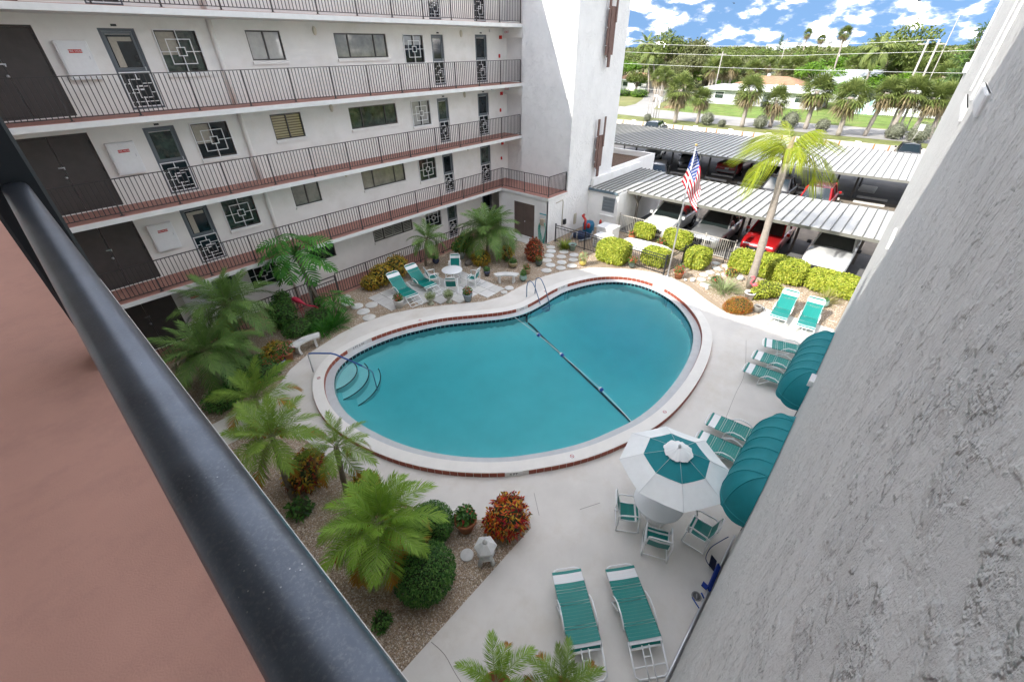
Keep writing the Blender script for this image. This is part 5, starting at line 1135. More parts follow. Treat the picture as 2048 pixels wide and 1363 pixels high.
# ---- pump yard
EQW = mat('equipment_white', (.70, .70, .69), .6, var=.06)
def pbox(label, x0, x1, y0, y1, z):
    t = thing('pool_heater', label, 'pool heater', ((x0+x1)/2, (y0+y1)/2, 0)); a, b = (x1-x0)/2, (y1-y0)/2
    MB().rbox(-a, a, -b, b, .08, z, .03).obj('case', EQW, t); MB().rbox(-a-.02, a+.02, -b-.02, b+.02, z+.001, z+.06, .02).obj('lid', EQW, t); MB().rbox(-a+.05, a-.05, -b+.05, b-.05, 0, .079, .01).obj('base', CONC, t)
    for k in range(4): MB().box(-a-.008, -a-.001, -b+.1, b-.1, .2+.11*k, .25+.11*k).obj('vent_slot', GREYM, t)
pbox('white pool heater box nearer the black fence', 20.7, 21.5, 11.2, 12.1, .62); pbox('taller white pool heater box beside the pump house', 21.7, 22.6, 11.45, 12.5, .82)
pu = thing('pool_pump', 'blue pool filter tank with red valves beside the tower', 'pump', (22.6, 13.6, 0)); q = MB(); q.lathe([(.001, .0), (.34, .0), (.36, .1), (.36, .5), (.28, .66), (.001, .7)], 20); q.obj('tank', mat('pump_blue', (.015, .13, .24), .45), pu)
RV = mat('valve_red', (.42, .03, .02), .5); q = MB(); q.tube([(-.5, -.05, .3), (-.5, -.05, .9), (-.2, .35, .98), (.1, .45, .95)], .075, 8); q.obj('red_pipe', RV, pu); q = MB(); q.lathe([(.001, 0), (.08, 0), (.08, .22), (.04, .3), (.001, .3)], 12, (.1, -.75, .6)); q.lathe([(.001, 0), (.09, 0), (.1, .2), (.05, .28), (.001, .28)], 12, (-.75, -.45, .55)); q.obj('red_valve', RV, pu)
pu2 = thing('pump_motor', 'dark blue pump motor and grey pipes on the ground by tower', 'pump', (21.4, 13.3, 0)); q = MB(); q.rbox(-.35, .35, -.4, .4, .05, .34, .05); q.obj('motor_cover', mat('motor_navy', (.012, .03, .085), .5), pu2); q = MB()
q.tube([(-.7, -.3, .1), (.1, -.55, .1), (.6, -.4, .35)], .05, 8); q.tube([(-.8, .3, .08), (-.3, .45, .3), (.2, .5, .2)], .045, 8); q.tube([(-.5, .0, .1), (-.45, .05, .5)], .045, 8); q.obj('pipe', GREYM, pu2)
cv = thing('covered_boat', 'long white rounded cover lying behind the yellow hedges', 'cover', (22.25, 9.5, 0), PI/2 + .05); q = MB(); q.smooth = True; vs = []; fs = []; n_, m_ = 17, 9
for i in range(n_):
    u = i/(n_-1)*2-1
    for j in range(m_):
        v = j/(m_-1)*2-1; w_ = .42*(1-abs(u)**5)**.5; vs.append((u*1.55, v*w_, .05 + .40*(1-abs(v)**4)**.5*(1-abs(u)**6)**.5))
q.add(vs, [(i*m_+j, (i+1)*m_+j, (i+1)*m_+j+1, i*m_+j+1) for i in range(n_-1) for j in range(m_-1)]); q.obj('cover', mat('cover_white', (.76, .77, .78), .55), cv)
q = MB(); q.box(-1.3, 1.3, -.3, .3, -.01, .06); q.obj('base', CONC, cv)
# ================================================================ GARDEN PLANTS
FM = {}
def fronds(key):
    if key in FM: return FM[key]
    spec = {'rob': (1.0, .30, .012, 60, PALMG, PALMY, .35), 'robd': (1.0, .30, .0105, 64, PALMD, None, .45), 'lime': (1.0, .33, .0125, 60, PALML, PALMY, .3), 'areca': (1.0, .36, .012, 64, PALMD, None, .5), 'queen': (1.0, .42, .010, 54, PALMQ, None, 2.2), 'coco': (1.0, .32, .05, 24, SABAL, None, .9), 'dead': (1.0, .26, .03, 26, PALMB, None, .6), 'yel': (1.0, .28, .032, 30, PALMY, None, .4)}[key]
    L_, lf, wd, n, m, tip, hang = spec; o = []
    for i, dr in enumerate((.5, .95, 1.45) if key != 'queen' else (1.0, 1.7, 2.3)):
        o.append(frond_mesh('frond', L_, lf, dr + .12*(len(key) % 3), n, m, seed=hash(key) % 1000 if False else 11*i+len(key), hang=hang, width=wd, tipm=(tip if i == 2 else None), rach=mat('palm_rachis_'+m.name, {'rob': (.16, .19, .06), 'lime': (.26, .28, .12), 'queen': (.32, .33, .08)}.get(key, (.15, .15, .07)), .6)))
    FM[key] = o; return o
def palm(name, label, cat, base, crown, fl, nf, key, tr=(.06, .05), group=None, lo=-25, hi=85, trunkm=TRUNK, dead=0, az0=0, yel=0, spec=None):
    rs = np.random.default_rng(int(abs(crown[0])*100+abs(crown[1])*10)); t = thing(name, label, cat, base, 0, group)
    c = Vector(crown) - Vector(base); q = MB(); pts = []; rr = []
    for i in range(9):
        u = i/8; p = c*u; p = Vector((c.x*u**1.3, c.y*u**1.3, c.z*u)); pts.append(p); rr.append((tr[0]*(1-u)+tr[1]*u)*(1 + (.18 if i % 2 else -.05)))
    q.tube(pts, rr, 9); q.obj('trunk', trunkm, t); M = fronds(key)
    for i in range(nf):
        u = (i+.5)/nf; el = math.radians(hi + (lo-hi)*u**.85 + rs.normal()*4); az = az0 + i*2.39996 + rs.normal()*.12
        if spec: az, el = math.radians(spec[i][0]), math.radians(spec[i][1])
        k = 0 if u < .3 else (1 if u < .65 else 2); s = fl*(.72 + .34*min(1, u*2.2))*rs.uniform(.9, 1.08)
        me = M[k]; nm = 'frond'
        if i >= nf-dead: me = fronds('dead')[2]; nm = 'dead_frond'
        elif yel and i >= nf-dead-yel: me = fronds('yel')[2]; nm = 'yellow_frond'
        link(nm, me, t, c + Vector((math.cos(az), math.sin(az), 0))*.03, rot=Euler((rs.normal()*.15, -el, az)), scale=(s, s*rs.uniform(.9, 1.1), s))
    return t
palm('pygmy_date_palm', 'large dark feathery palm arching against the lower walkway', 'palm', (3.1, 16.5, 0), (3.15, 16.3, 2.15), 1.65, 34, 'robd', tr=(.09, .07), dead=0, yel=1)
palm('pygmy_date_palm', 'dark feathery palm half behind the handrail below the bigger palm', 'palm', (1.75, 14.9, 0), (1.75, 14.8, 1.6), 1.5, 32, 'robd', tr=(.09, .07))
palm('pygmy_date_palm', 'dark feathery palm behind the two at the left garden corner', 'palm', (2.45, 15.9, 0), (2.4, 15.8, 1.2), 1.2, 22, 'robd', tr=(.09, .07))
palm('feather_palm', 'loose young feather palm beside the concrete path', 'palm', (2.15, 12.9, 0), (2.15, 12.75, .55), 1.35, 16, 'rob', tr=(.05, .05), lo=10, hi=80)
palm('pygmy_date_palm', 'green palm with slim trunk over the yellow croton near the path', 'palm', (1.3, 8.75, 0), (1.5, 9.0, 2.0), 1.15, 26, 'rob', tr=(.075, .06), dead=1, yel=1)
palm('pygmy_date_palm', 'smaller bright palm between the path palm and the lime palm', 'palm', (2.3, 7.85, 0), (2.45, 7.95, 1.6), .95, 17, 'rob', tr=(.07, .06), lo=-35)
palm('pygmy_date_palm', 'big lime green palm with yellowing tips in the near gravel bed', 'palm', (1.9, 5.45, 0), (2.0, 5.48, 1.5), 1.22, 38, 'lime', tr=(.09, .075), yel=3)
palm('areca_palm', 'fine leaved palm in front of the corner block storeroom', 'palm', (15.6, 15.6, 0), (15.55, 15.5, 1.6), 1.75, 32, 'areca', tr=(.07, .06), lo=-15, yel=0)
palm('pygmy_date_palm', 'small palm leaning beside the far table and railing', 'palm', (12.7, 17.4, 0), (12.5, 16.75, 1.75), 1.1, 24, 'robd', tr=(.06, .055))
palm('feather_palm', 'short olive palm tuft at the bottom edge of the deck', 'palm', (1.75, 2.0, 0), (1.76, 2.0, .75), .72, 11, 'lime', tr=(.06, .05), lo=15, hi=70)
palm('feather_palm', 'fine green palm tuft beside the foot of the near lounger', 'palm', (2.42, 1.12, 0), (2.46, 1.1, .7), .72, 15, 'rob', tr=(.06, .05), lo=10, hi=80)
for k, (x, y) in enumerate(((1.75, 2.0), (2.42, 1.12))):
    t = thing('plant_pot', ['terracotta pot holding the olive palm tuft', 'terracotta pot holding the palm beside the near lounger'][k], 'pot', (x, y, 0)); MB().lathe([(.001, 0), (.2, 0), (.28, .36), (.3, .36), (.3, .42), (.26, .42), (.25, .38), (.001, .37)], 24).obj('pot', TERRA, t)
# leaning queen palm
qp = palm('queen_palm', 'tall leaning palm with drooping bright yellow green fronds above the carport', 'palm', (21.2, 3.58, -.02), (21.25, 3.83, 5.75), 1.95, 14, 'queen', tr=(.17, .12), trunkm=TRUNKG, spec=[(120, 78), (-45, 76), (30, 74), (-130, 74), (140, 62), (-55, 62), (60, 55), (-20, 58), (-150, 52), (100, 50), (-70, 38), (40, 40), (150, 22), (-38, 18)])
q = MB(); q.lathe([(.12, 0), (.17, .15), (.16, .4), (.09, .75), (.03, 1.0)], 12, (.05, .25, 5.6)); q.obj('crownshaft', mat('crownshaft_fibre', (.28, .24, .13), .9, var=.3, vscale=10, bump=.6, bscale=30, bdist=.02), qp)
def bush(name, label, cat, loc, blobs, n, Lf, Wf, m, seed=0, power=2.0, shell=.6, core=None, group=None, droop=.25, rz=0, weights=None):
    t = thing(name, label, cat, (*loc, 0), rz, group)
    link('foliage', foliage_mesh('foliage', blobs, n, Lf, Wf, m, seed, shell, power, droop, zmin=-.01, weights=weights), t)
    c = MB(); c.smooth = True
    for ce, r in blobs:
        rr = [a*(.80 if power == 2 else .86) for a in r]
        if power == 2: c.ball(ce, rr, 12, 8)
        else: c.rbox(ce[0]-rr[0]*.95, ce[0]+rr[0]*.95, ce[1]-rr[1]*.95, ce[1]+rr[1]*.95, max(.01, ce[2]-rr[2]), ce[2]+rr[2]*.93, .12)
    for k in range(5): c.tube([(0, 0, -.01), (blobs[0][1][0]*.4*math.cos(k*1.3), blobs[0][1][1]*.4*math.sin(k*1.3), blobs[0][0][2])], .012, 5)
    c.obj('hull_and_stems', core or mat('bush_interior', (.03, .045, .015), .95, var=.3, vscale=20), t)  # dark hull added to block the view through the leaves, plus thin stems
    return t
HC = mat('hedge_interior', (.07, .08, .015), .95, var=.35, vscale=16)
def hedge(label, x0, x1, y0, y1, z, seed, n=None, z0=.08):
    hx, hy, hz = (x1-x0)/2, (y1-y0)/2, (z-z0)/2; ar = hx*hy+hy*hz*2+hx*hz*2
    return bush('clipped_hedge', label, 'hedge', ((x0+x1)/2, (y0+y1)/2), [((0, 0, z0+hz), (hx, hy, hz))], int(n or 5200*ar), (.115), .065, HEDGE, seed, power=5.5, shell=.82, core=HC)
hedge('rounded yellow green hedge beside the stepping stones', 19.05, 20.35, 9.35, 10.95, 1.12, 1)
hedge('yellow green hedge inside the black fence corner', 20.25, 21.3, 7.6, 8.9, .85, 2)
hedge('cube shaped yellow green hedge right of the flagpole', 21.3, 22.6, 5.95, 7.0, .95, 3)
hedge('small yellow hedge against the beige fence nearer the pump house', 23.25, 23.75, 9.7, 10.9, 1.0, 4, z0=.25)
hedge('small yellow hedge against the beige fence behind the flagpole', 23.1, 23.75, 7.5, 9.0, 1.1, 5, z0=.2)
hedge('yellow hedge block left of the leaning palm trunk', 22.4, 23.7, 3.95, 5.1, .95, 6)
hedge('long yellow hedge between palm trunk and white pickup', 22.5, 23.9, 1.75, 4.0, 1.0, 7)
hedge('yellow hedge reaching towards the wing wall', 22.6, 23.9, -.6, 1.65, .85, 8)
bush('loose_shrub', 'loose bright green shrub beside the pink flamingo', 'shrub', (20.6, 2.85), [((0, 0, .42), (.5, .42, .42)), ((.4, -.3, .35), (.45, .4, .35)), ((-.35, .2, .3), (.35, .3, .3))], 3000, .085, .05, HEDGE, 9, core=HC)
bush('round_bush', 'round dark green bush half under the lime palm', 'bush', (3.02, 5.25), [((0, 0, .48), (.55, .5, .48))], 5200, .055, .034, BOXG, 10, shell=.8)
bush('round_bush', 'large round dark green bush near the stone lantern', 'bush', (2.2, 4.45), [((0, 0, .55), (.66, .62, .55))], 7200, .055, .034, BOXG, 11, shell=.8)
bush('red_croton', 'bright red and orange croton at the deck corner by the lantern', 'croton', (4.32, 4.02), [((0, 0, .5), (.50, .50, .46)), ((.2, .1, .55), (.35, .35, .35)), ((-.25, .15, .4), (.3, .3, .35))], 2600, .13, .05, CROTR, 12, shell=.45)
bush('orange_croton', 'tall orange red croton beside the stepping stones and hose', 'croton', (17.1, 13.5), [((0, 0, .5), (.5, .5, .5)), ((.2, .2, .75), (.35, .35, .4)), ((-.2, -.1, .4), (.4, .35, .4))], 2200, .15, .06, CROTO, 13, shell=.45)
bush('groundcover_bush', 'low orange leaved mound at the deck edge below the flamingo', 'bush', (18.75, 3.3), [((0, 0, .2), (.62, .55, .32)), ((-.2, .2, .15), (.5, .4, .25))], 5200, .06, .028, IXORA, 14, shell=.75)
for k, (x, y, z, r, lb) in enumerate(((9.35, 17.35, .32, .45, 'low yellow croton at the left end of the croton row'), (9.95, 17.35, .5, .55, 'yellow croton behind the far left lounger'), (10.95, 17.45, .55, .62, 'biggest yellow croton between the two far loungers'), (14.7, 15.2, .4, .5, 'yellow croton under the fine leaved palm'), (16.2, 14.75, .35, .4, 'small yellow croton right of the fine leaved palm'), (3.75, 15.2, .32, .42, 'yellow croton beside the left bench'), (1.8, 8.9, .5, .55, 'yellow orange croton under the path palm'), (2.55, 7.3, .4, .4, 'yellow croton between the two middle palms'))):
    bush('yellow_croton', lb, 'croton', (x, y), [((0, 0, z), (r, r, z)), ((r*.4, r*.2, z*1.2), (r*.6, r*.6, z*.7))], int(1500*r/.5), .14, .06, [CROTY, CROTO] if k == 6 else CROTY, 20+k, shell=.45)
bush('croton_plant', 'small orange croton between yellow croton and left bench', 'croton', (4.25, 15.25), [((0, 0, .22), (.22, .22, .22))], 350, .11, .05, CROTO, 31, shell=.4)
bush('leafy_shrub', 'glossy green shrub left of the leaning flamingo', 'shrub', (5.0, 17.0), [((0, 0, .7), (.55, .5, .7)), ((.2, .1, 1.2), (.35, .3, .4))], 2600, .12, .06, BOXG, 32, shell=.5)
bush('leafy_shrub', 'low dark leafy ground cover under the leaning flamingo', 'shrub', (5.2, 16.2), [((0, 0, .25), (.7, .5, .28)), ((.9, .2, .3), (.6, .5, .3))], 2600, .10, .05, BOXG, 33, shell=.5)
bush('leafy_shrub', 'dense low green shrub close to the handrail edge', 'shrub', (1.45, 13.9), [((0, 0, .3), (.55, .5, .35)), ((.5, .3, .2), (.4, .4, .25))], 2200, .09, .05, MIDG, 34, shell=.5)
bush('leafy_shrub', 'dark undergrowth beneath the two dark feathery palms', 'shrub', (2.5, 15.1), [((0, 0, .3), (.9, .6, .3)), ((.5, -.7, .25), (.6, .5, .25))], 2600, .12, .05, [BOXG, MIDG], 35, shell=.4)
bush('leafy_shrub', 'dark low plant at the foot of the middle palm', 'shrub', (1.25, 8.2), [((0, 0, .2), (.3, .3, .2))], 260, .14, .07, BOXG, 36, shell=.3)
bush('leafy_shrub', 'small green plant with red bud by the handrail bottom', 'shrub', (1.12, 4.55), [((0, 0, .15), (.2, .18, .16))], 300, .09, .045, MIDG, 37, shell=.3)
bush('leafy_shrub', 'low red flowering plant at the deck edge left of the bowl pots', 'shrub', (2.75, 14.0), [((0, 0, .1), (.35, .25, .12))], 320, .08, .045, [MIDG, FLOW], 38, shell=.3, weights=[.85, .15])
bush('leafy_shrub', 'tall dark shrub beside the ribbed white planter', 'shrub', (15.3, 17.0), [((0, 0, .6), (.55, .4, .6))], 1300, .14, .06, [BOXG, CROTY], 39, shell=.4, weights=[.85, .15])
bush('leafy_shrub', 'small green bush near the boulder under the palms', 'shrub', (15.9, 14.35), [((0, 0, .18), (.2, .2, .2))], 260, .08, .045, BOXG, 40, shell=.3)
bush('leafy_shrub', 'red flowering plant low between stones and agave tuft', 'shrub', (20.75, 5.0), [((0, 0, .15), (.3, .3, .18))], 420, .08, .04, [MIDG, FLOW], 41, shell=.3, weights=[.7, .3])
bush('leafy_shrub', 'small red flowers in front of the yellow hedge left of palm', 'shrub', (21.9, 4.7), [((0, 0, .2), (.35, .3, .25))], 520, .08, .04, [HEDGE, FLOW], 42, shell=.4, weights=[.75, .25])
def blades(name, label, cat, loc, n, Lb, wd, m, seed, spread=.25, lo=.35, hi=1.4, group=None, curve=.8):
    rs = np.random.default_rng(seed); V = []; F = []
    for i in range(n):
        az = rs.uniform(0, 2*PI); el = rs.uniform(lo, hi); l = Lb*rs.uniform(.7, 1.15); p = np.array([math.cos(az), math.sin(az), 0])*spread*rs.uniform(0, 1); s = np.array([-math.sin(az), math.cos(az), 0])*wd/2; b = len(V); K = 5
        for k in range(K+1):
            u = k/K; e = el - curve*u; V += [tuple(p - s*(1-u)**.6), tuple(p + s*(1-u)**.6)]; p = p + np.array([math.cos(az)*math.cos(e), math.sin(az)*math.cos(e), math.sin(e)])*l/K
        for k in range(K): F.append((b+2*k, b+2*k+1, b+2*k+3, b+2*k+2))
    t = thing(name, label, cat, (*loc, 0), 0, group); link('leaves', npmesh('leaves', V, F, [m]), t); return t
blades('grass_clump', 'spiky grey green strap leaved clump at the sunlit deck edge', 'plant', (20.15, 4.4), 170, .85, .035, SPIDER, 1, .55)
blades('strap_lily', 'dark green strap leaved clump beside the left stepping stones', 'plant', (6.35, 15.75), 200, .75, .05, PHILO, 2, .5)
blades('strap_lily', 'second dark strap leaved clump in front of the split leaf tree', 'plant', (5.85, 15.55), 150, .65, .045, PHILO, 3, .5)
blades('strap_lily', 'small tuft of strap leaves right of the fine leaved palm', 'plant', (17.2, 15.5), 110, .8, .04, MIDG, 4, .25)
blades('yucca', 'spiky yellow tipped yucca with bare stems near the wing wall', 'plant', (22.0, .55), 130, .65, .03, leafmat('yucca_leaf', [(.32, .33, .10), (.42, .36, .16), (.24, .28, .08)]), 5, .35, lo=-.2, hi=1.5, curve=.2)
blades('strap_lily', 'broken strap leaves among undergrowth below the dark palms', 'plant', (2.2, 14.2), 60, .8, .04, MIDG, 6, .4)
blades('fern', 'small fern beside the bowl shaped flower pots', 'plant', (3.1, 14.95), 60, .5, .06, PALMG, 7, .15)
# split leaf tree
def split_leaf(L_, seed):
    rs = np.random.default_rng(seed); V = []; F = []; K = 9
    for i in range(K):
        u = i/(K-1); x = L_*u; z = -.35*L_*u*u; l = L_*(.55*math.sin(PI*(.16+.80*u))+.06)
        for s in (-1, 1):
            a = math.radians(78 - 52*u + rs.normal()*4); d = np.array([math.cos(a), s*math.sin(a), -.22]); w = np.array([math.sin(a), -s*math.cos(a), 0])*L_*.05; p = np.array([x, 0, z]); b = len(V)
            V += [tuple(p - w*.6), tuple(p + w*.6), tuple(p + d*l*.55 + w*1.1), tuple(p + d*l + np.array([0, 0, -.12*l])), tuple(p + d*l*.55 - w*1.0)]; F += [(b, b+1, b+2, b+4), (b+4, b+2, b+3, b+3)]
    return npmesh('leaf', V, [f if f[2] != f[3] else (f[0], f[1], f[2], f[2]) for f in F], [PHILO, PALMY])
def split_leaf2(L_, seed, m):
    rs = np.random.default_rng(seed); V = []; F = []; K = 9
    for i in range(K):
        u = i/(K-1); x = L_*u; z = -.35*L_*u*u; l = L_*(.55*math.sin(PI*(.16+.80*u))+.06)
        for s in (-1, 1):
            a = math.radians(78 - 52*u + rs.normal()*4); d = np.array([math.cos(a), s*math.sin(a), -.22]); w = np.array([math.sin(a), -s*math.cos(a), 0])*L_*.052; p = np.array([x, 0, z]); b = len(V)
            V += [tuple(p - w*.6), tuple(p + w*.6), tuple(p + d*l*.55 + w*1.1), tuple(p + d*l*.55 - w*1.0), tuple(p + d*l + w*.15 + np.array([0, 0, -.12*l])), tuple(p + d*l - w*.15 + np.array([0, 0, -.12*l]))]; F += [(b, b+1, b+2, b+3), (b+3, b+2, b+4, b+5)]
    return npmesh('leaf', V, F, [m])
def philo(label, base, crown, n, L_, lo, hi, stem, seed, yellow=0):
    rs = np.random.default_rng(seed); t = thing('split_leaf_philodendron', label, 'plant', (*base, 0)); c = Vector(crown) - Vector((*base, 0)); q = MB()
    q.tube([(0, 0, 0), (c.x*.25, c.y*.2, c.z*.35), (c.x*.7, c.y*.65, c.z*.7), tuple(c)], [.09, .07, .065, .06], 9); q.obj('trunk', TRUNK, t)
    if stem:
        q = MB()
        for k in range(9): a = rs.uniform(0, 6.28); q.tube([tuple(c*rs.uniform(.35, .7)), (c.x*.3+.25*math.cos(a), c.y*.3+.2*math.sin(a), .4), (.3*math.cos(a), .3*math.sin(a), 0)], .012, 5)
        q.obj('aerial_root', TRUNKG, t)
    ms = [split_leaf2(1.0, seed+k, PHILO) for k in range(2)] + [split_leaf2(1.0, seed+5, PALMY)]
    for i in range(n):
        az = i*2.4 + rs.normal()*.2; el = math.radians(lo + (hi-lo)*((i+.5)/n)); pl = L_*rs.uniform(.7, 1.1); d = Vector((math.cos(az)*math.cos(el), math.sin(az)*math.cos(el), math.sin(el))); p = c + d*pl*.9 + Vector((0, 0, .15*pl))
        q = MB(); q.tube([tuple(c), tuple(c + d*pl*.5 + Vector((0, 0, .14*pl))), tuple(p)], [.018, .014, .01], 6); s_ = q.obj('leaf_stalk', MIDG, t)
        link('leaf', ms[2] if i < yellow else ms[i % 2], s_, p, rot=Euler((rs.normal()*.25, .35 - el*.3, az)), scale=L_*rs.uniform(.75, 1.0))
    return t
philo('tall split leaf philodendron tree with one yellow leaf hanging down', (6.75, 17.5), (6.3, 17.2, 2.75), 28, .92, -45, 75, True, 50, yellow=1)
philo('low split leaf philodendron beside the round stepping stones', (7.0, 16.6), (6.95, 16.5, .45), 14, .55, 0, 80, False, 60)
q = MB(); q.box(-.04, .04, -.04, .04, 0, 2.48); tag(q.obj('railing_post', BRONZE, None, (6.62, 17.75, 0)), 'dark leaning support post beside the split leaf tree', 'post')
# flamingos
def flamingo(label, loc, rz, tilt):
    t = thing('flamingo_ornament', label, 'ornament', loc, rz); q = MB()
    q.M = Matrix.Translation((0, 0, .55)) @ Euler((0, tilt, 0)).to_matrix().to_4x4()
    q.ball((0, 0, 0), (.20, .09, .105), 14, 10); q.tube([(-.14, 0, .03), (-.24, 0, .0), (-.32, 0, -.05)], [.07, .045, .01], 8); q.obj('body', PINKF, t)
    q = MB(); q.M = Matrix.Translation((0, 0, .55)) @ Euler((0, tilt, 0)).to_matrix().to_4x4(); q.tube(spline([(.16, 0, .03), (.28, 0, .1), (.24, 0, .24), (.17, 0, .34), (.22, 0, .42), (.29, 0, .40)], 5, False), .028, 8); q.ball((.29, 0, .40), (.055, .035, .035), 10, 7); nk = q.obj('neck', PINKF, t)
    q = MB(); q.M = Matrix.Translation((0, 0, .55)) @ Euler((0, tilt, 0)).to_matrix().to_4x4(); q.tube([(.33, 0, .395), (.38, 0, .36), (.39, 0, .31)], [.022, .018, .006], 7); q.obj('beak', BLACKM, nk)
    for s in (-.035, .035): q = MB(); q.tube([(0, s, .5), (.01, s, .25), (0, s, 0)], .010, 6); q.obj('leg', PINKF, t)
flamingo('pink flamingo standing among shrubs beside the leaning palm', (20.45, 3.2, 0), 2.2, 0)
fl2 = thing('flamingo_ornament', 'deep pink flamingo leaning head down in the left shrubbery', 'ornament', (5.75, 17.1, 0)); DP_ = mat('flamingo_deep_pink', (.62, .03, .08), .45)
q = MB(); q.tube(spline([(-.16, .16, 1.05), (-.05, .05, 1.0), (.08, -.08, .88), (.2, -.2, .74)], 5, False), [.02]*2+[.05, .08, .10, .11, .115, .115, .11, .10, .09, .075, .06, .05, .042, .036], 10); q.obj('body', DP_, fl2)
q = MB(); q.tube(spline([(.2, -.2, .74), (.32, -.30, .66), (.44, -.36, .62), (.52, -.46, .56), (.55, -.55, .48)], 4, False), .026, 8); q.obj('neck', DP_, fl2)
q = MB(); q.tube([(.0, .0, .9), (.05, .05, 0)], .012, 6); q.tube([(.06, -.06, .85), (.12, .0, 0)], .012, 6); q.obj('leg', DP_, fl2)
# ---- pots
def pot(label, loc, prof, m, plant=None, n=0, pr=.2, pz=.2, lf=.08, wf=.045, ribs=False, seed=0, weights=None):
    t = thing('flower_pot', label, 'pot', (*loc, 0)); zt = max(z for r, z in prof); rt_ = prof[-1][0]
    MB().lathe(prof + [(rt_*.88, zt), (rt_*.86, zt-.05), (.001, zt-.05)], 28).obj('pot', m, t)
    MB().lathe([(.001, zt-.06), (rt_*.86, zt-.055), (.001, zt-.04)], 20).obj('soil', mat('potting_soil', (.05, .035, .025), .95), t)
    if ribs:
        q = MB()
        for k in range(22): a = 2*PI*k/22; q.tube([(prof[1][0]*math.cos(a)*1.01, prof[1][0]*math.sin(a)*1.01, prof[1][1]), (rt_*math.cos(a), rt_*math.sin(a), zt-.06)], .012, 4)
        q.obj('rib', m, t)
    if plant: link('plant', foliage_mesh('plant', [((0, 0, zt+pz*.6), (pr, pr, pz))], n, lf, wf, plant, seed, .25, weights=weights, zmin=zt-.08), t)
V1 = [(.001, 0), (.15, 0), (.22, .34), (.235, .34), (.235, .38)]; V2 = [(.001, 0), (.10, 0), (.19, .12), (.20, .22), (.16, .29), (.17, .32)]; URN = [(.001, 0), (.15, 0), (.13, .04), (.06, .10), (.07, .16), (.19, .26), (.21, .34), (.23, .36)]; BOWL = [(.001, 0), (.13, 0), (.24, .12), (.27, .24), (.25, .30)]
GL = lambda n_, c: mat(n_, c, .2, spec=.6, coat=.6, var=.15, vscale=6)
pot('white ribbed pot with red flowers in front of the far loungers', (9.12, 14.85), V1, CONC, [MIDG, FLOW], 340, .2, .18, ribs=True, seed=1, weights=[.75, .25])
pot('stone urn with pale trailing plant left of the other urn', (10.23, 14.0), URN, mat('mossy_stone', (.38, .40, .30), .9, var=.2, vscale=8), leafmat('pale_succulent', [(.30, .38, .16), (.40, .46, .24)]), 420, .25, .16, .07, .03, seed=2)
pot('stone urn with pale trailing plant right of the other urn', (10.88, 13.5), URN, mat('mossy_stone', (.38, .40, .30), .9), leafmat('pale_succulent', [(.3, .38, .16)]), 420, .23, .16, .07, .03, seed=3)
pot('pale blue glazed pot with red flowers on the paver corner', (11.52, 12.92), V1, GL('glaze_pale_blue', (.26, .34, .38)), [MIDG, FLOW], 380, .22, .22, seed=4, weights=[.75, .25])
pot('dark blue glazed pot with small green plant by the far table', (13.97, 14.07), [(.001, 0), (.12, 0), (.17, .2), (.16, .3)], GL('glaze_navy', (.02, .03, .07)), BOXG, 220, .17, .13, seed=5)
pot('wide tan glazed pot holding dark plant and a thin stake', (15.6, 13.75), BOWL, GL('glaze_tan', (.24, .20, .10)), BOXG, 260, .2, .13, seed=6)
pot('terracotta pot with red flowers behind the far bench', (15.5, 12.7), [(.001, 0), (.15, 0), (.19, .24), (.2, .28)], mat('pale_terracotta', (.36, .25, .15), .8), [MIDG, FLOW], 260, .18, .14, seed=7, weights=[.6, .4])
pot('dark green glazed pot with pink flowers beside the orange croton', (16.6, 12.8), V2, GL('glaze_dark_green', (.05, .07, .055)), [BOXG, FLOW], 320, .2, .17, seed=8, weights=[.75, .25])
pot('navy and celadon two tone glazed pot nearest the pool ladder', (14.73, 12.3), V2, GL('glaze_celadon', (.22, .34, .29)), MIDG, 200, .15, .18, seed=9)
pot('small blue glazed pot near the garden railing', (13.25, 17.2), V2, GL('glaze_navy', (.02, .03, .07)), BOXG, 160, .15, .13, seed=10)
pot('white ribbed planter with a leafy croton by the railing', (14.6, 16.75), [(.001, 0), (.2, 0), (.3, .4), (.32, .46)], CONC, [BOXG, CROTY], 700, .42, .4, .16, .07, ribs=True, seed=11, weights=[.8, .2])
pot('yellow glazed urn with pale plant at the end of the yellow hedge', (18.15, 11.05), V2, GL('glaze_yellow', (.46, .36, .08)), [leafmat('pale_succulent', [(.3, .38, .16)]), FLOW], 480, .27, .3, seed=12, weights=[.85, .15])
pot('celadon glazed pot against the black fence with palm seedling', (19.5, 12.65), V1, GL('glaze_celadon', (.22, .34, .29)), None)
blades('dracaena', 'bright green bushy plant by the celadon pot and black fence', 'plant', (19.5, 13.15), 120, .6, .06, leafmat('bright_dracaena', [(.16, .28, .03), (.30, .34, .04), (.10, .2, .03)]), 9, .2)
pot('dark pot with red flowers beside the black fence panel', (19.6, 8.95), V2, GL('glaze_dark_green', (.05, .07, .055)), [MIDG, FLOW], 420, .26, .2, seed=13, weights=[.65, .35])
pot('terracotta pot with red flowers right of the flagpole base', (20.0, 6.6), [(.001, 0), (.16, 0), (.22, .28), (.24, .28), (.24, .34)], TERRA, [MIDG, FLOW], 520, .28, .24, seed=14, weights=[.65, .35])
pot('flower pot with red blooms on the gravel near the beige fence', (23.2, 10.9), V2, TERRA, [MIDG, FLOW], 300, .22, .18, seed=15, weights=[.6, .4])
pot('flower pot with red blooms below the hedge behind the flagpole', (22.95, 8.95), V2, TERRA, [BOXG, FLOW], 360, .28, .2, seed=16, weights=[.75, .25])
pot('white empty pot behind the orange mound near the flamingo', (19.95, 3.25), V1, WHITEM, None)
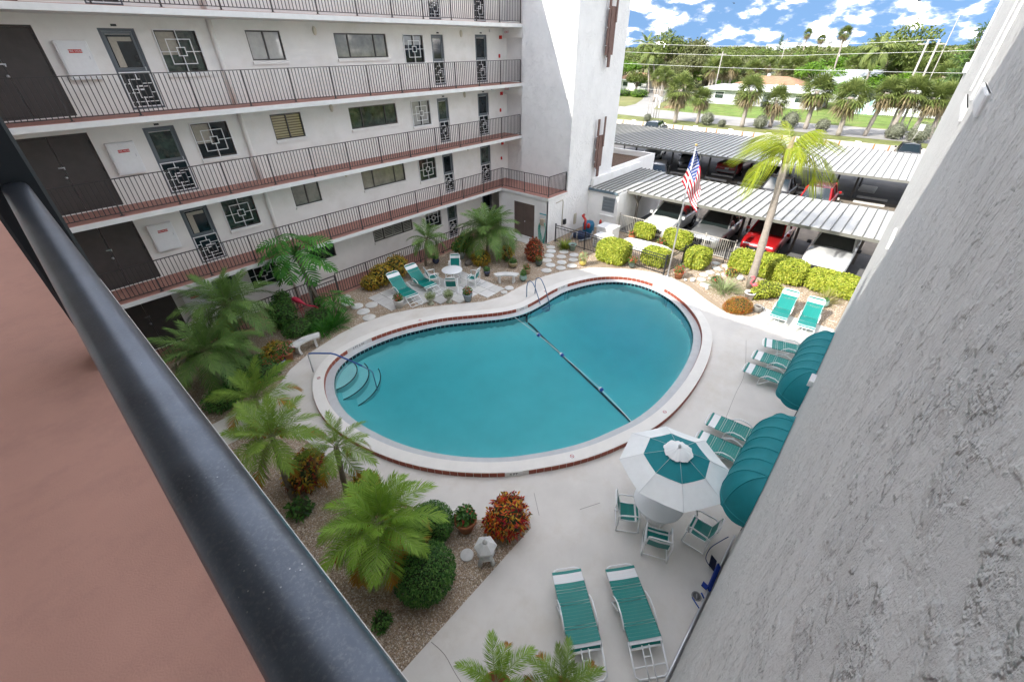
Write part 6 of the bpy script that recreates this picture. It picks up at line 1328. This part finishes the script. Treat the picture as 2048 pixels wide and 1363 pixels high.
pot('grey tipped bucket pot beside the orange mound', (19.05, 2.62), [(.001, 0), (.14, 0), (.17, .26), (.18, .3)], mat('grey_pot', (.26, .25, .23), .7), None)
pot('small terracotta pot behind the sunlit loungers', (21.4, .95), [(.001, 0), (.12, 0), (.17, .24), (.18, .27)], TERRA, None)
pot('small teal glazed pot behind the loungers near the wall', (21.4, .55), V2, GL('glaze_celadon', (.22, .34, .29)), MIDG, 60, .1, .08, seed=17)
pot('large terracotta pot with pink flowers beside the left bench', (3.98, 14.75), [(.001, 0), (.17, 0), (.24, .32), (.26, .32), (.26, .38)], TERRA, [MIDG, leafmat('pink_flower', [(.75, .15, .15), (.7, .25, .22)])], 520, .32, .26, seed=18, weights=[.75, .25])
pot('navy bowl pot with red and yellow flowers by the left bench', (3.6, 14.6), BOWL, GL('glaze_navy', (.02, .03, .07)), [MIDG, FLOW, CROTY], 300, .24, .16, seed=19, weights=[.6, .25, .15])
pot('slate bowl pot with red flowers left of the navy bowl', (3.2, 14.52), BOWL, GL('glaze_slate', (.07, .075, .085)), [BOXG, FLOW], 300, .24, .18, seed=20, weights=[.8, .2])
pot('terracotta pot with glossy green plant by the red croton', (3.68, 4.8), [(.001, 0), (.17, 0), (.25, .32), (.275, .32), (.275, .4)], TERRA, [BOXG, FLOW], 420, .24, .22, .1, .06, seed=21, weights=[.93, .07])
st = MB().tube([(0, 0, .2), (-.15, .55, .95)], .012, 6).obj('garden_stake', mat('stake_red', (.25, .06, .04), .6), None, (15.6, 13.75, 0)); tag(st, 'thin reddish stake leaning out of the tan glazed pot', 'stake')
for k, (x, y, r, lb) in enumerate(((14.3, 15.75, .26, 'grey boulder under the yellow croton near the far table'), (16.55, 15.05, .28, 'brown boulder right of the fine leaved palm'), (20.1, 5.9, .14, 'white stone at the deck edge left of the grass clump'), (21.8, 4.2, .22, 'white boulder in front of the yellow hedge by the palm trunk'), (2.9, 5.0, .1, 'small white stone between the two round bushes'))):
    q = MB(); q.smooth = True; q.ball((0, 0, r*.4), (r, r*.75, r*.6), 12, 8); rs = np.random.default_rng(k); q.v = [tuple(np.array(v)*rs.uniform(.85, 1.12)) for v in q.v]
    tag(q.obj('boulder', CONC if k > 1 else mat('boulder_rock', (.17, .145, .12), .95, var=.3, vscale=8), None, (x, y, 0)), lb, 'rock')
for k, (x, y) in enumerate(((19.95, 6.2), (20.3, 5.95), (20.2, 5.1), (19.75, 5.05), (20.9, 5.35), (21.6, 5.2), (22.2, 5.3), (19.5, 2.5))):
    q = MB(); q.ball((0, 0, .04), (.11, .08, .06), 8, 6); tag(q.obj('edging_stone', CONC, None, (x, y, 0), k), 'pale edging stone on the sunlit gravel near the gate path', 'stone', 'edging stones of the gate path')
# pebbles: real stones on the near gravel, too many to count
def pebbles(name, polys, n, s0, s1, seed):
    rs = np.random.default_rng(seed); P = []
    while len(P) < n:
        pl = polys[rs.integers(len(polys))] if len(polys) > 1 else polys[0]; xs = [p[0] for p in pl]; ys = [p[1] for p in pl]; m = rs.uniform([min(xs), min(ys)], [max(xs), max(ys)], (4000, 2))
        for p in m:
            if inside(p, pl) and not inside(p, DP): P.append(p)
            if len(P) >= n: break
    P = np.array(P); d = np.array([[1, 0, 0], [0, 1, 0], [-1, 0, 0], [0, -1, 0], [0, 0, .8], [0, 0, -.4]], float)
    s = rs.uniform(s0, s1, (n, 1, 1))*rs.uniform(.65, 1.25, (n, 6, 1)); a = rs.uniform(0, 6.3, n); R = np.stack([np.stack([np.cos(a), -np.sin(a), 0*a], -1), np.stack([np.sin(a), np.cos(a), 0*a], -1), np.stack([0*a, 0*a, 0*a+1], -1)], 1)
    v = np.einsum('nij,nkj->nki', R, d[None]*s) + np.concatenate([P, np.full((n, 1), -.012)], 1)[:, None, :] + np.array([0, 0, .006])
    f = np.array([[0, 1, 4], [1, 2, 4], [2, 3, 4], [3, 0, 4]]); F = (np.arange(n)*6)[:, None, None] + f[None]
    o = link(name, npmesh(name, v.reshape(-1, 3), F.reshape(-1, 3), [leafmat('pebble', [(.40, .29, .19), (.62, .53, .42), (.22, .14, .09), (.70, .65, .57), (.48, .36, .24), (.32, .22, .15)], .8, 0.0)])); tag(o, None, None, None, 'stuff'); return o
pebbles('gravel', [[(.2, 3.62), (4.8, 3.62), (3.5, 5.4), (2.6, 8.6), (2.2, 12.0), (.2, 12.0)]], 42000, .012, .022, 1)
pebbles('gravel', [[(.2, 13.3), (3.2, 13.3), (5.5, 14.7), (7.2, 15), (7.2, 17.9), (.2, 17.9)]], 16000, .014, .024, 2)
pebbles('gravel', [[(7, 12), (19.9, 10.5), (19.9, 14.4), (19.3, 17.8), (7, 17.8)]], 45000, .014, .026, 3)
pebbles('gravel', [[(18, -.2), (23.8, -.2), (23.8, 12), (20, 12), (19, 9), (20, 6), (18, 3)]], 30000, .016, .028, 4)
# ================================================================ BEYOND THE PARKING
struct(poly_obj('road', ROADM, [(72.5, -60), (82.0, -60), (82.0, 14), (82.3, 22), (83.2, 32), (85.5, 52), (92, 90), (82, 90), (75.5, 56), (73.6, 36), (72.8, 20), (72.4, 8)], (), -.02))
struct(poly_obj('side_street', ROADM, [(83.5, 39), (92, 42), (104, 45.5), (121, 53.5), (150, 75), (147, 78), (117, 57.5), (100, 49.5), (90, 46), (84.2, 45.5)], (), -.024))
struct(poly_obj('front_lawn', LAWN, [(82.6, -60), (200, -60), (200, 40), (110, 43), (92, 39.5), (84, 36.5), (82.9, 24)], (), -.026))
struct(poly_obj('verge_lawn', mat('verge_grass', (.15, .17, .05), .95, var=.4, vscale=.6, bump=.8, bscale=25, bdist=.05, dirt=(.27, .21, .11), dscale=.22), [(65.4, -30), (72.2, -30), (72.2, 8), (72.6, 20), (73.4, 36), (75.3, 56), (65.4, 56)], (), -.024))
struct(poly_obj('corner_lawn', LAWN, [(86, 55), (98, 54), (116, 63), (142, 84), (140, 120), (95, 100)], (), -.026))
gw = thing('parking_wall', 'low white wall with rusty posts along the far edge of parking', 'wall', (64.4, 0, 0))
pmh, pil, rpo = MB().rbox(-.1, .1, -.66, .66, 0, .58, .03).mesh('panel', mat('chalky_white_block', (.52, .48, .42), .85, var=.12, vscale=2, dirt=(.45, .36, .27), dscale=1.2)), MB().rbox(-.14, .14, -.3, .3, 0, .70, .03).mesh('pillar', mat('pillar_white', (.6, .59, .56), .8)), MB().box(-.13, -.09, -.07, .07, 0, .57).mesh('post', RUSTW)
for k in range(9):
    y = -4 + 4.6*k; link('pillar', pil, gw, (0, y, -.02))
    for j in range(3): link('panel', pmh, gw, (0, y+1.0+1.35*j, -.02)); 
    for j in range(2): link('post', rpo, gw, (0, y+1.68+1.35*j, -.02))
# fan palms of the verge and gardens
CR = [fan_crown('crown', 70, 2.0, 11, SABAL, k, -.3, 1.4, bw=.07) for k in range(3)]; SK = [fan_crown('dead_leaves', 44, 1.7, 8, SABALT, 10+k, -1.3, -.2, hang=.55, bw=.07) for k in range(3)]
def sabal(label, x, y, h, s=1.0, lean=(0, 0), group=None, skirt=True, k=0):
    t = thing('cabbage_palm', label, 'palm', (x, y, -.02), 0, group); q = MB(); top = Vector((lean[0], lean[1], h))
    pts = [(top.x*u, top.y*u, h*u) for u in np.linspace(0, 1, 10)]; q.tube(pts, [.26*s*(1.1 if i % 2 else .92) for i in range(10)], 8); q.obj('trunk', TRUNKG, t)
    link('crown', CR[k % 3], t, top, rng.uniform(0, 6), scale=s*rng.uniform(.9, 1.08))
    if skirt: link('dead_leaves', SK[k % 3], t, top, rng.uniform(0, 6), scale=s)
VL = [(70.5, 29.1, 4.4, 1.15, 'cabbage palm leftmost of the verge palms, with a shaggy brown skirt'), (71.5, 26.1, 3.3, .85, 'smaller cabbage palm next to the leftmost verge palm'), (72.1, 19.9, 4.6, 1.05, 'cabbage palm standing alone before the white flat roofed house'), (74.5, 16.8, 3.4, 1.0, 'short cabbage palm partly behind the bright leaning palm'), (75.5, 12.6, 4.6, 1.1, 'cabbage palm behind the right side of the bright leaning palm'), (72.3, 8.2, 4.3, 1.1, 'bushy cabbage palm left of the slanted pair'), (74.0, 5.6, 4.8, .92, 'slanted cabbage palm with ringed grey trunk'), (74.2, 3.3, 5.0, .95, 'cabbage palm in the middle of the right hand clump'), (75.6, 1.2, 4.4, .9, 'cabbage palm beside the verge sign'), (76.2, -.6, 4.4, .95, 'cabbage palm at the right edge beside the wing wall')]
for k, (x, y, h, s, lb) in enumerate(VL): sabal(lb, x, y, h, s, (rng.normal()*.3, -.5 if 5 < k < 9 else .1), k=k)
BG = [(96, 45, 4.5, .8), (98, 43.5, 4.2, .8), (101, 46, 4.8, .85), (104, 47, 4.4, .8), (108, 50, 4.6, .8), (112, 40, 5.6, 1.0), (116, 37, 5.8, 1.0), (118, 33, 5.4, 1.0), (121, 35, 5.2, .9), (128, 30, 5.6, .9), (131, 27, 5.8, .9), (134, 31, 5.4, .9), (126, 24, 6.0, 1.0), (140, 38, 5.5, .9), (145, 44, 6, .9), (116, 8, 5.2, 1.2), (113, 5, 5.6, 1.2), (119, 2, 5.8, 1.2), (112, 1, 5.0, 1.1), (110, 62, 4.8, .9), (115, 66, 5, .9)]
for k, (x, y, h, s) in enumerate(BG): sabal('small cabbage palm among the far gardens beyond the road', x, y, h, s, (rng.normal()*.2, 0), 'palms of the far gardens', True, k)
for k, (x, y, h, s, lb) in enumerate(((110, 55.4, 10.2, 2.4, 'tall coconut palm at the tower edge, left of its pair'), (108, 52.9, 8.2, 2.2, 'tall coconut palm at the tower edge, right of its pair'), (110, 11.4, 9.0, 2.6, 'tall coconut palm bent by wind left of the big round tree'))):
    palm('coconut_palm', lb, 'palm', (x + (0, 1, 0)[k], y - (2.2, 2.0, 0)[k], 0), (x, y, h), s*1.35, 18, 'coco', tr=(.2, .13), lo=-35, hi=75, trunkm=TRUNKG)
for k, (x, y, h, lb) in enumerate(((190, 39.5, 12.6, 'slim fan palm sticking up left of the far hotel'), (200, 37, 11.3, 'lower fan palm sticking up nearer the far hotel'), (150, 23.0, 11.9, 'slim fan palm standing above the tree line right of the hotel'))): sabal(lb, x, y, h, .75 if k < 2 else .8, (0, .5), None, True, k)
# trees
TM = []
def tree_meshes(kind, seed):
    rs = np.random.default_rng(seed); blobs = []
    if kind == 'pine':
        for i in range(16): u = i/15; a = i*2.4; r = 1.3*(1-u*.9); blobs.append(((r*.6*math.cos(a), r*.6*math.sin(a), 2+8*u), (.35+r*.5, .35+r*.5, .42)))
        return foliage_mesh('crown', blobs, 1500, .55, .12, PINEG, seed, .2, droop=.1)
    n = {'round': 15, 'wide': 18, 'airy': 12}[kind]
    for i in range(n):
        a = rs.uniform(0, 6.28); rr = rs.uniform(0, 1)**.6*(3.6 if kind != 'airy' else 3.2); z = 4.6 + (2.2 if kind == 'round' else 1.4)*(1-(rr/3.9)**2)*rs.uniform(.2, 1.25) - .7; s = rs.uniform(.9, 1.7)*(.75 if kind == 'airy' else 1)
        blobs.append(((rr*math.cos(a), rr*math.sin(a), z), (s, s, s*.72)))
    m = {'round': TREEG, 'wide': TREEO, 'airy': TREEB}[kind]
    return foliage_mesh('crown', blobs, 2600 if kind != 'airy' else 1700, .42, .26, m, seed, .5)
for kd, sd in (('round', 1), ('round', 2), ('wide', 3), ('wide', 4), ('airy', 5), ('airy', 6), ('pine', 7), ('round', 8)): TM.append((kd, tree_meshes(kd, sd)))
def trunkm(kind, seed):
    rs = np.random.default_rng(seed); q = MB(); q.tube([(0, 0, -.1), (.1, 0, 1.8), (0, .1, 4.2)], [.3, .22, .14], 8)
    if kind != 'pine':
        for k in range(6): a = k*1.05; q.tube([(.08, 0, 1.6+.25*k), (1.2*math.cos(a), 1.2*math.sin(a), 3.4), (2.6*math.cos(a), 2.6*math.sin(a), 4.8)], [.12, .09, .04], 6)
    else: q.tube([(0, 0, 4), (0, 0, 9.8)], [.14, .04], 7)
    return q.mesh('trunk', BARK)
TK = {k: trunkm(k, 1) for k in ('round', 'wide', 'airy', 'pine')}
def tree(label, x, y, h, w, ti, group=None):
    kd, me = TM[ti]; t = thing('pine_tree' if kd == 'pine' else 'broadleaf_tree', label, 'tree', (x, y, -.02), rng.uniform(0, 6), group); ref = 10.2 if kd == 'pine' else 6.9; s = (w/4.2 if kd != 'pine' else w, w/4.2 if kd != 'pine' else w, h/ref)
    link('trunk', TK[kd], t, scale=s); link('crown', me, t, scale=s); return t
tree('big round dark tree standing above the roofs at the right', 118, 8.6, 13.0, 6.4, 0); tree('bright green bush tree below the big round tree', 111, 8.0, 6.2, 6.0, 4); tree('bright green tree right of the silver roofed house', 112, 4.6, 6.6, 5.0, 5)
tree('tall narrow pine at the right edge by the wing wall', 100, -.9, 11.8, 1.6, 6); tree('dense tall green tree right behind the coconut palms', 128, 58.5, 13.4, 5.5, 0); tree('tall olive tree with open top beside the coconut palms', 130, 55.0, 13.0, 4.6, 2)
tree('airy umbrella topped tree on the left skyline', 134, 52.5, 13.2, 4.4, 3); tree('rounded olive tree below the airy skyline tree', 120, 49, 9.6, 5.0, 3); tree('dark round tree behind the side street cars', 140, 58, 9.6, 5.5, 7)
tree('bare greyish tree left on the far street', 112, 49.5, 7.8, 3.0, 2); tree('thin pine spire beside the far hotel', 400, 99.5, 15.5, 1.6, 6); tree('small bright shrub tree in front of the silver roof', 105, 15.5, 4.9, 2.6, 4); tree('second bright shrub tree in front of the silver roof', 105.5, 13.4, 4.8, 2.8, 5)
rs0 = np.random.default_rng(77)
for k in range(120):
    x = rs0.uniform(120, 330) if k > 40 else rs0.uniform(125, 170); yc = x*rs0.uniform(-.06, .56); 
    if 124 < x < 150 and 10 < yc < 36: yc += 34
    h = rs0.uniform(7.2, 9.3) if x < 200 else rs0.uniform(7.5, 9.2)
    tree('broad green tree of the wood beyond the far houses', x, yc, h, rs0.uniform(4.5, 7.5), int(rs0.integers(0, 6)), 'trees of the far wood')
for k in range(46):
    x = rs0.uniform(101, 140); yc = x*rs0.uniform(0, .52)
    if any(a < x < b and c < yc < d for a, b, c, d in ((97, 110, 14, 37), (110, 123, 20, 36), (113, 133, 8, 23), (116, 128, 56, 68), (106, 118, -5, 5))) or (38 < yc < 56 and x < 122) or (x < 117 and 8.5 < yc < 23): continue
    tree('bushy garden tree among the houses beyond the road', x, yc, rs0.uniform(2.8, 5.2), rs0.uniform(2.2, 4.0), int(rs0.integers(0, 6)), 'garden trees among the far houses')
for k in range(26):
    x = rs0.uniform(112, 150); yc = x*rs0.uniform(.0, .5)
    if any(a < x < b and c < yc < d for a, b, c, d in ((97, 110, 14, 37), (110, 123, 20, 36), (113, 133, 8, 23), (116, 128, 56, 68))): continue
    sabal('small cabbage palm among the far gardens beyond the road', x, yc, rs0.uniform(4.6, 6.4), rs0.uniform(.9, 1.15), (0, 0), 'palms of the far gardens', True, k)
# far wood on the horizon as one mass
fb = [((rs0.uniform(330, 900), rs0.uniform(-.12, .62), rs0.uniform(3.5, 6.4))) for _ in range(420)]; fb = [((x, x*r, z*.72), (13, 13, z*.6)) for x, r, z in fb]
tag(link('far_woods', foliage_mesh('far_woods', fb, 60000, 3.2, 2.0, [TREEG, TREEO], 5, .6)), 'low dark wood closing the horizon', None, None, 'stuff')
# silver shrubs on the verge
for k, (x, y, h, lb) in enumerate(((71.0, 24.5, 1.7, 'silver grey shrub between the two leftmost verge palms'), (70.5, 22.2, .9, 'low silver shrub left of the single verge palm'), (72.3, 17.6, 1.7, 'silver shrub behind the bright leaning palm'), (75, 14.5, 2.2, 'silver shrub between the palms behind the bright fronds'), (74.6, 10.5, 1.6, 'grey shrub at the foot of the bushy palm'), (73.6, 2.6, 1.9, 'grey shrub left of the verge sign'), (72.5, .3, 2.2, 'large grey shrub at the right edge of the verge'), (69.2, 33, 1.0, 'thin silver bush beside the bare poles on the verge'))):
    bush('silver_shrub', lb, 'shrub', (x, y), [((0, 0, h*.5), (h*.55, h*.5, h*.5)), ((.3*h, .2*h, h*.35), (h*.4, h*.4, h*.35))], 1700, .20, .12, SILVG, 70+k, shell=.45, core=mat('silver_shrub_core', (.16, .17, .12), .95, var=.3, vscale=4))
bush('garden_bush', 'yellowish agave bush against the white house wall', 'bush', (99.5, 28.6), [((0, 0, .9), (1.3, 1.3, 1.0))], 800, .9, .1, SABAL, 90, shell=.1); bush('garden_bush', 'dark green low hedge at the far street corner', 'bush', (104, 52.5), [((0, 0, .7), (2.5, 2.0, .9)), ((0, 4, .6), (2, 2, .8))], 1500, .25, .16, TREEB, 91)
blades('garden_palm_tuft', 'spiky palm tuft on the corner lawn mound', 'plant', (89, 37.5), 60, 1.5, .12, SABAL, 92, .2); q = MB(); q.ball((0, 0, 0), (2.2, 1.8, .35), 16, 6); tag(q.obj('planting_mound', mat('mulch', (.24, .15, .08), .95, var=.3, vscale=3), None, (89, 37.5, 0)), 'brown mulch mound under the spiky palm tuft', 'flower bed')
# houses
HW = mat('house_white', (.5, .5, .48), .85, var=.04); RG = mat('grey_flat_roof', (.40, .40, .38), .9, var=.15, vscale=.6); RB = mat('brown_gravel_roof', (.33, .19, .115), .95, var=.2, vscale=1.5); RS = mat('silver_metal_roof', (.46, .49, .49), .55, metal=.1, var=.08, vscale=.8)
def house(label, x0, x1, y0, y1, h, parts):
    t = thing('house', label, 'house', ((x0+x1)/2, (y0+y1)/2, -.02)); ox, oy = (x0+x1)/2, (y0+y1)/2; a, b = (x1-x0)/2, (y1-y0)/2
    MB().box(-a, a, -b, b, 0, h).obj('wall', HW, t); parts(t, a, b, h); return t
def win(t, a, y, w, z0, z1): f = MB().box(-a-.06, -a-.001, y-w/2-.1, y+w/2+.1, z0-.1, z1+.1).obj('window', WHITEM, t); MB().box(-a-.075, -a-.061, y-w/2, y+w/2, z0, z1).obj('pane', GLASSG, f)
def h1(t, a, b, h):
    MB().box(-a-1.0, a+1, -b-1, b+1, h+.01, h+.35).obj('fascia', WHITEM, t); MB().box(-a-.9, a+.9, -b-.9, b+.9, h+.351, h+.42).obj('roof', RG, t)
    for y in (b-2.2, b-6, -b+3): win(t, a, y, 1.6, 1.0, 2.1)
    MB().box(-a-.05, -a-.001, -1.5, -.5, 0, 2.1).obj('door', GREYDOOR, t)
    for k in range(3): MB().box(-.3+2*k, .1+2*k, 2-3*k, 2.4-3*k, h+.42, h+.8).obj('roof_vent', WHITEM, t)
house('white flat roofed house with wide eaves across the road', 100, 109, 16, 35.5, 2.5, h1)
def h2(t, a, b, h):
    q = MB(); q.add([(-a-.8, -b-.8, h), (a+.8, -b-.8, h), (a+.8, b+.8, h), (-a-.8, b+.8, h), (-a*.2, -b*.5, h+1.3), (a*.2, b*.5, h+1.3)], [(0, 1, 4), (1, 2, 5, 4), (2, 3, 5), (3, 0, 4, 5)]); q.obj('roof', RB, t); MB().box(-a-.82, a+.82, -b-.82, b+.82, h-.25, h-.003).obj('fascia', WHITEM, t)
    for y in (-2, 2): win(t, a, y, 1.4, 1, 2)
    MB().box(.2, .8, 1, 1.6, h+.6, h+1.7).obj('chimney', HW, t)
house('house with low brown gravel roof and white fascia', 112, 121, 22.5, 34, 2.9, h2)
house('small brown roofed house left beside the coconut palms', 118, 126, 58, 66, 2.6, h2)
def h3(t, a, b, h):
    q = MB(); q.add([(-a-1, -b-.8, h), (-a-1, b+.8, h), (a*.3, b+.8, h+2.1), (a*.3, -b-.8, h+2.1), (a+.8, -b-.8, h), (a+.8, b+.8, h)], [(0, 3, 2, 1), (3, 4, 5, 2)]); q.obj('roof', RS, t)
    q = MB()
    for k in range(22): y = -b-.7+(2*b+1.4)*k/21; q.bar((-a-1, y, h+.03), (a*.3, y, h+2.13), .06)
    q.obj('roof_seam', RS, t); win(t, a, -2, 2, 1, 2.2)
house('house with big sloping silver metal roof', 116, 131, 10.5, 20.5, 3.2, h3)
def h4(t, a, b, h):
    MB().box(-a-.5, a+.5, -b-.5, b+.5, h+.01, h+.3).obj('roof', RG, t)
    for k in range(3): q = MB(); q.box(-a-.5, -a-.1, -b+3.0*k, -b+2+3.0*k, h+.31, h+.5); q.obj('roof_step', WHITEM, t)
    win(t, a, 0, 2, 1, 2)
house('low white roofed house half hidden by palms at the right', 108, 116, -3, 3.2, 2.6, h4); house('pale low house farther back behind the gardens', 150, 160, 40, 52, 2.8, h1)
ht = thing('far_hotel', 'white banded hotel on the horizon above the trees', 'building', (450, 108, 0)); ti = mat('hotel_glass_band', (.16, .22, .23), .4); WH = mat('hotel_white', (.72, .72, .72), .8)
MB().box(-8, 8, -9.6, 0, 0, 11.2).obj('wall', WH, ht); MB().box(-8, 8, 0, 11.8, 0, 10.2).obj('lower_wing', WH, ht); MB().box(-9, 4, -.5, 2.3, 0, 11.6).obj('stair_block', WH, ht)
for z in (6.4, 7.6, 8.8, 10.0): MB().box(-8.15, -8.01, -9.4, -.6, z, z+.55).obj('window_band', ti, ht); MB().box(-8.15, -8.01, 2.4, 11.6, z-.6, z-.15).obj('window_band', ti, ht)
wt = thing('water_tank', 'white dome tank on the horizon right of the hotel', 'tank', (450, 79, 0)); q = MB(); q.lathe([(1.5, 0), (1.5, 9), (4.5, 11), (5, 12.6), (3.5, 14.2), (.01, 14.8)], 20); q.obj('tank', WH, wt); MB().box(-3, 3, -13, 3, 8, 12.1).obj('lower_wing', WH, wt)
# utility poles and wires
UP = mat('utility_pole', (.34, .32, .29), .9, var=.15)
for x, y, h, r, lb in ((75, 3.5, 10.0, .13, 'grey utility pole left of its pair at the right'), (75, 2.55, 10.0, .13, 'grey utility pole right of its pair at the right'), (75.5, 1.85, 12.4, .06, 'thin tall mast rising into the sky at the right'), (105, 36.2, 8.6, .12, 'utility pole beside the parked cars on the far street'), (150, 36, 11, .12, 'utility pole in front of the far gardens'), (70, 33.5, 3.2, .05, 'thin bare pole on the verge left of the palms')):
    t = thing('utility_pole', lb, 'pole', (x, y, -.02)); q = MB(); q.tube([(0, 0, 0), (0, 0, h)], [r, r*.75], 8); q.obj('shaft', UP, t)
    if r > .1: q = MB(); q.box(-.08, .08, -.8, .8, h-.5, h-.38); q.obj('crossarm', UP, t)
WR = mat('wire_aluminium', (.55, .55, .53), .5)
for pts, lb in (([(75, 60, 10.3), (75, 42.1, 9.98), (75, 25.8, 9.5), (75, 13.5, 9.55), (75, 2.55, 9.95)], 'topmost overhead wire crossing the sky line'), ([(75, 60, 9.4), (75, 41.9, 8.84), (75, 22.1, 8.37), (75, 10.5, 8.61), (75, -.6, 8.94), (75, -8, 9.3)], 'second overhead wire across the tree tops'), ([(75, 60, 7.6), (75, 41.7, 7.27), (75, 21.7, 6.91), (75, -1, 6.85), (75, -8, 7.1)], 'third overhead wire across the house roofs'), ([(75, 60, 4.5), (75, 41.6, 3.93), (75, 20.7, 3.62), (75, -.9, 4.0), (75, -8, 4.4)], 'lowest overhead wire across the fan palm crowns')):
    q = MB(); q.tube(spline(pts, 6, False), .022, 5); tag(q.obj('overhead_wire', WR), lb, 'cable')
# verge and garden furniture
sg = thing('verge_sign', 'small white sign on a leaning post by the parking wall', 'sign', (67, .95, 0)); q = MB(); q.tube([(0, 0, 0), (0, -.5, 2.2)], .035, 6); q.obj('post', UP, sg); MB().box(-.04, -.02, -.75, -.3, 1.9, 2.5).obj('board', WHITEM, sg)
bc = thing('striped_cover', 'green and white striped boat cover on the lawn behind palms', 'boat cover', (99.5, 8.2, 0)); q = MB()
for k in range(8): q.cur = k % 2; y = -1.9+.48*k; q.add([(-1.2, y, 0), (-1.2, y+.48, 0), (-.2+.1*k, y+.48, 1.7+.5*math.sin(k*.8)), (-.2+.1*k, y, 1.7+.5*math.sin(k*.8-.8))], [(0, 1, 2, 3)]); q.add([(1.4, y, 0), (1.4, y+.48, 0), (-.2+.1*k, y+.48, 1.7+.5*math.sin(k*.8)), (-.2+.1*k, y, 1.7+.5*math.sin(k*.8-.8))], [(3, 2, 1, 0)])
q.obj('cover', [mat('cover_mint', (.28, .48, .42), .7), mat('cover_white2', (.66, .70, .68), .7)], bc)
wf = thing('white_picket_fence', 'white slatted garden fence behind the right hand palms', 'fence', (98, 2.5, 0)); sl_ = MB().box(-.03, .03, -.10, .10, .1, 1.2).mesh('slat', WHITEM)
for k in range(30): link('slat', sl_, wf, (0, -4 + .3*k, 0))
q = MB(); q.box(.04, .09, -4.2, 5, .3, .4); q.box(.04, .09, -4.2, 5, .95, 1.05); q.obj('rail', WHITEM, wf)
mbx = thing('mailbox', 'white mailbox and sign posts at the street corner', 'mailbox', (86.5, 39.3, 0)); MB().box(-.07, .07, -.07, .07, 0, 1.5).box(-.08, .08, .75, .9, 0, 2.1).obj('post', WHITEM, mbx); MB().rbox(-.35, .35, -.3, .3, 1.3, 1.75, .05).obj('box', WHITEM, mbx); MB().box(-.1, .1, .4, 1.25, 1.8, 2.05).obj('board', WHITEM, mbx)
for k in range(6):
    q = MB(); q.tube([(0, 0, 0), (rng.normal()*.1, rng.normal()*.1, 3.6 + .5*(k % 3))], .03, 6); tag(q.obj('support_stake', UP, None, (70.6+.25*k, 33.2-.3*(k % 4), 0)), 'thin dark stake propping the young palms on the verge', 'stake', 'stakes round the young verge palms')
def mini(label, loc, rz, c): car(label, loc, rz, 'sedan' if c != 2 else 'suv', [Pw, Pg, Pr][c], 4.4)
mini('white car parked on the far side street', (112, 41, -.02), .5, 0); mini('grey car parked on the far side street behind the white one', (126, 44, -.02), .6, 1); mini('small red car at the far street bend', (108, 36.4, -.02), 1.4, 2)
# two birds in the sky
for x, y, z, lb in ((90, 31, 15.2, 'tiny dark bird flying above the left trees'), (85, 6.6, 14.0, 'tiny dark bird flying above the big round tree')):
    q = MB(); q.smooth = True; q.tube([(-.22, 0, 0), (-.05, 0, .02), (.16, 0, .03), (.24, 0, .01)], [.01, .07, .06, .01], 7); q.add([(0, .04, .03), (.12, .05, .03), (-.02, .5, .14), (-.1, .3, .09)], [(0, 1, 2, 3)]); q.add([(0, -.04, .03), (.12, -.05, .03), (-.02, -.5, .14), (-.1, -.3, .09)], [(3, 2, 1, 0)]); tag(q.obj('bird', BLACKM, None, (x, y, z), 1.0), lb, 'bird')
